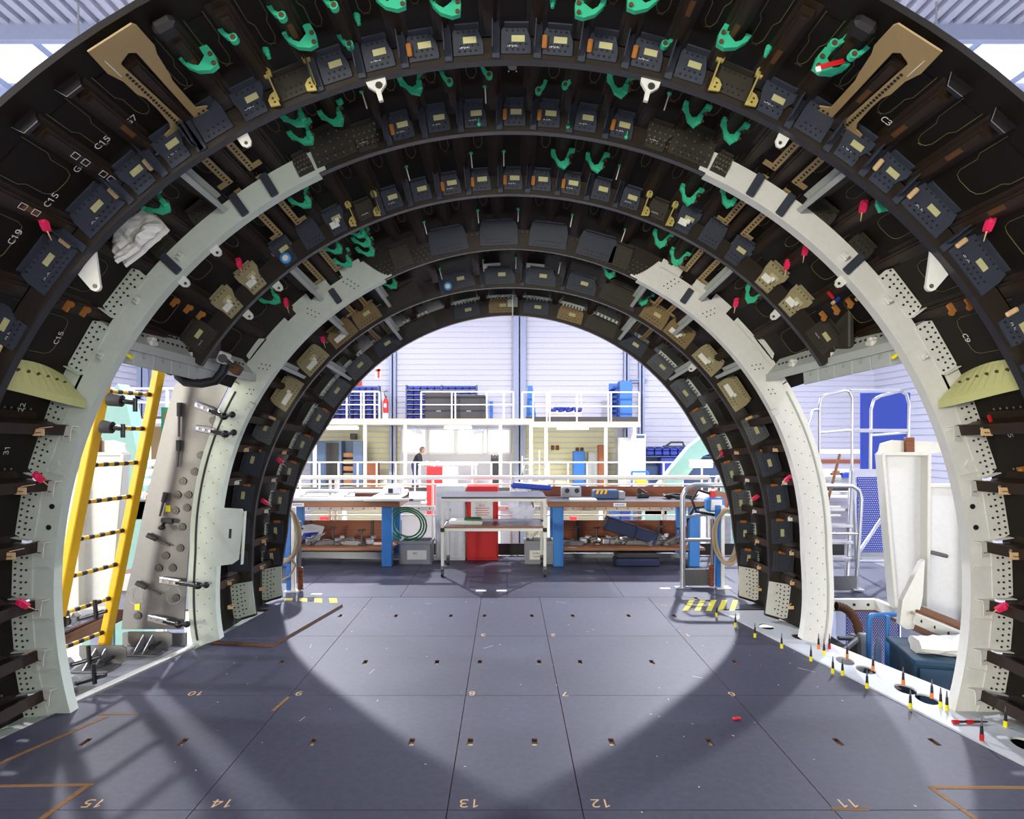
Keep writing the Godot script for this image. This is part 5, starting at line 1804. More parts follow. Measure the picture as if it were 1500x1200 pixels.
func right_door() -> void:
	# white plate bracket and perforated edge beams outside the right door
	var o := thing("edge_beam", "white perforated platform edge beams outside the right doorway", "beam")
	var P := [at(1215, 885, 6.15), at(1283, 885, 6.15), at(1330, 905, 5.7)]
	for k in 2:
		var m := MB.new()
		m.bar(P[k], P[k + 1], 0.05, 0.1, 0.004)
		part("beam", m, M.white_paint, o)
		for j in 3:
			var h := MB.new()
			var c: Vector3 = P[k].lerp(P[k + 1], 0.2 + 0.3 * j) + V(0, 0, 0.026)
			h.cyl(c, c + V(0, 0, 0.004), 0.014, -1, 8)
			part("hole", h, M.black, o)
	var m2 := MB.new()
	m2.bar(at(1340, 905, 5.2), at(1420, 940, 4.9), 0.05, 0.09, 0.004)
	part("beam", m2, M.white_paint, o)
	for j in 4:
		var h := MB.new()
		var c: Vector3 = at(1340, 905, 5.2).lerp(at(1420, 940, 4.9), 0.12 + 0.25 * j) + V(-0.01, 0, 0.026)
		h.cyl(c, c + V(0, 0, 0.004), 0.013, -1, 8)
		part("hole", h, M.black, o)
	m2 = MB.new()
	m2.bar(at(1345, 892, 5.25) , at(1420, 922, 5.0), 0.16, 0.02, 0.003)
	part("tread", m2, M.ply_edge, o)
	var w := thing("white_bracket", "tall white plate bracket shaped like a blade in front of the right door cover", "bracket")
	var bp := PackedVector2Array()
	for e in [[1355, 820], [1350, 824], [1322, 880], [1318, 915], [1328, 922], [1338, 922], [1344, 905], [1350, 885], [1352, 872]]:
		var q := at(e[0], e[1], 5.2)
		bp.append(Vector2(q.x, q.y))
	var bm := MB.new()
	bm.prism(bp, -0.05, 0.0)
	part("blade", bm, M.white_paint, w, Transform3D(Basis(), V(0, 0, -5.2)))
	bm = MB.new()
	bm.cyl(at(1336, 898, 5.2), at(1336, 898, 5.17), 0.014, -1, 8)
	part("bolt", bm, M.steel_dark, w)
	# teal cabinet with two doors
	var c := thing("tool_cabinet", "dark teal steel cabinet with two doors below the right door sill", "cabinet")
	var a := at(1305, 938, 5.0)
	var b := V(3.75, a.y, -4.65)
	c.transform = Transform3D(Basis(Vector3.UP, -0.2), V(3.35, 0.0, -4.8))
	var cm := MB.new()
	cm.ext(-0.38, -0.95, -0.28, 0.38, 0.02, 0.24, 0.006)
	part("body", cm, M.cabinet_teal, c)
	cm = MB.new()
	cm.ext(-0.4, 0.02, -0.3, 0.4, 0.06, 0.27, 0.006)
	part("top", cm, M.cabinet_teal, c)
	for k in 2:
		cm = MB.new()
		cm.ext(-0.37 + 0.37 * k + 0.004, -0.92, 0.24, -0.37 + 0.37 * (k + 1) - 0.004, 0.0, 0.26, 0.003)
		part("door", cm, M.cabinet_teal, c)
	# the white bag and the clip on the cabinet
	var bag := MB.new()
	var nz := FastNoiseLite.new()
	nz.seed = 9
	nz.frequency = 3.0
	var prof := func(u: float, k: int) -> Vector3:
		var an := TAU * k / 14.0
		var rr := (0.055 + 0.03 * u) * (1.0 + 0.35 * nz.get_noise_2d(u * 3.0, cos(an) * 2.0 + sin(an)))
		return V(lerpf(-0.42, 0.22, u), 0.06 + maxf(-0.058, sin(an) * rr * 1.1) + 0.055, cos(an) * rr * 1.8)
	for i in 12:
		for k in 14:
			var q0: Vector3 = prof.call(i / 12.0, k)
			var q1: Vector3 = prof.call((i + 1) / 12.0, k)
			var q2: Vector3 = prof.call((i + 1) / 12.0, k + 1)
			var q3: Vector3 = prof.call(i / 12.0, k + 1)
			var cc := V((q0.x + q1.x) / 2, 0.11, 0)
			bag.dquad(q0, q1, q2, q3, (q0 + q2) / 2 - cc)
	for e in [[0.0, -1], [1.0, 1]]:
		for k in 14:
			bag.dtri(V(lerpf(-0.42, 0.22, e[0]), 0.115, 0), prof.call(e[0], k), prof.call(e[0], k + 1), V(e[1], 0, 0))
	tag(part("white_bag", bag, M.paper, self, Transform3D(Basis(Vector3.UP, -0.15), V(3.42, 0.005, -4.72))), "crumpled white plastic bag lying on the teal cabinet", "bag")
	var cl := thing("spring_clip", "small black spring clip lying on the teal cabinet's top", "clip", V(3.4, 0.062, -4.64))
	var sm := MB.new()
	sm.bar(V(-0.05, 0.01, 0), V(0.03, 0.025, 0), 0.02, 0.015, 0.004)
	sm.bar(V(-0.02, 0.012, 0), V(0.06, 0.01, 0.03), 0.02, 0.012, 0.004)
	part("jaw", sm, M.black, cl)
	# blue pipe frame, hose and steel fittings below the platform edge
	var bf := thing("pipe_stand", "bright blue tube frame below the platform edge outside the right doorway", "frame")
	var pm := MB.new()
	pm.tube([at(1273, 980, 5.4), at(1273, 906, 5.4), at(1276, 902, 5.4), at(1318, 900, 5.4)], 0.022, 10)
	pm.tube([at(1300, 902, 5.3), at(1300, 990, 5.3)], 0.02, 10)
	part("tube", pm, M.bench_blue, bf)
	var hs := MB.new()
	var hp := []
	for k in 14:
		var f := k / 13.0
		hp.append(at(lerpf(1225, 1258, sin(f * PI / 2)), 888 + 40 * (1.0 - cos(f * PI / 2)) + 2 * f, 5.75))
	hs.tube(hp, 0.035, 10)
	for k in 12:
		hs.tube([hp[k], hp[k].lerp(hp[k + 1], 0.35)], 0.039, 10)
	tag(part("suction_hose", hs, M.rubber, self), "ribbed brown suction hose bending down outside the right doorway", "hose")
	var pj := thing("pipe_joint", "grey steel pipe joint and plate below the brown hose", "pipe")
	pm = MB.new()
	pm.cyl(at(1255, 930, 5.7), at(1253, 965, 5.7), 0.05, -1, 12)
	pm.cyl(at(1228, 935, 5.6), at(1250, 935, 5.6), 0.02, -1, 8)
	pm.cyl(at(1232, 955, 5.5), at(1256, 936, 5.6), 0.025, -1, 8)
	part("pipe", pm, M.steel, pj)
	pm = MB.new()
	pm.box(at(1264, 950, 5.6), V(0.07, 0.26, 0.06), 0.006)
	part("plate", pm, M.crate_grey, pj)
	pm = MB.new()
	pm.prism(PackedVector2Array([Vector2(-0.02, -0.2), Vector2(0.03, -0.2), Vector2(0.03, 0.02), Vector2(0.008, 0.12), Vector2(-0.02, 0.0)]), -0.01, 0.01)
	part("blade", pm, M.aluminium, pj, Transform3D(Basis(), at(1285, 950, 5.4)))
	# blue perforated screens
	for e in [[1256, 690, 1320, 812, 9.2, "behind the rolling stair", "deep_blue"], [1240, 892, 1318, 985, 7.0, "below the platform edge", "deep_blue"]]:
		var s := thing("mesh_screen", "deep blue perforated metal screen %s" % e[5], "screen")
		var d: float = e[4]
		var q0 := at(e[0], e[3], d)
		var q1 := at(e[2], e[1], d)
		var mm := MB.new()
		mm.ext(q0.x, q0.y, -d - 0.02, q1.x, q1.y, -d)
		part("sheet", mm, M[e[6]], s)
		mm = MB.new()
		for iy in 38:
			for ix in 22:
				var c0 := V(lerpf(q0.x, q1.x, (ix + 0.5 + 0.5 * (iy % 2)) / 23.0), lerpf(q0.y, q1.y, (iy + 0.5) / 38.0), -d)
				mm.rivets([c0], 0.008, 0.001, 5)
		stuff(part("perforation", mm, M.siding, s))
		mm = MB.new()
		mm.bar(V(q0.x, q1.y, -d + 0.02), V(q1.x, q1.y, -d + 0.02), 0.03, 0.04)
		part("rim", mm, M.crate_grey, s)
		mm = MB.new()
		mm.bar(V(q0.x, q0.y, -d + 0.02), V(q1.x, q0.y, -d + 0.02), 0.03, 0.06)
		part("rim", mm, M.crate_grey, s)
	# rolling stair of aluminium tube
	var st := thing("rolling_stair", "aluminium tube rolling stair with handrails outside the right doorway", "stair")
	var d := 7.4
	var tube := func(pp: Array, r: float, called: String) -> void:
		var mm := MB.new()
		var qq := []
		for e in pp:
			qq.append(at(e[0], e[1], e[2]))
		mm.tube(qq, r, 8)
		part(called, mm, M.aluminium, st)
	tube.call([[1200, 705, d], [1200, 595, d], [1203, 582, d], [1212, 578, d], [1238, 572, d], [1244, 574, d], [1248, 584, d], [1248, 705, d]], 0.017, "handrail")
	tube.call([[1244, 573, d], [1318, 572, d + 0.9], [1328, 578, d + 0.9], [1332, 592, d + 0.9], [1330, 690, d + 0.9]], 0.02, "handrail")
	tube.call([[1275, 690, d + 0.9], [1276, 600, d + 0.9], [1280, 586, d + 0.9], [1290, 580, d + 0.9], [1318, 573, d + 0.9]], 0.02, "handrail")
	tube.call([[1200, 634, d], [1248, 630, d]], 0.014, "mid_rail")
	tube.call([[1248, 631, d], [1330, 631, d + 0.9]], 0.022, "mid_rail")
	tube.call([[1276, 638, d + 0.9], [1328, 634, d + 0.9]], 0.014, "mid_rail")
	tube.call([[1200, 600, d], [1190, 602, d], [1178, 640, d - 0.3], [1160, 700, d - 0.6]], 0.016, "handrail")
	tube.call([[1248, 690, d], [1240, 860, d - 0.3]], 0.03, "post")
	tube.call([[1250, 690, d + 0.4], [1255, 845, d + 0.4]], 0.022, "post")
	tube.call([[1200, 700, d], [1200, 720, d]], 0.017, "post")
	tube.call([[1205, 712, 6.9], [1248, 712, 6.9], [1258, 718, 6.9], [1262, 730, 6.9], [1254, 863, 6.9]], 0.021, "handrail")
	tube.call([[1206, 782, 6.9], [1256, 782, 6.9]], 0.014, "mid_rail")
	tube.call([[1256, 812, 6.95], [1290, 762, 7.6]], 0.02, "brace")
	tube.call([[1254, 822, 6.95], [1296, 822, 7.6]], 0.018, "brace")
	for k in 5:
		var y := 722.0 + 24.0 * k
		var mm := MB.new()
		mm.bar(at(1203, y, 7.5 - 0.12 * k), at(1246, y, 7.5 - 0.12 * k), 0.12, 0.035, 0.004)
		part("step", mm, M.aluminium, st)
	var lm := MB.new()
	lm.bar(at(1247, 693, d), at(1332, 693, d + 0.9), 0.05, 0.09, 0.004)
	part("landing", lm, M.aluminium, st)
	lm = MB.new()
	lm.ext(at(1218, 0, 6.9).x, 0.02, -6.9, at(1254, 0, 6.9).x, 0.17, -6.88)
	part("kick_plate", lm, M.steel, st)
	lm = MB.new()
	lm.box(at(1255, 863, 6.9), V(0.12, 0.012, 0.1), 0.002)
	part("foot", lm, M.aluminium, st)
	var pl := MB.new()
	pl.cyl(at(1230, 666, 7.2), at(1211, 740, 7.0), 0.016, -1, 8)
	tag(part("wooden_pole", pl, M.bench_wood, self), "brown wooden pole leaning against the rolling stair", "pole")
	# tall blue panel behind the stair
	var bp2 := MB.new()
	var u0 := at(1262, 684, 11.0)
	var u1 := at(1334, 575, 11.0)
	bp2.ext(u0.x, u0.y - 1.2, -11.06, u1.x, u1.y, -11.0, 0.01)
	tag(part("blue_board", bp2, M.deep_blue, self), "tall bright blue panel standing behind the rolling stair", "panel")

# ---------------------------------------------------------------- benches, trolley and things at the far end of the platform
func bench(sd: int) -> void:
	var x0 := -3.15 if sd < 0 else 0.52
	var x1 := -1.36 if sd < 0 else 2.62
	var o := thing("workbench", "workbench on blue steel legs with a %s, far %s" % ["white aircraft panel on it" if sd < 0 else "wooden lip round its top", SIDE_NAME[sd]], "workbench")
	var y := 0.83
	var m := MB.new()
	m.ext(x0, y - 0.07, -9.0, x1, y - 0.006, -8.2, 0.004)
	part("worktop", m, M.bench_wood, o)
	m = MB.new()
	m.ext(x0 + 0.01, y - 0.006, -8.99, x1 - 0.01, y, -8.21)
	part("top_sheet", m, M.laminate, o)
	for x in ([x1 - 0.17, x0 + 0.3] if sd < 0 else [x0 + 0.13, x1 - 0.24]):
		for z in [-8.27, -8.9]:
			m = MB.new()
			m.ext(x - 0.065, 0.0, z - 0.04, x + 0.065, y - 0.07, z + 0.04, 0.008)
			part("leg", m, M.bench_blue, o)
	m = MB.new()
	m.ext(x0 + 0.12, 0.2, -8.95, x1 - 0.1, 0.235, -8.25, 0.004)
	part("shelf", m, M.bench_wood, o)
	m = MB.new()
	m.ext(x0 + 0.12, 0.235, -8.97, x1 - 0.1, 0.5, -8.94)
	part("shelf_back", m, M.red_ply, o)
	for x in [x0 + 0.45, x1 - 0.5]:
		var b := MB.new()
		b.ext(x - 0.018, 0.24, -8.938, x + 0.018, 0.5, -8.93)
		part("dark_strap", b, M.black, o)
	m = MB.new()
	if sd > 0:
		m.ext(x0 - 0.06, y - 0.05, -9.02, x1, y + 0.13, -9.0)
		m.xf = Transform3D(Basis(Vector3.BACK, 0.25), V(x0, 0, 0))
		m.ext(-0.0, y - 0.06, -9.0, 0.015, y + 0.12, -8.25)
		m.xf = Transform3D(Basis(Vector3.BACK, -0.25), V(x1, 0, 0))
		m.ext(-0.015, y - 0.06, -9.0, 0.0, y + 0.12, -8.25)
	else:
		m.ext(x1 - 0.75, y, -9.0, x1, y + 0.12, -8.98)
	part("lip", m, M.red_ply, o)
	m = MB.new()
	m.box(V(lerpf(x0, x1, 0.28 if sd < 0 else 0.43), y - 0.04, -8.198), V(0.16, 0.045, 0.004))
	var lb := part("label_plate", m, M.paper, o)
	for j in 6:
		var l := MB.new()
		l.box(V(lerpf(x0, x1, 0.28 if sd < 0 else 0.43) - 0.05 + 0.02 * j, y - 0.04, -8.196), V(0.012, 0.016, 0.001))
		part("print", l, M.blue, lb)
	m = MB.new()
	m.ext(x0 + 0.1, 0.0, -8.9, x1 - 0.1, 0.06, -8.84)
	part("floor_rail", m, M.crate_grey, o)

func bench_things() -> void:
	# the white panel with openings on the left bench
	var o := thing("aircraft_lining", "long white aircraft panel with two oblong openings lying on the left bench", "panel", V(0, 0.835, 0))
	var xs := [-3.1, -2.78, -2.35, -2.18, -1.68, -1.35]
	var m := MB.new()
	m.ext(-3.1, 0.0, -8.28, -1.35, 0.05, -8.2, 0.012)
	m.ext(-3.1, 0.05, -8.9, -1.35, 0.1, -8.78, 0.012)
	for e in [[-3.1, -2.72], [-2.28, -2.14], [-1.72, -1.35]]:
		m.ext(e[0], 0.03, -8.8, e[1], 0.06, -8.26, 0.006)
	part("frame", m, M.cabinet_white, o)
	m = MB.new()
	m.ext(-1.62, 0.06, -8.7, -1.38, 0.17, -8.45, 0.02)
	var h := part("raised_end", m, M.cabinet_white, o)
	m = MB.new()
	m.box(V(-1.52, 0.11, -8.448), V(0.06, 0.06, 0.004))
	part("dark_recess", m, M.black, h)
	var st := thing("white_strip", "long narrow white strip reaching over the right end of the left bench", "strip", V(0, 0.84, 0))
	m = MB.new()
	m.ext(-1.8, 0.0, -8.19, -1.02, 0.035, -8.11, 0.008)
	part("strip", m, M.white_paint, st)
	m = MB.new()
	m.box(V(-1.2, 0.02, -8.108), V(0.05, 0.03, 0.006), 0.002)
	part("catch", m, M.steel, st)
	# odds and ends of metal jigs on the shelves
	var r := RandomNumberGenerator.new()
	r.seed = 77
	for b in 2:
		var x0 := -2.85 if b == 0 else 0.85
		var x1 := -1.75 if b == 0 else 2.35
		for k in (11 if b == 0 else 22):
			var x := lerpf(x0, x1, (k + r.randf() * 0.6) / (11.0 if b == 0 else 22.0))
			var z := r.randf_range(-8.75, -8.4)
			var ty := k % 4
			var nm: String = ["metal_plate", "clamp_bolt", "jig_block", "jig_lever"][ty]
			var nth: String = ["left", "centre-left", "middle", "centre-right", "right"][clampi(int((x - x0) / (x1 - x0) * 5.0), 0, 4)]
			var words_: String = ["flat grey metal jig plate", "upright dark clamp bolt with a crosspiece", "pale machined jig block", "bare metal jig lever"][ty]
			var t := thing(nm, "%s on the %s bench's lower shelf, %s" % [words_, "left" if b == 0 else "right", nth], "jig part", V(x, 0.237, z), "%ss at the %s of the %s bench's lower shelf" % [words_, nth, "left" if b == 0 else "right"])
			t.rotation.y = r.randf_range(-0.6, 0.6)
			var mm := MB.new()
			match ty:
				0:
					mm.prism(PackedVector2Array([Vector2(-0.14, 0.0), Vector2(0.12, 0.0), Vector2(0.15, 0.03), Vector2(0.08, 0.055), Vector2(-0.1, 0.05)]), -0.06, 0.06)
					mm.cyl(V(0.0, 0.05, 0), V(0.0, 0.075, 0), 0.02, -1, 8)
					part("plate", mm, M.steel, t)
				1:
					mm.cyl(V(0, 0, 0), V(0, 0.2, 0), 0.012, -1, 8)
					mm.cyl(V(-0.05, 0.2, 0), V(0.05, 0.2, 0), 0.014, -1, 8)
					mm.box(V(0, 0.012, 0), V(0.09, 0.024, 0.06), 0.004)
					part("bolt", mm, M.steel_dark, t)
				2:
					mm.box(V(0, 0.04, 0), V(0.1, 0.08, 0.09), 0.012)
					mm.box(V(0.05, 0.09, 0), V(0.06, 0.04, 0.06), 0.008)
					part("block", mm, M.aluminium, t)
				3:
					mm.bar(V(-0.12, 0.03, 0), V(0.12, 0.06 + 0.1 * r.randf(), 0), 0.05, 0.03, 0.006)
					mm.box(V(-0.1, 0.02, 0), V(0.06, 0.04, 0.08), 0.006)
					part("lever", mm, M.steel, t)
	var lb := thing("long_box", "dark blue padded oblong case tilted on the right bench's lower shelf", "case")
	lb.transform = Transform3D(Basis(Vector3.BACK, -0.3), V(1.6, 0.43, -8.5))
	m = MB.new()
	m.box(V(-0.13, 0, 0), V(0.4, 0.17, 0.26), 0.012)
	m.box(V(0.2, -0.005, 0), V(0.3, 0.15, 0.24), 0.012)
	part("case", m, M.navy, lb)
	m = MB.new()
	m.box(V(0.05, 0.0, 0.0), V(0.012, 0.175, 0.268), 0.004)
	part("seam", m, M.black, lb)
	var fb := thing("foam_block", "dark blue and grey foam block lying on the floor under the right bench", "block", V(1.66, 0.0, -8.36))
	m = MB.new()
	m.box(V(0, 0.05, 0), V(0.56, 0.1, 0.3), 0.02)
	part("lower", m, M.navy, fb)
	m = MB.new()
	m.box(V(0, 0.135, -0.01), V(0.54, 0.07, 0.28), 0.02)
	part("upper", m, M.dark_grey, fb)
	var sl := thing("metal_channel", "long bent grey metal channel on the floor under the left bench", "channel", V(-2.2, 0.062, -8.5))
	m = MB.new()
	m.prism(PackedVector2Array([Vector2(-0.7, 0.03), Vector2(0.55, 0.0), Vector2(0.7, 0.06), Vector2(0.68, 0.09), Vector2(-0.65, 0.1)]), -0.1, 0.1)
	part("channel", m, M.crate_grey, sl)
	# on the right bench
	var bx := thing("grey_box", "grey instrument box with two dark round sockets on the right bench", "box", V(0.86, 0.83, -8.75))
	m = MB.new()
	m.box(V(0, 0.075, 0), V(0.26, 0.15, 0.18), 0.012)
	part("case", m, M.crate_grey, bx)
	for x in [-0.06, 0.07]:
		m = MB.new()
		m.cyl(V(x, 0.1, 0.09), V(x, 0.1, 0.1), 0.032, -1, 14)
		part("socket", m, M.black, bx)
	var pp := thing("paper_pad", "white pad of papers lying at the left of the right bench", "paper", V(0.98, 0.83, -8.4))
	m = MB.new()
	m.box(V(0, 0.01, 0), V(0.34, 0.02, 0.2), 0.003)
	part("sheets", m, M.paper, pp)
	var tb := thing("tool_case", "blue and grey tool case with yellow and black hazard stripes on the right bench", "case", V(1.3, 0.83, -8.6))
	m = MB.new()
	m.box(V(0, 0.06, 0), V(0.34, 0.12, 0.2), 0.015)
	part("case", m, M.locker_blue, tb)
	for j in 3:
		m = MB.new()
		m.xf = Transform3D(Basis(), V(-0.14 + 0.055 * j, 0.1, 0.101))
		m.prism(PackedVector2Array([Vector2(0, -0.03), Vector2(0.03, -0.03), Vector2(0.05, 0.03), Vector2(0.02, 0.03)]), 0.0, 0.002)
		part("stripe", m, M.yellow, tb)
	m = MB.new()
	m.box(V(0.2, 0.05, 0), V(0.1, 0.1, 0.18), 0.01)
	part("end_cap", m, M.crate_grey, tb)
	var vs := thing("small_vice", "small black clamp standing in the middle of the right bench", "clamp", V(1.82, 0.83, -8.7))
	m = MB.new()
	m.box(V(0, 0.03, 0), V(0.16, 0.06, 0.08), 0.015)
	m.box(V(-0.05, 0.09, 0), V(0.05, 0.1, 0.05), 0.012)
	m.cyl(V(-0.06, 0.13, 0), V(0.06, 0.06, 0), 0.014, -1, 8)
	part("body", m, M.black, vs)
	var cb := MB.new()
	for k in 4:
		var q := []
		for j in 22:
			q.append(V(2.3 + (0.17 + 0.02 * k) * cos(TAU * j / 22.0), 0.842 + 0.012 * k + 0.01 * sin(j * 1.7), -8.6 + 0.13 * sin(TAU * j / 22.0)))
		cb.tube(q, 0.011, 6, true)
	tag(part("cable_coil", cb, M.black, self), "coil of black cable lying at the right of the right bench", "cable")
	var pb := thing("printed_bag", "blue and white printed bag leaning on the left bench's lower shelf", "bag", V(-2.68, 0.237, -8.7))
	m = MB.new()
	m.xf = Transform3D(Basis(Vector3.RIGHT, -0.35), Vector3.ZERO)
	m.prism(PackedVector2Array([Vector2(-0.16, 0), Vector2(0.14, 0.0), Vector2(0.2, 0.21), Vector2(0.04, 0.24), Vector2(-0.08, 0.22)]), -0.03, 0.03)
	part("bag", m, M.cabinet_white, pb)
	m = MB.new()
	m.xf = Transform3D(Basis(Vector3.RIGHT, -0.35), Vector3.ZERO)
	m.prism(PackedVector2Array([Vector2(-0.1, 0.03), Vector2(0.1, 0.05), Vector2(0.15, 0.13), Vector2(-0.05, 0.12)]), 0.03, 0.032)
	part("print", m, M.deep_blue, pb)
	# green hose over the left bench's right end
	var gh := MB.new()
	for k in 3:
		var q := []
		for j in 20:
			q.append(V(-1.34 + (0.2 + 0.04 * k) * cos(TAU * j / 20.0), 0.48 + (0.17 + 0.03 * k) * sin(TAU * j / 20.0), -8.7 + 0.1 * cos(TAU * j / 20.0) + 0.04 * k))
		gh.tube(q, 0.012, 6, true)
	tag(part("green_hose", gh, M.green_hose, self), "green hose coiled round the right end of the left bench", "hose")
	# trolley
	var t := thing("trolley", "white tube trolley on castors with a dark grey top and a lower shelf", "trolley")
	var tx0 := -0.78
	var tx1 := 0.46
	var y := 0.94
	m = MB.new()
	m.ext(tx0, y - 0.02, -8.42, tx1, y, -7.66, 0.003)
	part("top", m, M.laminate, t)
	m = MB.new()
	m.bar(V(tx0, y - 0.04, -7.67), V(tx1, y - 0.04, -7.67), 0.03, 0.035, 0.004)
	m.bar(V(tx0, y - 0.04, -8.4), V(tx1, y - 0.04, -8.4), 0.03, 0.035, 0.004)
	m.bar(V(tx0, 0.55, -7.67), V(tx1, 0.55, -7.67), 0.03, 0.035, 0.004)
	m.bar(V(tx0, 0.55, -8.4), V(tx1, 0.55, -8.4), 0.03, 0.035, 0.004)
	for x in [tx0 + 0.015, tx1 - 0.015]:
		m.bar(V(x, 0.55, -7.67), V(x, 0.55, -8.4), 0.03, 0.03)
	part("frame", m, M.white_paint, t)
	m = MB.new()
	m.ext(tx0 + 0.03, 0.57, -8.38, tx1 - 0.03, 0.59, -7.66, 0.003)
	part("shelf", m, M.bench_wood, t)
	m = MB.new()
	m.ext(tx0 + 0.035, 0.59, -8.375, tx1 - 0.035, 0.592, -7.67)
	part("shelf_sheet", m, M.laminate, t)
	for x in [tx0 + 0.015, tx1 - 0.015]:
		for z in [-7.67, -8.4]:
			m = MB.new()
			m.bar(V(x, 0.12, z), V(x, y - 0.02, z), 0.034, 0.034, 0.005)
			part("leg", m, M.white_paint, t)
			m = MB.new()
			m.box(V(x, 0.55, z), V(0.05, 0.05, 0.05), 0.008)
			part("joint", m, M.black, t)
			var c := MB.new()
			c.cyl(V(x - 0.014, 0.045, z + 0.02), V(x + 0.014, 0.045, z + 0.02), 0.045, -1, 16)
			var w := part("castor", c, M.steel_dark, t)
			c = MB.new()
			c.box(V(x, 0.085, z + 0.01), V(0.042, 0.07, 0.045), 0.006)
			part("fork", c, M.steel, w)
	var pk := thing("paper_stack", "white papers with a dark green cloth on the trolley's shelf", "paper", V(-0.5, 0.592, -7.9))
	m = MB.new()
	m.box(V(0, 0.025, 0), V(0.4, 0.05, 0.26), 0.01)
	part("papers", m, M.paper, pk)
	m = MB.new()
	m.box(V(0.08, 0.06, 0.0), V(0.2, 0.025, 0.18), 0.01)
	part("cloth", m, M.green_hose, pk)
	# lockers behind the trolley
	for e in [[637, 682, 712, "cabinet_white", "tall narrow white steel cabinet behind the trolley", "white_cabinet"], [683, 730, 713, "red", "tall narrow bright red cabinet behind the trolley, with a paper notice", "red_cabinet"]]:
		var x0 := at(e[0], 0, 8.62).x
		var x1 := at(e[1], 0, 8.62).x
		var yt := at(0, e[2], 8.62).y
		var c := thing(e[5], e[4], "cabinet")
		m = MB.new()
		m.ext(x0 + 0.004, 0.0, -8.95, x1 - 0.004, yt, -8.64, 0.008)
		part("body", m, M[e[3]], c)
		m = MB.new()
		m.ext(x0 + 0.02, 0.04, -8.64, x1 - 0.02, yt - 0.16, -8.622, 0.004)
		part("door", m, M[e[3]], c)
		if e[3] == "red":
			m = MB.new()
			m.box(V((x0 + x1) / 2 - 0.005, 0.67, -8.62), V(0.29, 0.26, 0.003))
			var n := part("notice", m, M.paper, c)
			text("BAC", 0.045, M.red, n, Transform3D(Basis(), V((x0 + x1) / 2, 0.735, -8.618)))
			for j in 4:
				m = MB.new()
				m.box(V((x0 + x1) / 2, 0.7 - 0.03 * j, -8.618), V(0.19 - 0.03 * (j % 2), 0.008, 0.001))
				part("print", m, M.red, n)
		else:
			for j in 3:
				m = MB.new()
				m.box(V((x0 + x1) / 2 - 0.12 + 0.1 * j, 0.45, -8.62), V(0.05, 0.75, 0.006), 0.002)
				part("rib", m, M.cabinet_white, c)
			text("DIB", 0.04, M.rivet, c, Transform3D(Basis(), V((x0 + x1) / 2 - 0.02, 0.68, -8.612)))
	# crates
	for e in [[-1.41, -0.97, "pale grey plastic crate with a paper label beside the left bench", "BOX", "crate_grey"], [0.22, 0.62, "grey plastic crate labelled for paper waste beside the right bench", "Chiffons", "crate_grey"]]:
		var c := thing("plastic_crate", e[2], "crate")
		m = MB.new()
		var x0: float = e[0]
		var x1: float = e[1]
		m.ext(x0 + 0.02, 0.0, -8.68, x1 - 0.02, 0.02, -8.42)
		for q in [[x0 + 0.01, -8.42, x1 - 0.01, -8.4], [x0 + 0.01, -8.7, x1 - 0.01, -8.68], [x0 + 0.01, -8.7, x0 + 0.03, -8.4], [x1 - 0.03, -8.7, x1 - 0.01, -8.4]]:
			m.ext(q[0], 0.0, q[1], q[2], 0.28, q[3])
		part("tub", m, M[e[4]], c)
		m = MB.new()
		for q in [[x0, -8.41, x1, -8.39], [x0, -8.71, x1, -8.69], [x0, -8.7, x0 + 0.03, -8.4], [x1 - 0.03, -8.7, x1, -8.4]]:
			m.ext(q[0], 0.26, q[1], q[2], 0.3, q[3], 0.004)
		part("rim", m, M[e[4]], c)
		m = MB.new()
		m.box(V((x0 + x1) / 2 + (0.02 if e[3] == "BOX" else -0.03), 0.12, -8.397), V(0.25 if e[3] == "BOX" else 0.2, 0.12, 0.003))
		var lp := part("label_card", m, M.paper, c)
		if e[3] != "BOX":
			text("Carton", 0.034, M.rivet, lp, Transform3D(Basis(), V((x0 + x1) / 2 - 0.03, 0.1, -8.395)))
		text("BAC" if e[3] == "BOX" else "Chiffons", 0.034, M.rivet, lp, Transform3D(Basis(), V((x0 + x1) / 2 - (0.0 if e[3] == "BOX" else 0.03), 0.14, -8.395)))
	var br := MB.new()
	br.cyl(V(0.3, 0.3, -8.6), V(0.42, 0.42, -8.6), 0.02, -1, 8)
	tag(part("tube_roll", br, M.paper, self), "white paper tube sticking out of the right crate", "tube")
	# clear plastic sack hung on the rail
	var ps := MB.new()
	var nz := FastNoiseLite.new()
	nz.seed = 15
	nz.frequency = 2.2
	var S := func(i: int, j: int) -> Vector3:
		var f := i / 10.0
		var an := TAU * j / 14.0
		var w := 0.19 * pow(sin(PI * clampf(f * 0.85 + 0.12, 0, 1)), 0.6)
		w *= 1.0 + 0.25 * nz.get_noise_2d(f * 2.0, an)
		return V(0.2 + cos(an) * w, 0.95 - 0.5 * f, -8.75 + sin(an) * w * 0.6)
	for i in 10:
		for j in 14:
			ps.dquad(S.call(i, j), S.call(i, j + 1), S.call(i + 1, j + 1), S.call(i + 1, j), V(cos(TAU * (j + 0.5) / 14.0), 0, sin(TAU * (j + 0.5) / 14.0)))
	tag(part("clear_sack", ps, M.film, self), "cloudy clear plastic sack hanging behind the trolley's right end", "sack")
	# blue bag over the rail
	var bb := MB.new()
	bb.bar(V(0.05, 1.0, -8.75), V(0.6, 0.96, -8.75), 0.14, 0.07, 0.03)
	var bbn := thing("wrapped_roll", "blue and white wrapped roll lying behind the trolley's top", "roll")
	part("roll", bb, M.deep_blue, bbn)
	bb = MB.new()
	bb.bar(V(0.1, 1.035, -8.74), V(0.55, 1.0, -8.74), 0.08, 0.015, 0.006)
	part("white_print", bb, M.paper, bbn)
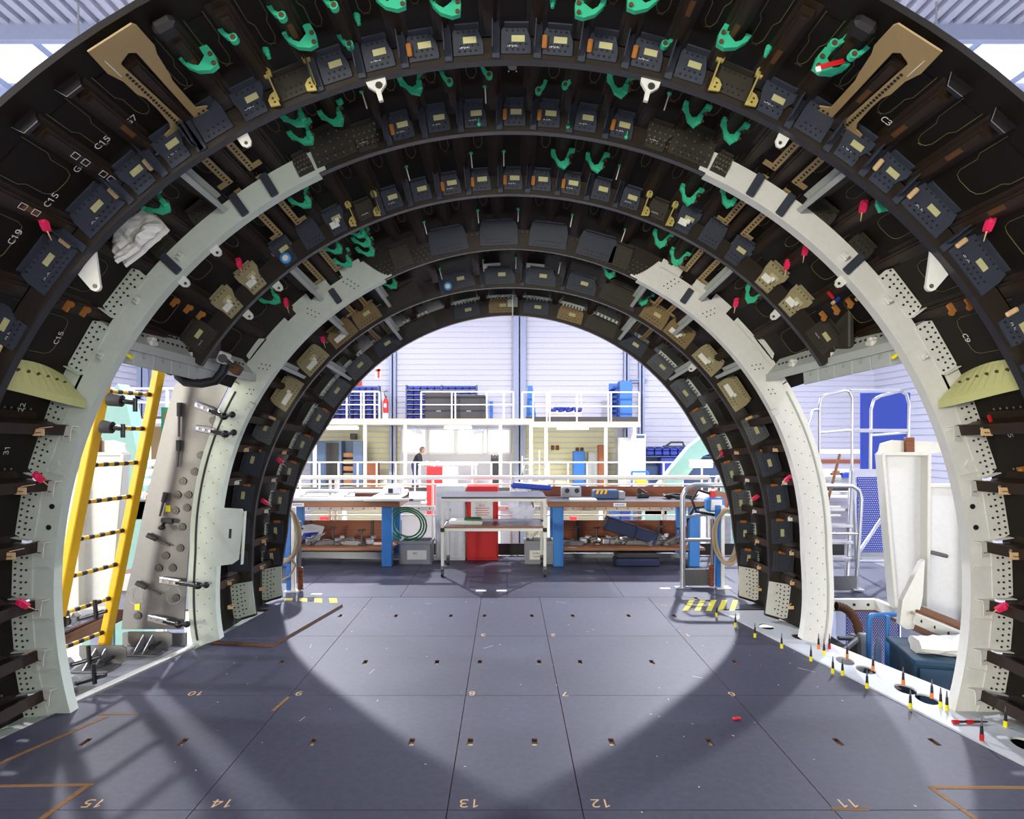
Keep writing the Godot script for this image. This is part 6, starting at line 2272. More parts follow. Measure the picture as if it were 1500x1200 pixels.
	# posts with coiled hoses at both far corners
	for sd in [-1, 1]:
		var x := -2.31 if sd < 0 else 2.33
		var d := 6.95 if sd < 0 else 7.1
		var p := thing("service_post", "blue and white service post with fittings at the far %s corner" % SIDE_NAME[sd], "post", V(x, 0, -d))
		m = MB.new()
		m.box(V(-0.025, 0.45, 0), V(0.05, 0.9, 0.06), 0.006)
		part("blue_side", m, M.blue, p)
		m = MB.new()
		m.box(V(0.022, 0.45, 0), V(0.04, 0.9, 0.06), 0.006)
		part("white_side", m, M.white_paint, p)
		m = MB.new()
		m.box(V(0.02, 0.005, 0.02), V(0.16, 0.01, 0.14))
		part("foot", m, M.white_paint, p)
		m = MB.new()
		for j in 12:
			m.cyl(V(-0.1 * sd, 0.02 + j * 0.02, 0.02), V(-0.1 * sd, 0.035 + j * 0.02, 0.02), 0.03, -1, 10)
		part("spring_hose", m, M.red_ply, p)
		m = MB.new()
		m.cyl(V(-0.09 * sd, 0.26, 0.02), V(-0.09 * sd, 0.75, 0.02), 0.02, -1, 10)
		part("pipe", m, M.steel, p)
		var hc := MB.new()
		for k in 6:
			var q := []
			for j in 26:
				var an := TAU * j / 26.0
				q.append(V(x + 0.05 * sd + (0.12 + 0.012 * k) * cos(an) * (1.0 if sd < 0 else 0.9), 0.62 - (0.0 if sd < 0 else 0.05) + (0.27 + 0.015 * (k % 3)) * sin(an), -d + 0.06 + 0.012 * k + 0.02 * sin(an * 2.0 + k)))
			hc.tube(q, 0.01, 6, true)
		if sd < 0:
			hc.tube([V(x, 0.4, -d + 0.1), V(x + 0.08, 0.3, -d + 0.1), V(x + 0.02, 0.18, -d + 0.12), V(x - 0.15, 0.1, -d + 0.1)], 0.01, 6)
		tag(part("hose_coil", hc, M.hose_tan, self), "beige hose coiled on the service post at the far %s corner" % SIDE_NAME[sd], "hose")
	var rg := thing("regulator", "blue and white air regulator with a red gauge at the far right post", "regulator", V(2.3, 0.9, -7.2))
	m = MB.new()
	m.box(V(0, 0.0, 0), V(0.2, 0.16, 0.14), 0.03)
	part("body", m, M.bench_blue, rg)
	m = MB.new()
	m.box(V(0.0, 0.0, 0.075), V(0.12, 0.12, 0.02), 0.015)
	part("cover", m, M.cabinet_white, rg)
	m = MB.new()
	m.cyl(V(-0.02, 0.08, 0), V(-0.02, 0.15, 0), 0.035, -1, 14)
	part("red_gauge", m, M.red, rg)
	m = MB.new()
	m.cyl(V(-0.02, 0.15, 0), V(-0.02, 0.17, 0), 0.03, -1, 14)
	part("cap", m, M.paper, rg)
	var bh := MB.new()
	bh.tube([V(2.25, 1.02, -7.2), V(2.12, 1.06, -7.2), V(2.05, 0.95, -7.2), V(2.1, 0.82, -7.2), V(2.3, 0.78, -7.2)], 0.016, 8)
	bh.tube([V(2.3, 0.88, -7.25), V(2.1, 0.85, -7.3), V(1.98, 0.6, -7.35), V(1.97, 0.3, -7.35), V(2.1, 0.03, -7.3)], 0.018, 8)
	tag(part("black_hose", bh, M.black, self), "black rubber hoses looping from the regulator at the far right", "hose")
	# low handrail in front of the right post
	var hr := thing("handrail", "bent steel tube handrail with a kick plate at the far right of the floor", "handrail")
	m = MB.new()
	m.tube([V(1.92, 0.0, -7.1), V(1.92, 1.0, -7.1), V(1.96, 1.08, -7.1), V(2.06, 1.12, -7.1), V(2.5, 1.12, -7.1)], 0.028, 10)
	part("rail", m, M.aluminium, hr)
	m = MB.new()
	m.tube([V(1.93, 0.52, -7.1), V(2.3, 0.52, -7.1)], 0.02, 8)
	m.tube([V(1.96, 0.66, -7.15), V(2.0, 0.74, -7.3), V(2.12, 0.77, -7.3), V(2.26, 0.77, -7.3)], 0.018, 8)
	part("cross_rail", m, M.aluminium, hr)
	m = MB.new()
	m.ext(1.95, 0.02, -7.12, 2.26, 0.2, -7.1)
	part("kick_plate", m, M.steel, hr)
	m = MB.new()
	m.box(V(1.91, 0.004, -7.08), V(0.16, 0.008, 0.12))
	part("foot", m, M.aluminium, hr)
	# the platform's guard rail
	var gr := thing("guard_rail", "white guard rail of tubes and perforated beams along the far edge of the platform", "rail")
	for seg in [[-4.6, 0.05], [0.15, 2.85], [2.95, 4.7]]:
		m = MB.new()
		m.tube([V(seg[0], 1.075, -9.15), V(seg[1], 1.075, -9.15)], 0.032, 10)
		part("top_tube", m, M.white_paint, gr)
		m = MB.new()
		m.tube([V(seg[0], 0.98, -9.15), V(seg[1], 0.98, -9.15)], 0.013, 8)
		part("mid_tube", m, M.rail, gr)
		m = MB.new()
		m.bar(V(seg[0], 0.64, -9.15), V(seg[1], 0.64, -9.15), 0.03, 0.07, 0.004)
		part("perforated_beam", m, M.rail, gr)
		m = MB.new()
		m.tube([V(seg[0], 0.54, -9.15), V(seg[1], 0.54, -9.15)], 0.013, 8)
		part("low_tube", m, M.rail, gr)
	for x in [-4.3, -3.0, -2.5, -2.42, -1.72, -1.05, -0.45, 0.06, 0.14, 0.66, 1.4, 2.2, 2.86, 2.95, 3.6, 4.4]:
		m = MB.new()
		m.bar(V(x, -0.1, -9.16), V(x, 1.06, -9.16), 0.034, 0.034, 0.004)
		part("post", m, M.rail, gr)
	var hl := MB.new()
	for k in 60:
		hl.rivets([V(-4.5 + 0.155 * k, 0.64, -9.133)], 0.01, 0.002, 6)
	stuff(part("hole", hl, M.black, gr))
	m = MB.new()
	m.ext(-4.7, 0.0, -9.06, 4.7, 0.16, -9.04)
	part("toe_board", m, M.black, gr)

# ---------------------------------------------------------------- the hall
const FAR := 30.0
const ORD := ["first", "second", "third", "fourth", "fifth", "sixth", "seventh", "eighth", "ninth", "tenth"]
const MEZZ := 2.39
const DECK := -0.56

func hall() -> void:
	var m := MB.new()
	m.ext(-17, HALL_Y - 0.3, -31, 17, HALL_Y, 14)
	struct("ground", m, M.hall_floor)
	# far wall with openings: the window band and the siding in between
	var wn := [at(590, 629, FAR), at(747, 664, FAR)]
	m = MB.new()
	m.ext(-17, HALL_Y, -FAR - 0.3, wn[0].x, 10.5, -FAR)
	m.ext(wn[1].x, HALL_Y, -FAR - 0.3, 17, 10.5, -FAR)
	m.ext(wn[0].x, wn[0].y, -FAR - 0.3, wn[1].x, 10.5, -FAR)
	m.ext(wn[0].x, HALL_Y, -FAR - 0.3, wn[1].x, wn[1].y, -FAR)
	var wf := struct("wall_far", m, M.siding)
	m = MB.new()
	var y := 2.6
	while y < 10.4:
		m.bar(V(-17, y, -FAR + 0.015), V(17, y, -FAR + 0.015), 0.03, 0.2, 0.006)
		y += 0.25
	stuff(part("siding", m, M.siding, wf))
	m = MB.new()
	y = HALL_Y + 0.15
	while y < 2.5:
		for s in [[-9.0, wn[0].x - 0.1], [wn[1].x + 0.1, 5.0]]:
			m.bar(V(s[0], y, -FAR + 0.015), V(s[1], y, -FAR + 0.015), 0.03, 0.2, 0.006)
		y += 0.25
	stuff(part("lower_siding", m, M.tube_lit_wall, wf))  # tube light put into the siding's colour here
	m = MB.new()
	y = HALL_Y + 0.15
	while y < 2.5:
		for s in [[-17.0, -9.1], [5.1, 17.0]]:
			m.bar(V(s[0], y, -FAR + 0.015), V(s[1], y, -FAR + 0.015), 0.03, 0.2, 0.006)
		y += 0.25
	stuff(part("siding", m, M.siding, wf))
	# windows
	var px := [590.0, 624.5, 628.0, 666.0, 669.0, 707.5, 714.0, 747.0]
	for k in 4:
		var w := Node3D.new()
		w.name = "added_pane_%d" % (k + 1)
		w.set_meta("kind", "structure")
		add_child(w)
		var a := at(px[k * 2], 629, FAR)
		var b := at(px[k * 2 + 1], 664, FAR)
		m = MB.new()
		m.ext(a.x, b.y, -FAR - 0.16, b.x, a.y, -FAR - 0.14)
		part("pane", m, M.glass, w)
		m = MB.new()
		for e in [[V(a.x, a.y, -FAR), V(b.x, a.y, -FAR)], [V(a.x, b.y, -FAR), V(b.x, b.y, -FAR)], [V(a.x, a.y, -FAR), V(a.x, b.y, -FAR)], [V(b.x, a.y, -FAR), V(b.x, b.y, -FAR)]]:
			m.bar(e[0], e[1], 0.1, 0.1, 0.01, V(0, 0, 1))
		part("frame", m, M.cabinet_white, w)
	m = MB.new()
	m.ext(-17.3, HALL_Y, -30.3, -17, 10.5, 14.3)
	var wl := struct("wall_left", m, M.siding)
	m = MB.new()
	m.ext(17, HALL_Y, -30.3, 17.3, 10.5, 14.3)
	var wr := struct("wall_right", m, M.siding)
	m = MB.new()
	m.ext(-17, HALL_Y, 14, 17, 10.5, 14.3)
	struct("wall_near", m, M.siding)
	for s in [[wl, -16.98], [wr, 16.98]]:
		m = MB.new()
		y = HALL_Y + 0.2
		while y < 10.3:
			m.bar(V(s[1], y, -30), V(s[1], y, 14), 0.04, 0.22, 0.008)
			y += 0.28
		stuff(part("siding", m, M.siding, s[0]))
	# roof deck with skylights towards both sides
	var strips := [[-16.6, -13.8], [-25.5, -23.0], [1.0, 4.0]]
	var zs := [-30.3, -25.5, -23.0, -16.6, -13.8, 1.0, 4.0, 14.3]
	m = MB.new()
	for k in 7:
		if k % 2 == 0:
			m.ext(-17.3, 10.5, zs[k], 17.3, 10.7, zs[k + 1])
		else:
			m.ext(-8.5, 10.5, zs[k], 8.5, 10.7, zs[k + 1])
	var ce := struct("ceiling", m, M.roof_deck)
	m = MB.new()
	for k in 7:
		for j in 110:
			var x := -16.9 + 0.31 * j
			if k % 2 == 0 or absf(x + 0.08) < 8.4:
				m.ext(x, 10.38, zs[k], x + 0.17, 10.5, zs[k + 1])
	stuff(part("corrugation", m, M.roof_deck, ce))
	for k in 6:
		var sx := -1.0 if k % 2 == 0 else 1.0
		var sp: Array = strips[k / 2]
		var w := Node3D.new()
		w.name = "added_pane_%d" % (k + 5)
		w.set_meta("kind", "structure")
		add_child(w)
		m = MB.new()
		m.ext(8.5 * sx, 10.58, sp[0], 17.3 * sx, 10.62, sp[1])
		part("pane", m, M.glass, w)
		for z in sp:
			m = MB.new()
			m.bar(V(8.5 * sx, 10.3, z), V(17 * sx, 10.3, z), 0.16, 0.5, 0.01)
			part("frame", m, M.steel_blue, w)
		for j in 5:
			m = MB.new()
			m.bar(V((8.6 + 2.0 * j) * sx, 10.5, sp[0]), V((8.6 + 2.0 * j) * sx, 10.5, sp[1]), 0.06, 0.12)
			part("glazing_bar", m, M.steel_blue, w)
	# roof cables and the two hangers at the barrel's near corners
	for sd in [-1, 1]:
		m = MB.new()
		m.cyl(V(-1.75 * sd, 3.75, -2.62) if sd < 0 else V(-1.72, 3.75, -2.62), V(-7.0 * (1 if sd > 0 else -1), 10.4, -6.4), 0.012, -1, 6)
		tag(part("hanger_rod", m, M.aluminium, self), "thin steel rod rising to the roof behind the barrel's near edge, %s" % ["right", "left"][0 if sd < 0 else 1], "rod")
	# columns
	for e in [[761, 9, "middle of the far wall"], [575, 5, "far wall left of the middle"], [918, 4, "far wall right of the middle"], [940, 4, "far wall by the blue shelving"], [208, 9, "far wall seen through the left doorway"], [1303, 9, "far wall seen through the right doorway"]]:
		m = MB.new()
		var p := at(e[0], 0, FAR - 0.3)
		var w: float = e[1] * 0.031
		m.ext(p.x - w, HALL_Y, -FAR + 0.04, p.x + w, 10.5, -FAR + 0.07)
		m.ext(p.x - w, HALL_Y, -FAR + 0.3, p.x + w, 10.5, -FAR + 0.33)
		m.ext(p.x - 0.03, HALL_Y, -FAR + 0.04, p.x + 0.03, 10.5, -FAR + 0.33)
		tag(part("steel_column", m, M.steel_blue, self), "blue-grey steel column on the %s" % e[2], "column")
	m = MB.new()
	m.bar(at(912, 556, FAR - 0.2), at(948, 556, FAR - 0.2), 0.06, 0.08)
	m.bar(at(912, 560, FAR - 0.2), at(948, 559, FAR - 0.2), 0.06, 0.05)
	tag(part("cable_tray", m, M.steel_blue, self), "short grey cable tray across the columns above the blue shelving", "tray")

# a far railing of posts and rails between two pixels columns at distance d, standing on height y0
func railing(o: Node3D, xs: Array, d: float, y0: float, h: float, mid := true, z1 := 0.0) -> void:
	var t := 0.055
	for k in xs.size() - 1:
		var m := MB.new()
		m.bar(V(xs[k], y0 + h, -d), V(xs[k + 1], y0 + h, -d), t, t)
		part("top_rail", m, M.rail, o)
		if mid:
			m = MB.new()
			m.bar(V(xs[k], y0 + h * 0.52, -d), V(xs[k + 1], y0 + h * 0.52, -d), t * 0.8, t * 0.8)
			part("mid_rail", m, M.rail, o)
	for x in xs:
		var m := MB.new()
		m.bar(V(x, y0, -d), V(x, y0 + h, -d), t * 1.1, t * 1.1)
		part("post", m, M.rail, o)

func fx(px: float, d: float) -> float: return (px - 743.0) / 950.0 * d

func far_side() -> void:
	# the mezzanine and the deck below it
	var o := thing("mezzanine", "white steel mezzanine with a wooden deck along the far wall", "mezzanine")
	var d := 26.5
	var m := MB.new()
	m.ext(fx(300, d), MEZZ - 0.22, -FAR + 0.35, fx(780, d), MEZZ - 0.05, -d + 0.0)
	m.ext(fx(780, d), MEZZ - 0.34, -FAR + 0.35, fx(938, d), MEZZ - 0.17, -d)
	part("beam", m, M.rail, o)
	m = MB.new()
	m.ext(fx(300, d), MEZZ - 0.05, -FAR + 0.35, fx(780, d), MEZZ, -d + 0.03)
	m.ext(fx(780, d), MEZZ - 0.17, -FAR + 0.35, fx(938, d), MEZZ - 0.12, -d + 0.03)
	part("deck", m, M.slab_edge, o)
	m = MB.new()
	for k in 40:
		m.rivets([V(fx(452 + 12 * k, d), MEZZ - 0.13 - (0.1 if 452 + 12 * k > 780 else 0.0), -d)], 0.03, 0.01, 6)
	stuff(part("bolt", m, M.steel_blue, o))
	for p in [460, 534, 593, 733, 778, 800, 888, 930]:
		m = MB.new()
		m.bar(V(fx(p, d), DECK, -d - 0.1), V(fx(p, d), MEZZ - 0.1, -d - 0.1), 0.13, 0.13, 0.01)
		part("post", m, M.rail, o)
	var r := thing("mezzanine_railing", "white tube railing along the mezzanine's left part", "railing")
	var xs := []
	for p in [462, 486, 508, 529, 533, 549, 556]:
		xs.append(fx(p, d))
	railing(r, xs, d, MEZZ, 1.1)
	r = thing("mezzanine_railing", "white tube railing in front of the dark crates on the mezzanine", "railing")
	xs = []
	for p in [617, 662, 667, 713, 738, 752]:
		xs.append(fx(p, d))
	railing(r, xs, d, MEZZ, 1.1)
	r = thing("mezzanine_railing", "white tube railing along the mezzanine's right part with dark toe boards", "railing")
	xs = []
	for p in [765, 781, 801, 805, 845, 891, 895, 936]:
		xs.append(fx(p, d))
	railing(r, xs, d, MEZZ - 0.12, 1.2)
	m = MB.new()
	m.ext(fx(770, d), MEZZ - 0.12, -d - 0.05, fx(935, d), MEZZ + 0.08, -d - 0.02)
	part("toe_board", m, M.dark_grey, r)
	# bin racks
	for e in [[470, 554, 565, 612, "left", 9], [595, 698, 564, 612, "middle", 10]]:
		var rk := thing("bin_rack", "steel shelf rack full of blue parts bins on the mezzanine, %s one" % e[4], "rack")
		var dd := 28.2
		var a := at(e[0], e[2], dd)
		var b := at(e[1], 0, dd)
		var nb: int = e[5]
		m = MB.new()
		m.ext(a.x, MEZZ, -dd - 0.5, b.x, a.y, -dd - 0.46)
		part("back", m, M.locker_blue, rk)
		for row in 7:
			var yy := MEZZ + 0.05 + row * (a.y - MEZZ - 0.05) / 7.0
			m = MB.new()
			m.ext(a.x, yy - 0.03, -dd - 0.46, b.x, yy, -dd)
			part("shelf", m, M.crate_grey, rk)
		for x in [a.x, (a.x + b.x) / 2, b.x]:
			m = MB.new()
			m.ext(x - 0.03, MEZZ, -dd - 0.46, x + 0.03, a.y, -dd)
			part("upright", m, M.locker_blue, rk)
		var wv: float = (b.x - a.x) / nb
		var bh: float = (a.y - MEZZ - 0.05) / 7.0 * 0.72
		m = MB.new()
		m.prism(PackedVector2Array([Vector2(0.0, 0.0), Vector2(0.36, 0.0), Vector2(0.42, bh * 0.45), Vector2(0.33, bh * 0.55), Vector2(0.30, bh), Vector2(0.0, bh)]), -wv * 0.43, wv * 0.43)
		m.box(V(0.40, bh * 0.2, 0), V(0.05, bh * 0.16, wv * 0.5))
		var bm := m.done()
		for row in 7:
			for c in nb:
				var bn := tag(part("parts_bin", bm, M.bin_blue, self), "blue bin, %s from the left, %s row of the %s mezzanine rack" % [ORD[c], ["bottom", "second", "third", "middle", "fifth", "sixth", "top"][row], e[4]], "bin", "blue bins in the %s rack" % e[4])
				bn.transform = Transform3D(Basis(Vector3.UP, -PI / 2), V(a.x + wv * (c + 0.5), MEZZ + 0.052 + row * (a.y - MEZZ - 0.05) / 7.0, -dd - 0.44))
	# dark crates
	for e in [[622, 662, 575, "left"], [666, 711, 579, "right"]]:
		var c := thing("dark_crate", "large dark grey crate behind the mezzanine railing, %s of the two" % e[3], "crate")
		m = MB.new()
		m.ext(fx(e[0], 26.9), MEZZ, -27.7, fx(e[1], 26.9), at(0, e[2], 26.9).y, -26.9, 0.02)
		part("box", m, M.dark_grey, c)
		m = MB.new()
		m.ext(fx(e[0], 26.9), MEZZ + 0.54, -26.9, fx(e[1], 26.9), MEZZ + 0.57, -26.885)
		part("joint_strip", m, M.black, c)
		m = MB.new()
		m.ext(fx(e[0] + 17, 26.9), MEZZ + 0.3, -26.9, fx(e[0] + 24, 26.9), MEZZ + 0.36, -26.88, 0.01)
		part("handle", m, M.crate_grey, c)
	# extinguisher
	var f := thing("fire_extinguisher", "red fire extinguisher on a stand at the mezzanine's edge", "extinguisher", V(fx(565, 26.8), MEZZ, -26.8))
	m = MB.new()
	m.lathe([Vector2(0, 0.25), Vector2(0.1, 0.25), Vector2(0.11, 0.3), Vector2(0.11, 0.72), Vector2(0.07, 0.82), Vector2(0.03, 0.86), Vector2(0.0, 0.86)], 14)
	part("cylinder", m, M.red, f)
	m = MB.new()
	m.box(V(0, 0.55, 0.108), V(0.1, 0.16, 0.01))
	part("label_band", m, M.paper, f)
	m = MB.new()
	m.box(V(0.02, 0.9, 0), V(0.05, 0.08, 0.05), 0.01)
	m.tube([V(0.03, 0.88, 0), V(-0.05, 1.0, 0.02), V(-0.08, 1.1, 0), V(0.05, 1.18, 0)], 0.018, 6)
	part("valve", m, M.black, f)
	m = MB.new()
	m.ext(-0.1, 0.0, -0.06, 0.1, 0.25, 0.06, 0.01)
	m.bar(V(-0.12, 0, -0.1), V(-0.12, 1.1, -0.1), 0.05, 0.05)
	part("stand", m, M.rail, f)
	# red signs on the far wall
	for e in [[554, 547, 0.28, 0.55, "tall small red and white sign high on the far wall"], [524, 562, 0.4, 0.2, "small red sign above the left bin rack"]]:
		var p := at(e[0], e[1], FAR - 0.05)
		var s := thing("wall_sign", e[4], "sign", p)
		m = MB.new()
		m.box(Vector3.ZERO, V(e[2], e[3], 0.02))
		part("plate", m, M.paper if e[3] > 0.3 else M.red, s)
		if e[3] > 0.3:
			m = MB.new()
			m.box(V(0.02, 0.0, 0.012), V(0.1, 0.42, 0.01))
			m.box(V(0, 0.14, 0.012), V(0.24, 0.1, 0.01))
			part("symbol", m, M.red, s)
	# blue post, leaning panel, desk with blue bins, blue cupboard
	m = MB.new()
	m.ext(fx(717, 26.9), MEZZ, -27.1, fx(722, 26.9), at(0, 588, 26.9).y, -26.9, 0.01)
	tag(part("blue_stand", m, M.blue, self), "narrow blue stand behind the mezzanine railing", "stand")
	m = MB.new()
	m.prism(PackedVector2Array([Vector2(fx(771, 27), MEZZ + 0.1), Vector2(fx(786, 27), MEZZ - 0.1), Vector2(fx(780, 27), at(0, 565, 27).y), Vector2(fx(773, 27), at(0, 565, 27).y)]), -27.1, -27.0)
	tag(part("leaning_sheet", m, M.blue, self), "blue panel leaning on the mezzanine right of the column", "panel")
	var dk := thing("low_table", "pale table frame holding spare blue bins on the mezzanine's right part", "table")
	m = MB.new()
	m.ext(fx(804, 27), MEZZ + 0.1, -27.7, fx(852, 27), MEZZ + 0.28, -27.0, 0.01)
	part("tray", m, M.rail, dk)
	for p in [806, 851]:
		m = MB.new()
		m.bar(V(fx(p, 27.6), MEZZ - 0.12, -27.6), V(fx(p, 27.6), MEZZ + 1.2, -27.6), 0.05, 0.05)
		part("post", m, M.rail, dk)
	m = MB.new()
	m.bar(V(fx(806, 27.6), MEZZ + 1.2, -27.6), V(fx(851, 27.6), MEZZ + 1.2, -27.6), 0.05, 0.05)
	part("cross_rail", m, M.rail, dk)
	for k in 7:
		m = MB.new()
		m.box(Vector3.ZERO, V(0.22, 0.13, 0.3), 0.03)
		m.box(V(0.0, 0.03, 0.16), V(0.12, 0.05, 0.02))
		var q := part("spare_bin", m, M.bin_blue, self)
		q.transform = Transform3D(Basis.from_euler(V(0.3 * sin(k * 2.0), k * 1.3, 0.5 * sin(k * 1.7))), V(fx(811 + 6 * k, 27.2), MEZZ + 0.38 + 0.09 * (k % 2), -27.25))
		tag(q, "blue bin thrown on the pale mezzanine table, %s from the left" % ORD[k], "bin", "spare blue bins on the mezzanine table")
	var cu := thing("blue_cupboard", "tall bright blue open-sided cupboard at the mezzanine's right end", "cupboard")
	m = MB.new()
	m.ext(fx(908, 27), MEZZ - 0.12, -27.6, fx(926, 27), at(0, 558, 27).y, -27.0, 0.01)
	m.ext(fx(896, 27.6), MEZZ - 0.12, -28.4, fx(920, 27.6), at(0, 558, 27).y, -28.36)
	part("carcass", m, M.blue, cu)
	for k in 7:
		m = MB.new()
		m.ext(fx(897, 27.6), MEZZ + 0.1 + 0.2 * k, -28.36, fx(908, 27), MEZZ + 0.12 + 0.2 * k, -27.4)
		m.ext(fx(899, 27.6), MEZZ + 0.12 + 0.2 * k, -28.0, fx(907, 27), MEZZ + 0.21 + 0.2 * k, -27.5, 0.01)
		part("shelf", m, M.bin_blue, cu)
	# deck one storey down, with its railing
	m = MB.new()
	m.ext(-15, DECK - 0.25, -FAR + 0.35, 15, DECK, -26.2)
	tag(part("lower_deck", m, M.rail, self), "long pale deck one storey below the mezzanine along the far wall", "deck")
	r = thing("deck_railing", "white tube railing along the deck below the mezzanine", "railing")
	xs = []
	var k2 := 300
	while k2 < 1130:
		xs.append(fx(k2, 26.3))
		k2 += 28
	railing(r, xs, 26.3, DECK, 1.18)
	m = MB.new()
	m.ext(-15, DECK, -26.35, 15, DECK + 0.15, -26.3)
	part("toe_board", m, M.dark_grey, r)
	# tubes
	for e in [[502, 627.5, 46, "left"], [671, 627, 40, "middle"], [839, 627.5, 46, "right"]]:
		tube_light(at(e[0], e[1], 27.0), e[2] / 950.0 * 27.0, "on under the mezzanine, %s of the three" % e[3], 6.0)
	for e in [[490, 26], [640, 26], [905, 26]]:
		tube_light(V(fx(e[0], 27.0), DECK - 0.5, -27.0), 1.3, "on under the lower deck, by %s" % ["the white bracing", "the red cabinet", "the blue doors"][[490, 640, 905].find(e[0])], 6.0)
	# things under the mezzanine
	var lk := thing("metal_cabinet", "large grey-blue cabinet with open shelves under the mezzanine at the left", "cabinet")
	m = MB.new()
	m.ext(fx(455, 28.5), DECK, -29.2, fx(500, 28.5), at(0, 646, 28.5).y, -28.5, 0.01)
	m.ext(fx(517, 28.5), DECK, -29.2, fx(531, 28.5), at(0, 646, 28.5).y, -28.5, 0.01)
	m.ext(fx(500, 28.5), DECK, -29.2, fx(517, 28.5), at(0, 646, 28.5).y, -29.1)
	part("carcass", m, M.locker_blue, lk)
	for k in 5:
		m = MB.new()
		m.ext(fx(501, 28.5), DECK + 0.3 * k + 0.1, -29.1, fx(516, 28.5), DECK + 0.3 * k + 0.3, -28.7, 0.02)
		part("stored_box", m, M.clip_tan if k % 2 else M.bench_wood, lk)
	for k in 2:
		m = MB.new()
		m.ext(fx(458 + 20 * k, 28.5), DECK + 0.05, -28.5, fx(476 + 20 * k, 28.5), at(0, 649, 28.5).y, -28.46, 0.01)
		part("door", m, M.black if k == 1 else M.locker_blue, lk)
	m = MB.new()
	m.ext(fx(511, 29), at(0, 644, 29).y, -29.5, fx(520, 29), at(0, 635, 29).y, -29.2, 0.02)
	tag(part("wall_speaker", m, M.black, self), "small black box on the wall above the grey-blue cabinet", "speaker")
	for e in [[536, 553, 678, "red_ply", "brown cabinet by the post left of the person", 28.8], [840, 857, 661, "blue", "narrow bright blue locker against the tube-lit wall", 28.8], [862, 876, 662, "crate_grey", "pale grey cabinet beside the blue locker", 28.8], [625, 648, 684, "red", "bright red cabinet on the deck in front of the person", 26.0], [648, 670, 684, "cabinet_white", "white cabinet beside the bright red one on the deck", 26.0], [908, 925, 641, "cabinet_white", "tall white cabinet under the mezzanine's right end", 27.4], [926, 946, 636, "cabinet_white", "taller white cabinet with a blue head strip right of the mezzanine", 27.0], [877, 886, 652, "red_ply", "narrow dark brown board leaning by the white bracket", 28.5]]:
		var c := thing("deck_cabinet", e[4], "cabinet")
		m = MB.new()
		var dd: float = e[5]
		var yb := DECK if dd > 26.2 else DECK - 0.9
		m.ext(fx(e[0], dd), yb, -dd - 0.5, fx(e[1], dd), at(0, e[2], dd).y, -dd, 0.015)
		part("body", m, M[e[3]], c)
		m = MB.new()
		m.ext(fx(e[0] + 1.5, dd), yb + 0.1, -dd, fx(e[1] - 1.5, dd), at(0, e[2] + 2.5, dd).y, -dd + 0.02, 0.008)
		part("door", m, M[e[3]], c)
		if e[2] == 636:
			m = MB.new()
			m.ext(fx(e[0] + 2, dd), at(0, 642, dd).y, -dd, fx(e[1] - 2, dd), at(0, 638, dd).y, -dd + 0.03)
			part("blue_strip", m, M.locker_blue, c)
	for e in [[807, 812, 656, "left"], [814, 819, 656, "second"], [843, 848, 659, "third"], [850, 855, 659, "right"]]:
		m = MB.new()
		m.ext(fx(e[0], 29.7), at(0, e[2] + 3.5, 29.7).y, -29.72, fx(e[1], 29.7), at(0, e[2] - 3.5, 29.7).y, -29.69)
		tag(part("wall_picture", m, M.rubber, self), "small dark picture on the tube-lit wall, %s of four" % e[3], "picture")
	m = MB.new()
	m.ext(fx(719, 28), DECK, -28.4, fx(731, 28), at(0, 672, 28).y, -28.0, 0.01)
	for k in 5:
		m.cyl(V(fx(720 + 2.4 * k, 28), at(0, 672, 28).y, -28.2), V(fx(720 + 2.4 * k, 28), at(0, 667 + k % 2, 28).y, -28.2), 0.03, -1, 6)
	tag(part("tool_stand", m, M.black, self), "black tool stand with upright handles under the windows' right end", "stand")
	# step ladder and brackets seen under the mezzanine's right part
	var sl := thing("step_ladder", "white and grey step ladder under the mezzanine right of the windows", "ladder")
	m = MB.new()
	for p in [[765, 668, 765, 712], [790, 660, 790, 712], [768, 680, 762, 712]]:
		m.bar(at(p[0], p[1], 27.6), at(p[2], p[3], 27.6), 0.07, 0.05)
	part("rail", m, M.rail, sl)
	for k in 5:
		m = MB.new()
		m.bar(at(766, 672 + 8 * k, 27.6), at(789, 672 + 8 * k, 27.6), 0.2, 0.05)
		part("tread", m, M.crate_grey, sl)
	# tables and objects at the deck
	var tb := thing("packing_table", "pale table with papers under the windows, in front of the person", "table")
	m = MB.new()
	m.ext(fx(612, 28), at(0, 682, 28).y, -28.8, fx(700, 28), at(0, 680, 28).y, -28.0, 0.01)
	part("top", m, M.cabinet_white, tb)
	for p in [615, 655, 697]:
		m = MB.new()
		m.bar(V(fx(p, 28.1), DECK, -28.1), V(fx(p, 28.1), at(0, 682, 28).y, -28.1), 0.07, 0.07)
		part("leg", m, M.cabinet_white, tb)
	for k in 6:
		m = MB.new()
		m.ext(fx(622 + 5 * k, 28), at(0, 680, 28).y, -28.5, fx(626 + 5 * k, 28), at(0, 676 + k % 3, 28).y, -28.2, 0.02)
		part("parcel", m, M.paper, tb)
	# work lamps, unlit, hanging by the windows
	for e in [[604, 631, 618, 634, "left"], [693, 634, 710, 630, "right"]]:
		m = MB.new()
		m.bar(at(e[0], e[1], 26.8), at(e[2], e[3], 26.8), 0.14, 0.14, 0.02)
		m.bar(at(e[2], e[3], 26.8), at(e[2] + (6 if e[4] == "right" else -10), 624, 26.8), 0.04, 0.04)
		tag(part("arm_fitting", m, M.crate_grey, self), "grey jointed arm fitting hanging under the mezzanine at the windows' %s" % e[4], "arm")
	# storage at the right of the far wall
	var rk2 := thing("parts_shelf", "low rack of purple-blue parts bins right of the white cabinets", "rack")
	m = MB.new()
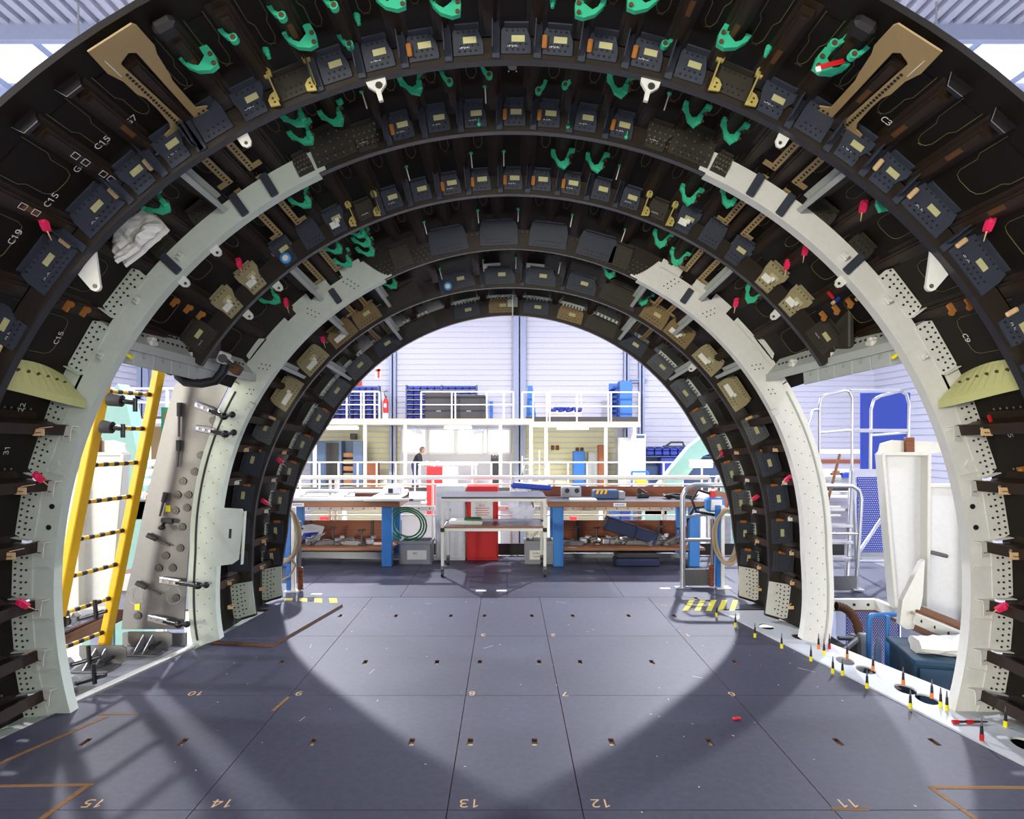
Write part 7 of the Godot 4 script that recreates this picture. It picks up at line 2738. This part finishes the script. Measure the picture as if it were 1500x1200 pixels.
	m.ext(fx(946, 28), at(0, 655, 28).y - 0.05, -28.6, fx(1060, 28), at(0, 655, 28).y, -28.0)
	m.ext(fx(946, 28), at(0, 668, 28).y - 0.05, -28.6, fx(1060, 28), at(0, 668, 28).y, -28.0)
	m.ext(fx(946, 28), DECK, -28.62, fx(1060, 28), at(0, 655, 28).y, -28.6)
	part("frame", m, M.locker_blue, rk2)
	for k in 18:
		m = MB.new()
		m.box(Vector3.ZERO, V(0.3, 0.18, 0.4), 0.03)
		m.box(V(0, -0.03, 0.21), V(0.15, 0.05, 0.02))
		var q := tag(part("parts_bin", m, M.bin_blue, self), "purple-blue bin, %s from the left, %s row of the low rack" % [ORD[k / 2], ["upper", "lower"][k % 2]], "bin", "bins in the low rack, %s row" % ["upper", "lower"][k % 2])
		q.position = V(fx(953 + 11.5 * (k / 2), 28), at(0, 657.5 + 6.5 * (k % 2), 28).y, -28.2)
	m = MB.new()
	m.ext(fx(968, 28), DECK, -28.5, fx(1005, 28), at(0, 671, 28).y, -28.0, 0.02)
	tag(part("blue_chest", m, M.bin_blue, self), "deep blue chest under the low rack at the right", "chest")
	m = MB.new()
	m.tube([at(975, 654, 28.2), at(983, 648, 28.2), at(1000, 648, 28.2), at(1002, 654, 28.2)], 0.05, 6)
	m.bar(at(972, 654, 28.2), at(1004, 654, 28.2), 0.3, 0.06)
	tag(part("bent_bracket", m, M.dark_grey, self), "dark bent metal frame lying on top of the low rack", "frame")
	# pale green jig frames left and right
	for e in [["right", [[945, 735], [1010, 655], [1040, 632], [1090, 632], [1105, 655], [1110, 740], [1064, 740], [1062, 682], [1050, 662], [1030, 668], [1000, 706], [990, 740]], 15.0], ["left", [[120, 700], [150, 600], [172, 562], [185, 590], [205, 680], [212, 720], [180, 720], [175, 712], [150, 712]], 11.0]]:
		var g := thing("jig_trestle", "large pale green triangular steel jig frame in the hall to the %s" % e[0], "jig")
		var po := PackedVector2Array()
		for q in e[1]:
			var p := at(q[0], q[1], e[2])
			po.append(Vector2(p.x, p.y))
		m = MB.new()
		m.prism(po, -e[2] - 0.35, -e[2] + 0.0)
		part("frame", m, M.pale_green, g)
		m = MB.new()
		var b0 := at(e[1][0][0], 735, e[2])
		var b1 := at(e[1][0][0] + (165 if e[0] == "right" else 92), 735, e[2])
		m.ext(b0.x, HALL_Y, -e[2] - 0.35, b0.x + 0.5, b0.y, -e[2])
		m.ext(b1.x - 0.5, HALL_Y, -e[2] - 0.35, b1.x, b0.y, -e[2])
		m.ext(b0.x, b0.y - 0.3, -e[2] - 0.35, b1.x, b0.y, -e[2])
		part("leg", m, M.pale_green, g)
	tube_light(at(1027, 682, 14.6), 0.5, "in the right green jig frame, slanted", 0.5)
	# a yellow crate and blue trolley near the white cabinets
	var yc := thing("yellow_crate", "yellow crate on a blue trolley in front of the white cabinets", "crate")
	m = MB.new()
	m.ext(fx(934, 22), at(0, 712, 22).y, -22.6, fx(949, 22), at(0, 704, 22).y, -22.0, 0.02)
	part("crate", m, M.yellow, yc)
	m = MB.new()
	for p in [928, 952]:
		m.bar(V(fx(p, 22), HALL_Y, -22.3), V(fx(p, 22), at(0, 692, 22).y, -22.3), 0.06, 0.06)
	m.bar(V(fx(928, 22), at(0, 692, 22).y, -22.3), V(fx(952, 22), at(0, 692, 22).y, -22.3), 0.06, 0.06)
	part("trolley_frame", m, M.blue, yc)
	# lower storey seen under the benches: wall coloured by tube light, posts, doors, a red bin
	for k in 9:
		m = MB.new()
		var p := 430 + 75 * k
		m.bar(V(fx(p, 26.4), HALL_Y, -26.4), V(fx(p, 26.4), DECK - 0.2, -26.4), 0.16, 0.16, 0.01)
		tag(part("deck_post", m, M.rail, self), "white steel post under the lower deck, %s from the left" % ["first", "second", "third", "fourth", "fifth", "sixth", "seventh", "eighth", "ninth"][k], "post")
	for e in [[893, 908, "blue", "left blue door under the lower deck"], [910, 922, "deep_blue", "right blue door under the lower deck"], [940, 962, "clip_beige", "beige door under the lower deck"], [968, 992, "cabinet_white", "white door under the lower deck"]]:
		m = MB.new()
		m.ext(fx(e[0], 29), HALL_Y, -29.2, fx(e[1], 29), -1.2, -29.1, 0.01)
		m.ext(fx(e[1] - 3, 29), -2.4, -29.1, fx(e[1] - 2, 29), -2.3, -29.06)
		struct("door_%d" % ([893, 910, 940, 968].find(e[0]) + 1), m, M[e[2]]).set_meta("label", e[3])
	for e in [[468, 480, 757, "red waste bin under the lower deck at the left"], [836, 845, 757, "red fire hose box under the lower deck"]]:
		m = MB.new()
		m.ext(fx(e[0], 22), at(0, e[2] + 15, 22).y, -22.5, fx(e[1], 22), at(0, e[2], 22).y, -22.0, 0.03)
		m.ext(fx(e[0] + 2, 22), HALL_Y, -22.4, fx(e[1] - 2, 22), at(0, e[2] + 15, 22).y, -22.1)
		tag(part("red_bin", m, M.red, self), e[3], "bin")
	m = MB.new()
	m.ext(fx(910, 26.1), at(0, 749, 26.1).y, -26.12, fx(921, 26.1), at(0, 743, 26.1).y, -26.08)
	var ex := thing("exit_sign", "small green and white exit sign under the lower deck", "sign")
	part("plate", m, M.green_hose, ex)
	m = MB.new()
	m.ext(fx(916, 26), at(0, 748, 26.1).y, -26.08, fx(919, 26), at(0, 744.5, 26.1).y, -26.07)
	part("symbol", m, M.paper, ex)
	# left hall: railings, pipes and racks behind the left doorway
	var lg := thing("side_gallery", "white railed gallery with a pale slab in the hall beyond the left doorway", "gallery")
	m = MB.new()
	m.ext(fx(100, 20), at(0, 620, 20).y, -21.5, fx(300, 20), at(0, 614, 20).y, -20.0)
	part("slab", m, M.rail, lg)
	m = MB.new()
	m.ext(fx(100, 20), at(0, 614, 20).y, -20.1, fx(300, 20), at(0, 610, 20).y, -20.05)
	part("toe_board", m, M.dark_grey, lg)
	xs = []
	for k in 8:
		xs.append(fx(120 + 25 * k, 20))
	railing(lg, xs, 20.0, at(0, 612, 20).y, 0.9)
	for p in [140, 215, 290]:
		m = MB.new()
		m.bar(V(fx(p, 20.2), HALL_Y, -20.2), V(fx(p, 20.2), at(0, 618, 20).y, -20.2), 0.18, 0.18, 0.01)
		part("post", m, M.rail, lg)
	m = MB.new()
	m.ext(fx(210, 21), HALL_Y, -21.4, fx(270, 21), at(0, 625, 21).y, -21.3)
	part("board_wall", m, M.clip_tan, lg)
	m = MB.new()
	for k in 3:
		m.bar(at(150, 560 + 18 * k, 24), at(260, 610 - 22 * k, 24), 0.12, 0.12)
	tag(part("wall_bracing", m, M.steel_blue, self), "blue-grey diagonal wall bracing seen through the left doorway", "bracing")
	for k in 3:
		m = MB.new()
		m.tube([at(200, 680 + 14 * k, 9.5), at(226, 678 + 14 * k, 9.5), at(250, 680 + 14 * k, 9.5)], 0.05, 8)
		tag(part("white_duct", m, M.cabinet_white, self), "white pipe behind the steel jig plate, %s of three" % ["top", "middle", "bottom"][k], "pipe")
	var wr := thing("wire_rack", "white wire rack with yellow and orange bars beyond the left doorway", "rack")
	for k in 6:
		m = MB.new()
		m.bar(at(198 + 6 * k, 712, 12), at(196 + 6 * k, 800, 12), 0.04, 0.04)
		part("upright", m, M.cabinet_white if k % 3 else M.orange_pin, wr)
	for k in 5:
		m = MB.new()
		m.bar(at(196, 722 + 16 * k, 11.9), at(236, 726 + 16 * k, 11.9), 0.04, 0.04)
		part("cross_bar", m, M.gold if k % 2 else M.cabinet_white, wr)
	m = MB.new()
	m.prism(PackedVector2Array([Vector2(0, 0), Vector2(0.5, 0), Vector2(0.5, 0.9), Vector2(0, 0.9)]), -0.02, 0.0)
	var ps := thing("notice_board", "green notice board with red and white pictures beyond the left doorway", "board", at(236, 668, 12.0))
	part("board", m, M.green_hose, ps)
	m = MB.new()
	for x in [0.05, 0.45]:
		m.bar(V(x, HALL_Y - ps.position.y, -0.03), V(x, 0.9, -0.03), 0.04, 0.04)
	part("stand", m, M.rail, ps)
	for k in 4:
		m = MB.new()
		m.box(V(0.15 + 0.22 * (k % 2), 0.65 - 0.4 * (k / 2), 0.005), V(0.16, 0.26, 0.01))
		part("picture", m, M.red if k % 2 == 0 else M.paper, ps)
	m = MB.new()
	m.bar(at(180, 858, 7.0), at(262, 845, 7.0), 0.1, 0.22, 0.01)
	m.bar(at(90, 900, 6.0), at(142, 884, 6.0), 0.1, 0.16, 0.01)
	tag(part("platform_beam", m, M.white_paint, self), "white platform beam with a brown top beyond the left doorway", "beam")
	for k in 4:
		m = MB.new()
		m.bar(at(1185, 662 + 14 * k, 16), at(1262, 662 + 14 * k, 16), 0.08, 0.1, 0.01)
		tag(part("rack_beam", m, [M.rail, M.red_ply, M.rail, M.crate_grey][k], self), "%s beam of a storage rack behind the rolling stair, %s of four" % [["white", "brown", "white", "grey"][k], ["top", "second", "third", "bottom"][k]], "beam")
	for k in 5:
		m = MB.new()
		m.box(at(1195 + 14 * k, 693 + 3 * (k % 2), 16), V(0.16, 0.14, 0.2), 0.02)
		tag(part("small_carton", m, [M.orange_pin, M.cabinet_white, M.bench_wood, M.deep_blue, M.red][k], self), "%s box on the rack behind the rolling stair" % ["orange", "white", "brown", "blue", "red"][k], "box")

func tube_light(p: Vector3, l: float, words: String, e: float) -> void:
	var o := thing("tube_lamp", "white fluorescent tube lamp %s" % words, "lamp", p)
	var m := MB.new()
	m.cyl(V(-l / 2, 0, 0), V(l / 2, 0, 0), 0.05, -1, 10)
	part("tube", m, M.tube_glow, o)
	m = MB.new()
	m.box(V(0, 0.1, 0), V(l, 0.06, 0.16), 0.01)
	part("housing", m, M.cabinet_white, o)
	var a := AreaLight3D.new()
	a.name = "tube_light"
	a.area_size = Vector2(l, 0.1)
	a.light_color = Color(1.0, 0.97, 0.8)
	a.light_energy = e
	a.light_size = 0.1
	a.shadow_enabled = true
	o.add_child(a)
	a.transform = Transform3D(Basis(Vector3.RIGHT, -PI / 2), V(0, -0.07, 0))

# an added glowing pane behind the viewer, unseen fill light for the frames
func added_fill_pane(p: Vector3, e: float, c: Color, n: int) -> void:
	var w := Node3D.new()
	w.name = "added_pane_%d" % n
	w.set_meta("kind", "structure")
	add_child(w)
	var m := MB.new()
	m.box(p, V(5.0, 3.2, 0.03))
	part("pane", m, M.lamp_glow, w)
	for x in [-2.5, 0.0, 2.5]:
		m = MB.new()
		m.box(p + V(x, 0, -0.03), V(0.08, 3.3, 0.1), 0.01)
		part("frame", m, M.steel_blue, w)
	var a := AreaLight3D.new()
	a.name = "pane_fill_light"
	a.area_size = Vector2(5.0, 3.2)
	a.light_color = c
	a.light_energy = e
	a.area_range = 60.0
	a.shadow_enabled = true
	w.add_child(a)
	a.position = p + V(0, 0, -0.1)

func high_bay(p: Vector3, e: float, words: String, s: float, c: Color) -> void:
	var o := thing("high_bay_lamp", "square high bay lamp hanging from the roof %s" % words, "lamp", p)
	var m := MB.new()
	m.box(V(0, 0.12, 0), V(s + 0.1, 0.16, s + 0.1), 0.03)
	m.cyl(V(0, 0.2, 0), V(0, 10.36 - p.y, 0), 0.02, -1, 6)
	part("housing", m, M.crate_grey, o)
	m = MB.new()
	m.box(V(0, 0.02, 0), V(s, 0.03, s), 0.005)
	part("diffuser", m, M.lamp_glow, o)
	var a := AreaLight3D.new()
	a.name = "lamp_light"
	a.area_size = Vector2(s, s)
	a.light_color = c
	a.light_energy = e
	a.area_range = 60.0
	a.shadow_enabled = true
	o.add_child(a)
	a.transform = Transform3D(Basis(Vector3.RIGHT, -PI / 2), V(0, -0.01, 0))

# ---------------------------------------------------------------- the person at the windows: tapered bones joined by a smooth minimum, meshed as surface nets
func nets(bones: Array, cell: float, k: float) -> ArrayMesh:
	var lo := Vector3.ONE * 1e9
	var hi := -lo
	for b in bones:
		var r := maxf(b[1], b[3]) + cell * 2.0
		for q in [b[0], b[2]]:
			lo = lo.min(q - Vector3.ONE * r)
			hi = hi.max(q + Vector3.ONE * r)
	var n := Vector3i(((hi - lo) / cell).ceil()) + Vector3i.ONE
	var f := PackedFloat32Array()
	f.resize(n.x * n.y * n.z)
	f.fill(1.0)
	for z in n.z:
		for y in n.y:
			for x in n.x:
				var p := lo + Vector3(x, y, z) * cell
				var s := 0.0
				var near := false
				for b in bones:
					var ab: Vector3 = b[2] - b[0]
					var t := clampf((p - b[0]).dot(ab) / maxf(ab.length_squared(), 1e-9), 0.0, 1.0)
					var dd: float = p.distance_to(b[0] + ab * t) - lerpf(b[1], b[3], t)
					s += exp(-dd / k)
				f[x + n.x * (y + n.y * z)] = -k * log(maxf(s, 1e-30))
	var vid := {}
	var vs := PackedVector3Array()
	var ns := PackedVector3Array()
	for z in n.z - 1:
		for y in n.y - 1:
			for x in n.x - 1:
				var sum := Vector3.ZERO
				var cnt := 0
				var c := []
				for q in 8:
					c.append(f[(x + (q & 1)) + n.x * ((y + ((q >> 1) & 1)) + n.y * (z + (q >> 2)))])
				for e in [[0, 1], [2, 3], [4, 5], [6, 7], [0, 2], [1, 3], [4, 6], [5, 7], [0, 4], [1, 5], [2, 6], [3, 7]]:
					var a: float = c[e[0]]
					var b: float = c[e[1]]
					if (a < 0.0) != (b < 0.0):
						var t := a / (a - b)
						var pa := Vector3(e[0] & 1, (e[0] >> 1) & 1, e[0] >> 2)
						var pb := Vector3(e[1] & 1, (e[1] >> 1) & 1, e[1] >> 2)
						sum += pa.lerp(pb, t)
						cnt += 1
				if cnt:
					vid[x + n.x * (y + n.y * z)] = vs.size()
					vs.append(lo + (Vector3(x, y, z) + sum / cnt) * cell)
					ns.append(Vector3(c[1] + c[3] + c[5] + c[7] - c[0] - c[2] - c[4] - c[6], c[2] + c[3] + c[6] + c[7] - c[0] - c[1] - c[4] - c[5], c[4] + c[5] + c[6] + c[7] - c[0] - c[1] - c[2] - c[3]).normalized())
	var idx := PackedInt32Array()
	var st := [1, n.x, n.x * n.y]
	for z in range(1, n.z - 1):
		for y in range(1, n.y - 1):
			for x in range(1, n.x - 1):
				var at_ := x + n.x * (y + n.y * z)
				for ax in 3:
					var a := f[at_]
					var b := f[at_ + st[ax]]
					if (a < 0.0) == (b < 0.0):
						continue
					var u: int = st[(ax + 1) % 3]
					var w: int = st[(ax + 2) % 3]
					var q := [at_ - u - w, at_ - w, at_, at_ - u]
					if not (vid.has(q[0]) and vid.has(q[1]) and vid.has(q[2]) and vid.has(q[3])):
						continue
					var o := [0, 2, 1, 0, 3, 2] if a < 0.0 else [0, 1, 2, 0, 2, 3]
					for e in o:
						idx.append(vid[q[e]])
	var arr := []
	arr.resize(Mesh.ARRAY_MAX)
	arr[Mesh.ARRAY_VERTEX] = vs
	arr[Mesh.ARRAY_NORMAL] = ns
	arr[Mesh.ARRAY_INDEX] = idx
	var m := ArrayMesh.new()
	m.add_surface_from_arrays(Mesh.PRIMITIVE_TRIANGLES, arr)
	return m

func person() -> void:
	var p := thing("person", "person in a dark shirt and blue trousers bending over the table under the far windows", "person", V(fx(609, 28.6), DECK, -28.6))
	var hip := V(-0.04, 0.92, 0)
	var chest := V(0.12, 1.28, 0.02)
	var neck := V(0.2, 1.46, 0.02)
	var head := V(0.29, 1.6, 0.03)
	var body := [[hip, 0.13, chest, 0.14], [chest, 0.12, neck, 0.06], [neck, 0.055, head, 0.06], [head, 0.085, head + V(0.03, 0.06, 0), 0.088], [head + V(0.085, 0.0, 0), 0.018, head + V(0.1, -0.015, 0), 0.016], [head + V(0.02, -0.03, 0), 0.06, head + V(0.06, -0.07, 0.0), 0.04]]
	var shirt := [[hip + V(0, 0.04, 0), 0.155, chest, 0.165], [chest, 0.15, neck + V(-0.02, -0.03, 0), 0.075]]
	var jeans := []
	for s in [-1.0, 1.0]:
		var sh := chest + V(0.03, 0.1, 0.19 * s)
		var el := V(0.24, 1.02, 0.25 * s)
		var wr := V(0.46, 0.95, 0.18 * s)
		body.append_array([[chest + V(0, 0.08, 0.1 * s), 0.07, sh, 0.06], [sh, 0.055, el, 0.042], [el, 0.042, wr, 0.03], [wr, 0.03, wr + V(0.09, -0.02, 0), 0.03]])
		for q in 4:
			body.append([wr + V(0.09, -0.02, (q - 1.5) * 0.02), 0.011, wr + V(0.17 - 0.01 * absf(q - 1.2), -0.05, (q - 1.5) * 0.024), 0.008])
		body.append([wr + V(0.04, -0.01, -0.03 * s), 0.012, wr + V(0.1, -0.03, -0.06 * s), 0.009])
		shirt.append_array([[chest + V(0, 0.08, 0.08 * s), 0.1, sh, 0.078], [sh, 0.078, sh.lerp(el, 0.62), 0.068]])
		var kn := V(-0.02, 0.5, 0.11 * s)
		var an := V(-0.08, 0.08, 0.12 * s)
		body.append_array([[hip + V(0, -0.05, 0.08 * s), 0.1, kn, 0.065], [kn, 0.065, an, 0.042], [an, 0.045, an + V(0.16, -0.035, 0), 0.035]])
		jeans.append_array([[hip + V(0, 0.02, 0.05 * s), 0.15, hip + V(0, -0.08, 0.085 * s), 0.125], [hip + V(0, -0.08, 0.085 * s), 0.12, kn, 0.085], [kn, 0.085, an, 0.07]])
	part("body", nets(body, 0.02, 0.012), M.skin_tone, p)
	part("shirt", nets(shirt, 0.025, 0.02), M.shirt, p)
	part("trousers", nets(jeans, 0.025, 0.02), M.jeans, p)
	part("hair", nets([[head + V(-0.02, 0.07, 0), 0.095, head + V(-0.02, 0.0, 0), 0.09], [head + V(0.02, 0.1, 0), 0.085, head + V(-0.03, 0.05, 0), 0.09]], 0.02, 0.012), M.hair, p)
	var sh := MB.new()
	for s in [-1.0, 1.0]:
		sh.box(V(-0.02, 0.04, 0.12 * s), V(0.28, 0.08, 0.1), 0.03)
	part("shoe", sh, M.black, p)

func _ready() -> void:
	font.font_names = PackedStringArray(["Droid Sans"])
	rng.seed = 1
	# camera
	var cam := Camera3D.new()
	cam.name = "camera"
	cam.projection = Camera3D.PROJECTION_FRUSTUM
	cam.near = 0.1
	cam.far = 200.0
	cam.size = 0.1 * 1200.0 / 950.0
	cam.frustum_offset = Vector2(7.0, 40.0) / 950.0 * 0.1
	add_child(cam)
	cam.position = V(0, 1.65, 0)
	cam.current = true
	# sky and exposure
	var env := Environment.new()
	var sky := Sky.new()
	var sm := ProceduralSkyMaterial.new()
	sm.sky_top_color = Color(0.82, 0.88, 1.0)
	sm.sky_horizon_color = Color(0.95, 0.97, 1.0)
	sm.ground_bottom_color = Color(0.7, 0.7, 0.7)
	sm.ground_horizon_color = Color(0.9, 0.92, 0.95)
	sm.sky_energy_multiplier = SKY
	sm.ground_energy_multiplier = SKY
	sky.sky_material = sm
	env.sky = sky
	env.background_mode = Environment.BG_SKY
	env.ambient_light_source = Environment.AMBIENT_SOURCE_SKY
	env.tonemap_mode = Environment.TONE_MAPPER_LINEAR
	env.tonemap_exposure = 1.0
	env.sdfgi_enabled = true
	env.ssao_enabled = true
	env.ssil_enabled = true
	var we := WorldEnvironment.new()
	we.name = "world"
	we.environment = env
	add_child(we)
	materials()
	# the hall's lamps, with added fill lamps and panes
	var cool := Color(0.95, 0.96, 1.0)
	var warm := Color(1.0, 0.97, 0.87)
	for s in [-1.0, 1.0]:
		var w := "left" if s < 0 else "right"
		high_bay(V(5.25 * s, 8.9, -16.4), 300.0, "beyond the barrel's far end, %s" % w, 0.36, cool)
		high_bay(V(8.6 * s, 8.9, -13.0), 125.0, "beyond the %s doorway" % w, 0.42, cool)
		high_bay(V(5.0 * s, 8.9, -25.3), 14.0, "added to brighten the far wall, %s" % w, 0.8, cool)  # unseen lamps, added to brighten the far wall
		high_bay(V(11.5 * s, 8.9, -25.3), 14.0, "added to brighten the far wall's %s end" % w, 0.8, cool)  # likewise added to lift the far wall's brightness
		high_bay(V(10.5 * s, 8.9, -5.0), 85.0, "beside the barrel, %s" % w, 0.42, cool)
		high_bay(V(9.5 * s, 8.9, 2.5), 60.0, "at the viewer's %s, added fill light" % w, 0.6, cool)  # added out of view to brighten the white door covers
		added_fill_pane(V(11.0 * s, 3.2, 13.98), 330.0 if s < 0 else 110.0, warm, 11 if s < 0 else 12)  # unseen glowing panes, added to brighten the white frames
	# structure, then things
	floor_panels()
	hall()
	fuselage_shell()
	frames()
	tan_plates()
	headers()
	brackets()
	left_door()
	door_cover(-1)
	door_cover(1)
	right_door()
	bench(-1)
	bench(1)
	bench_things()
	far_side()
	person()
const SKY := 1.4
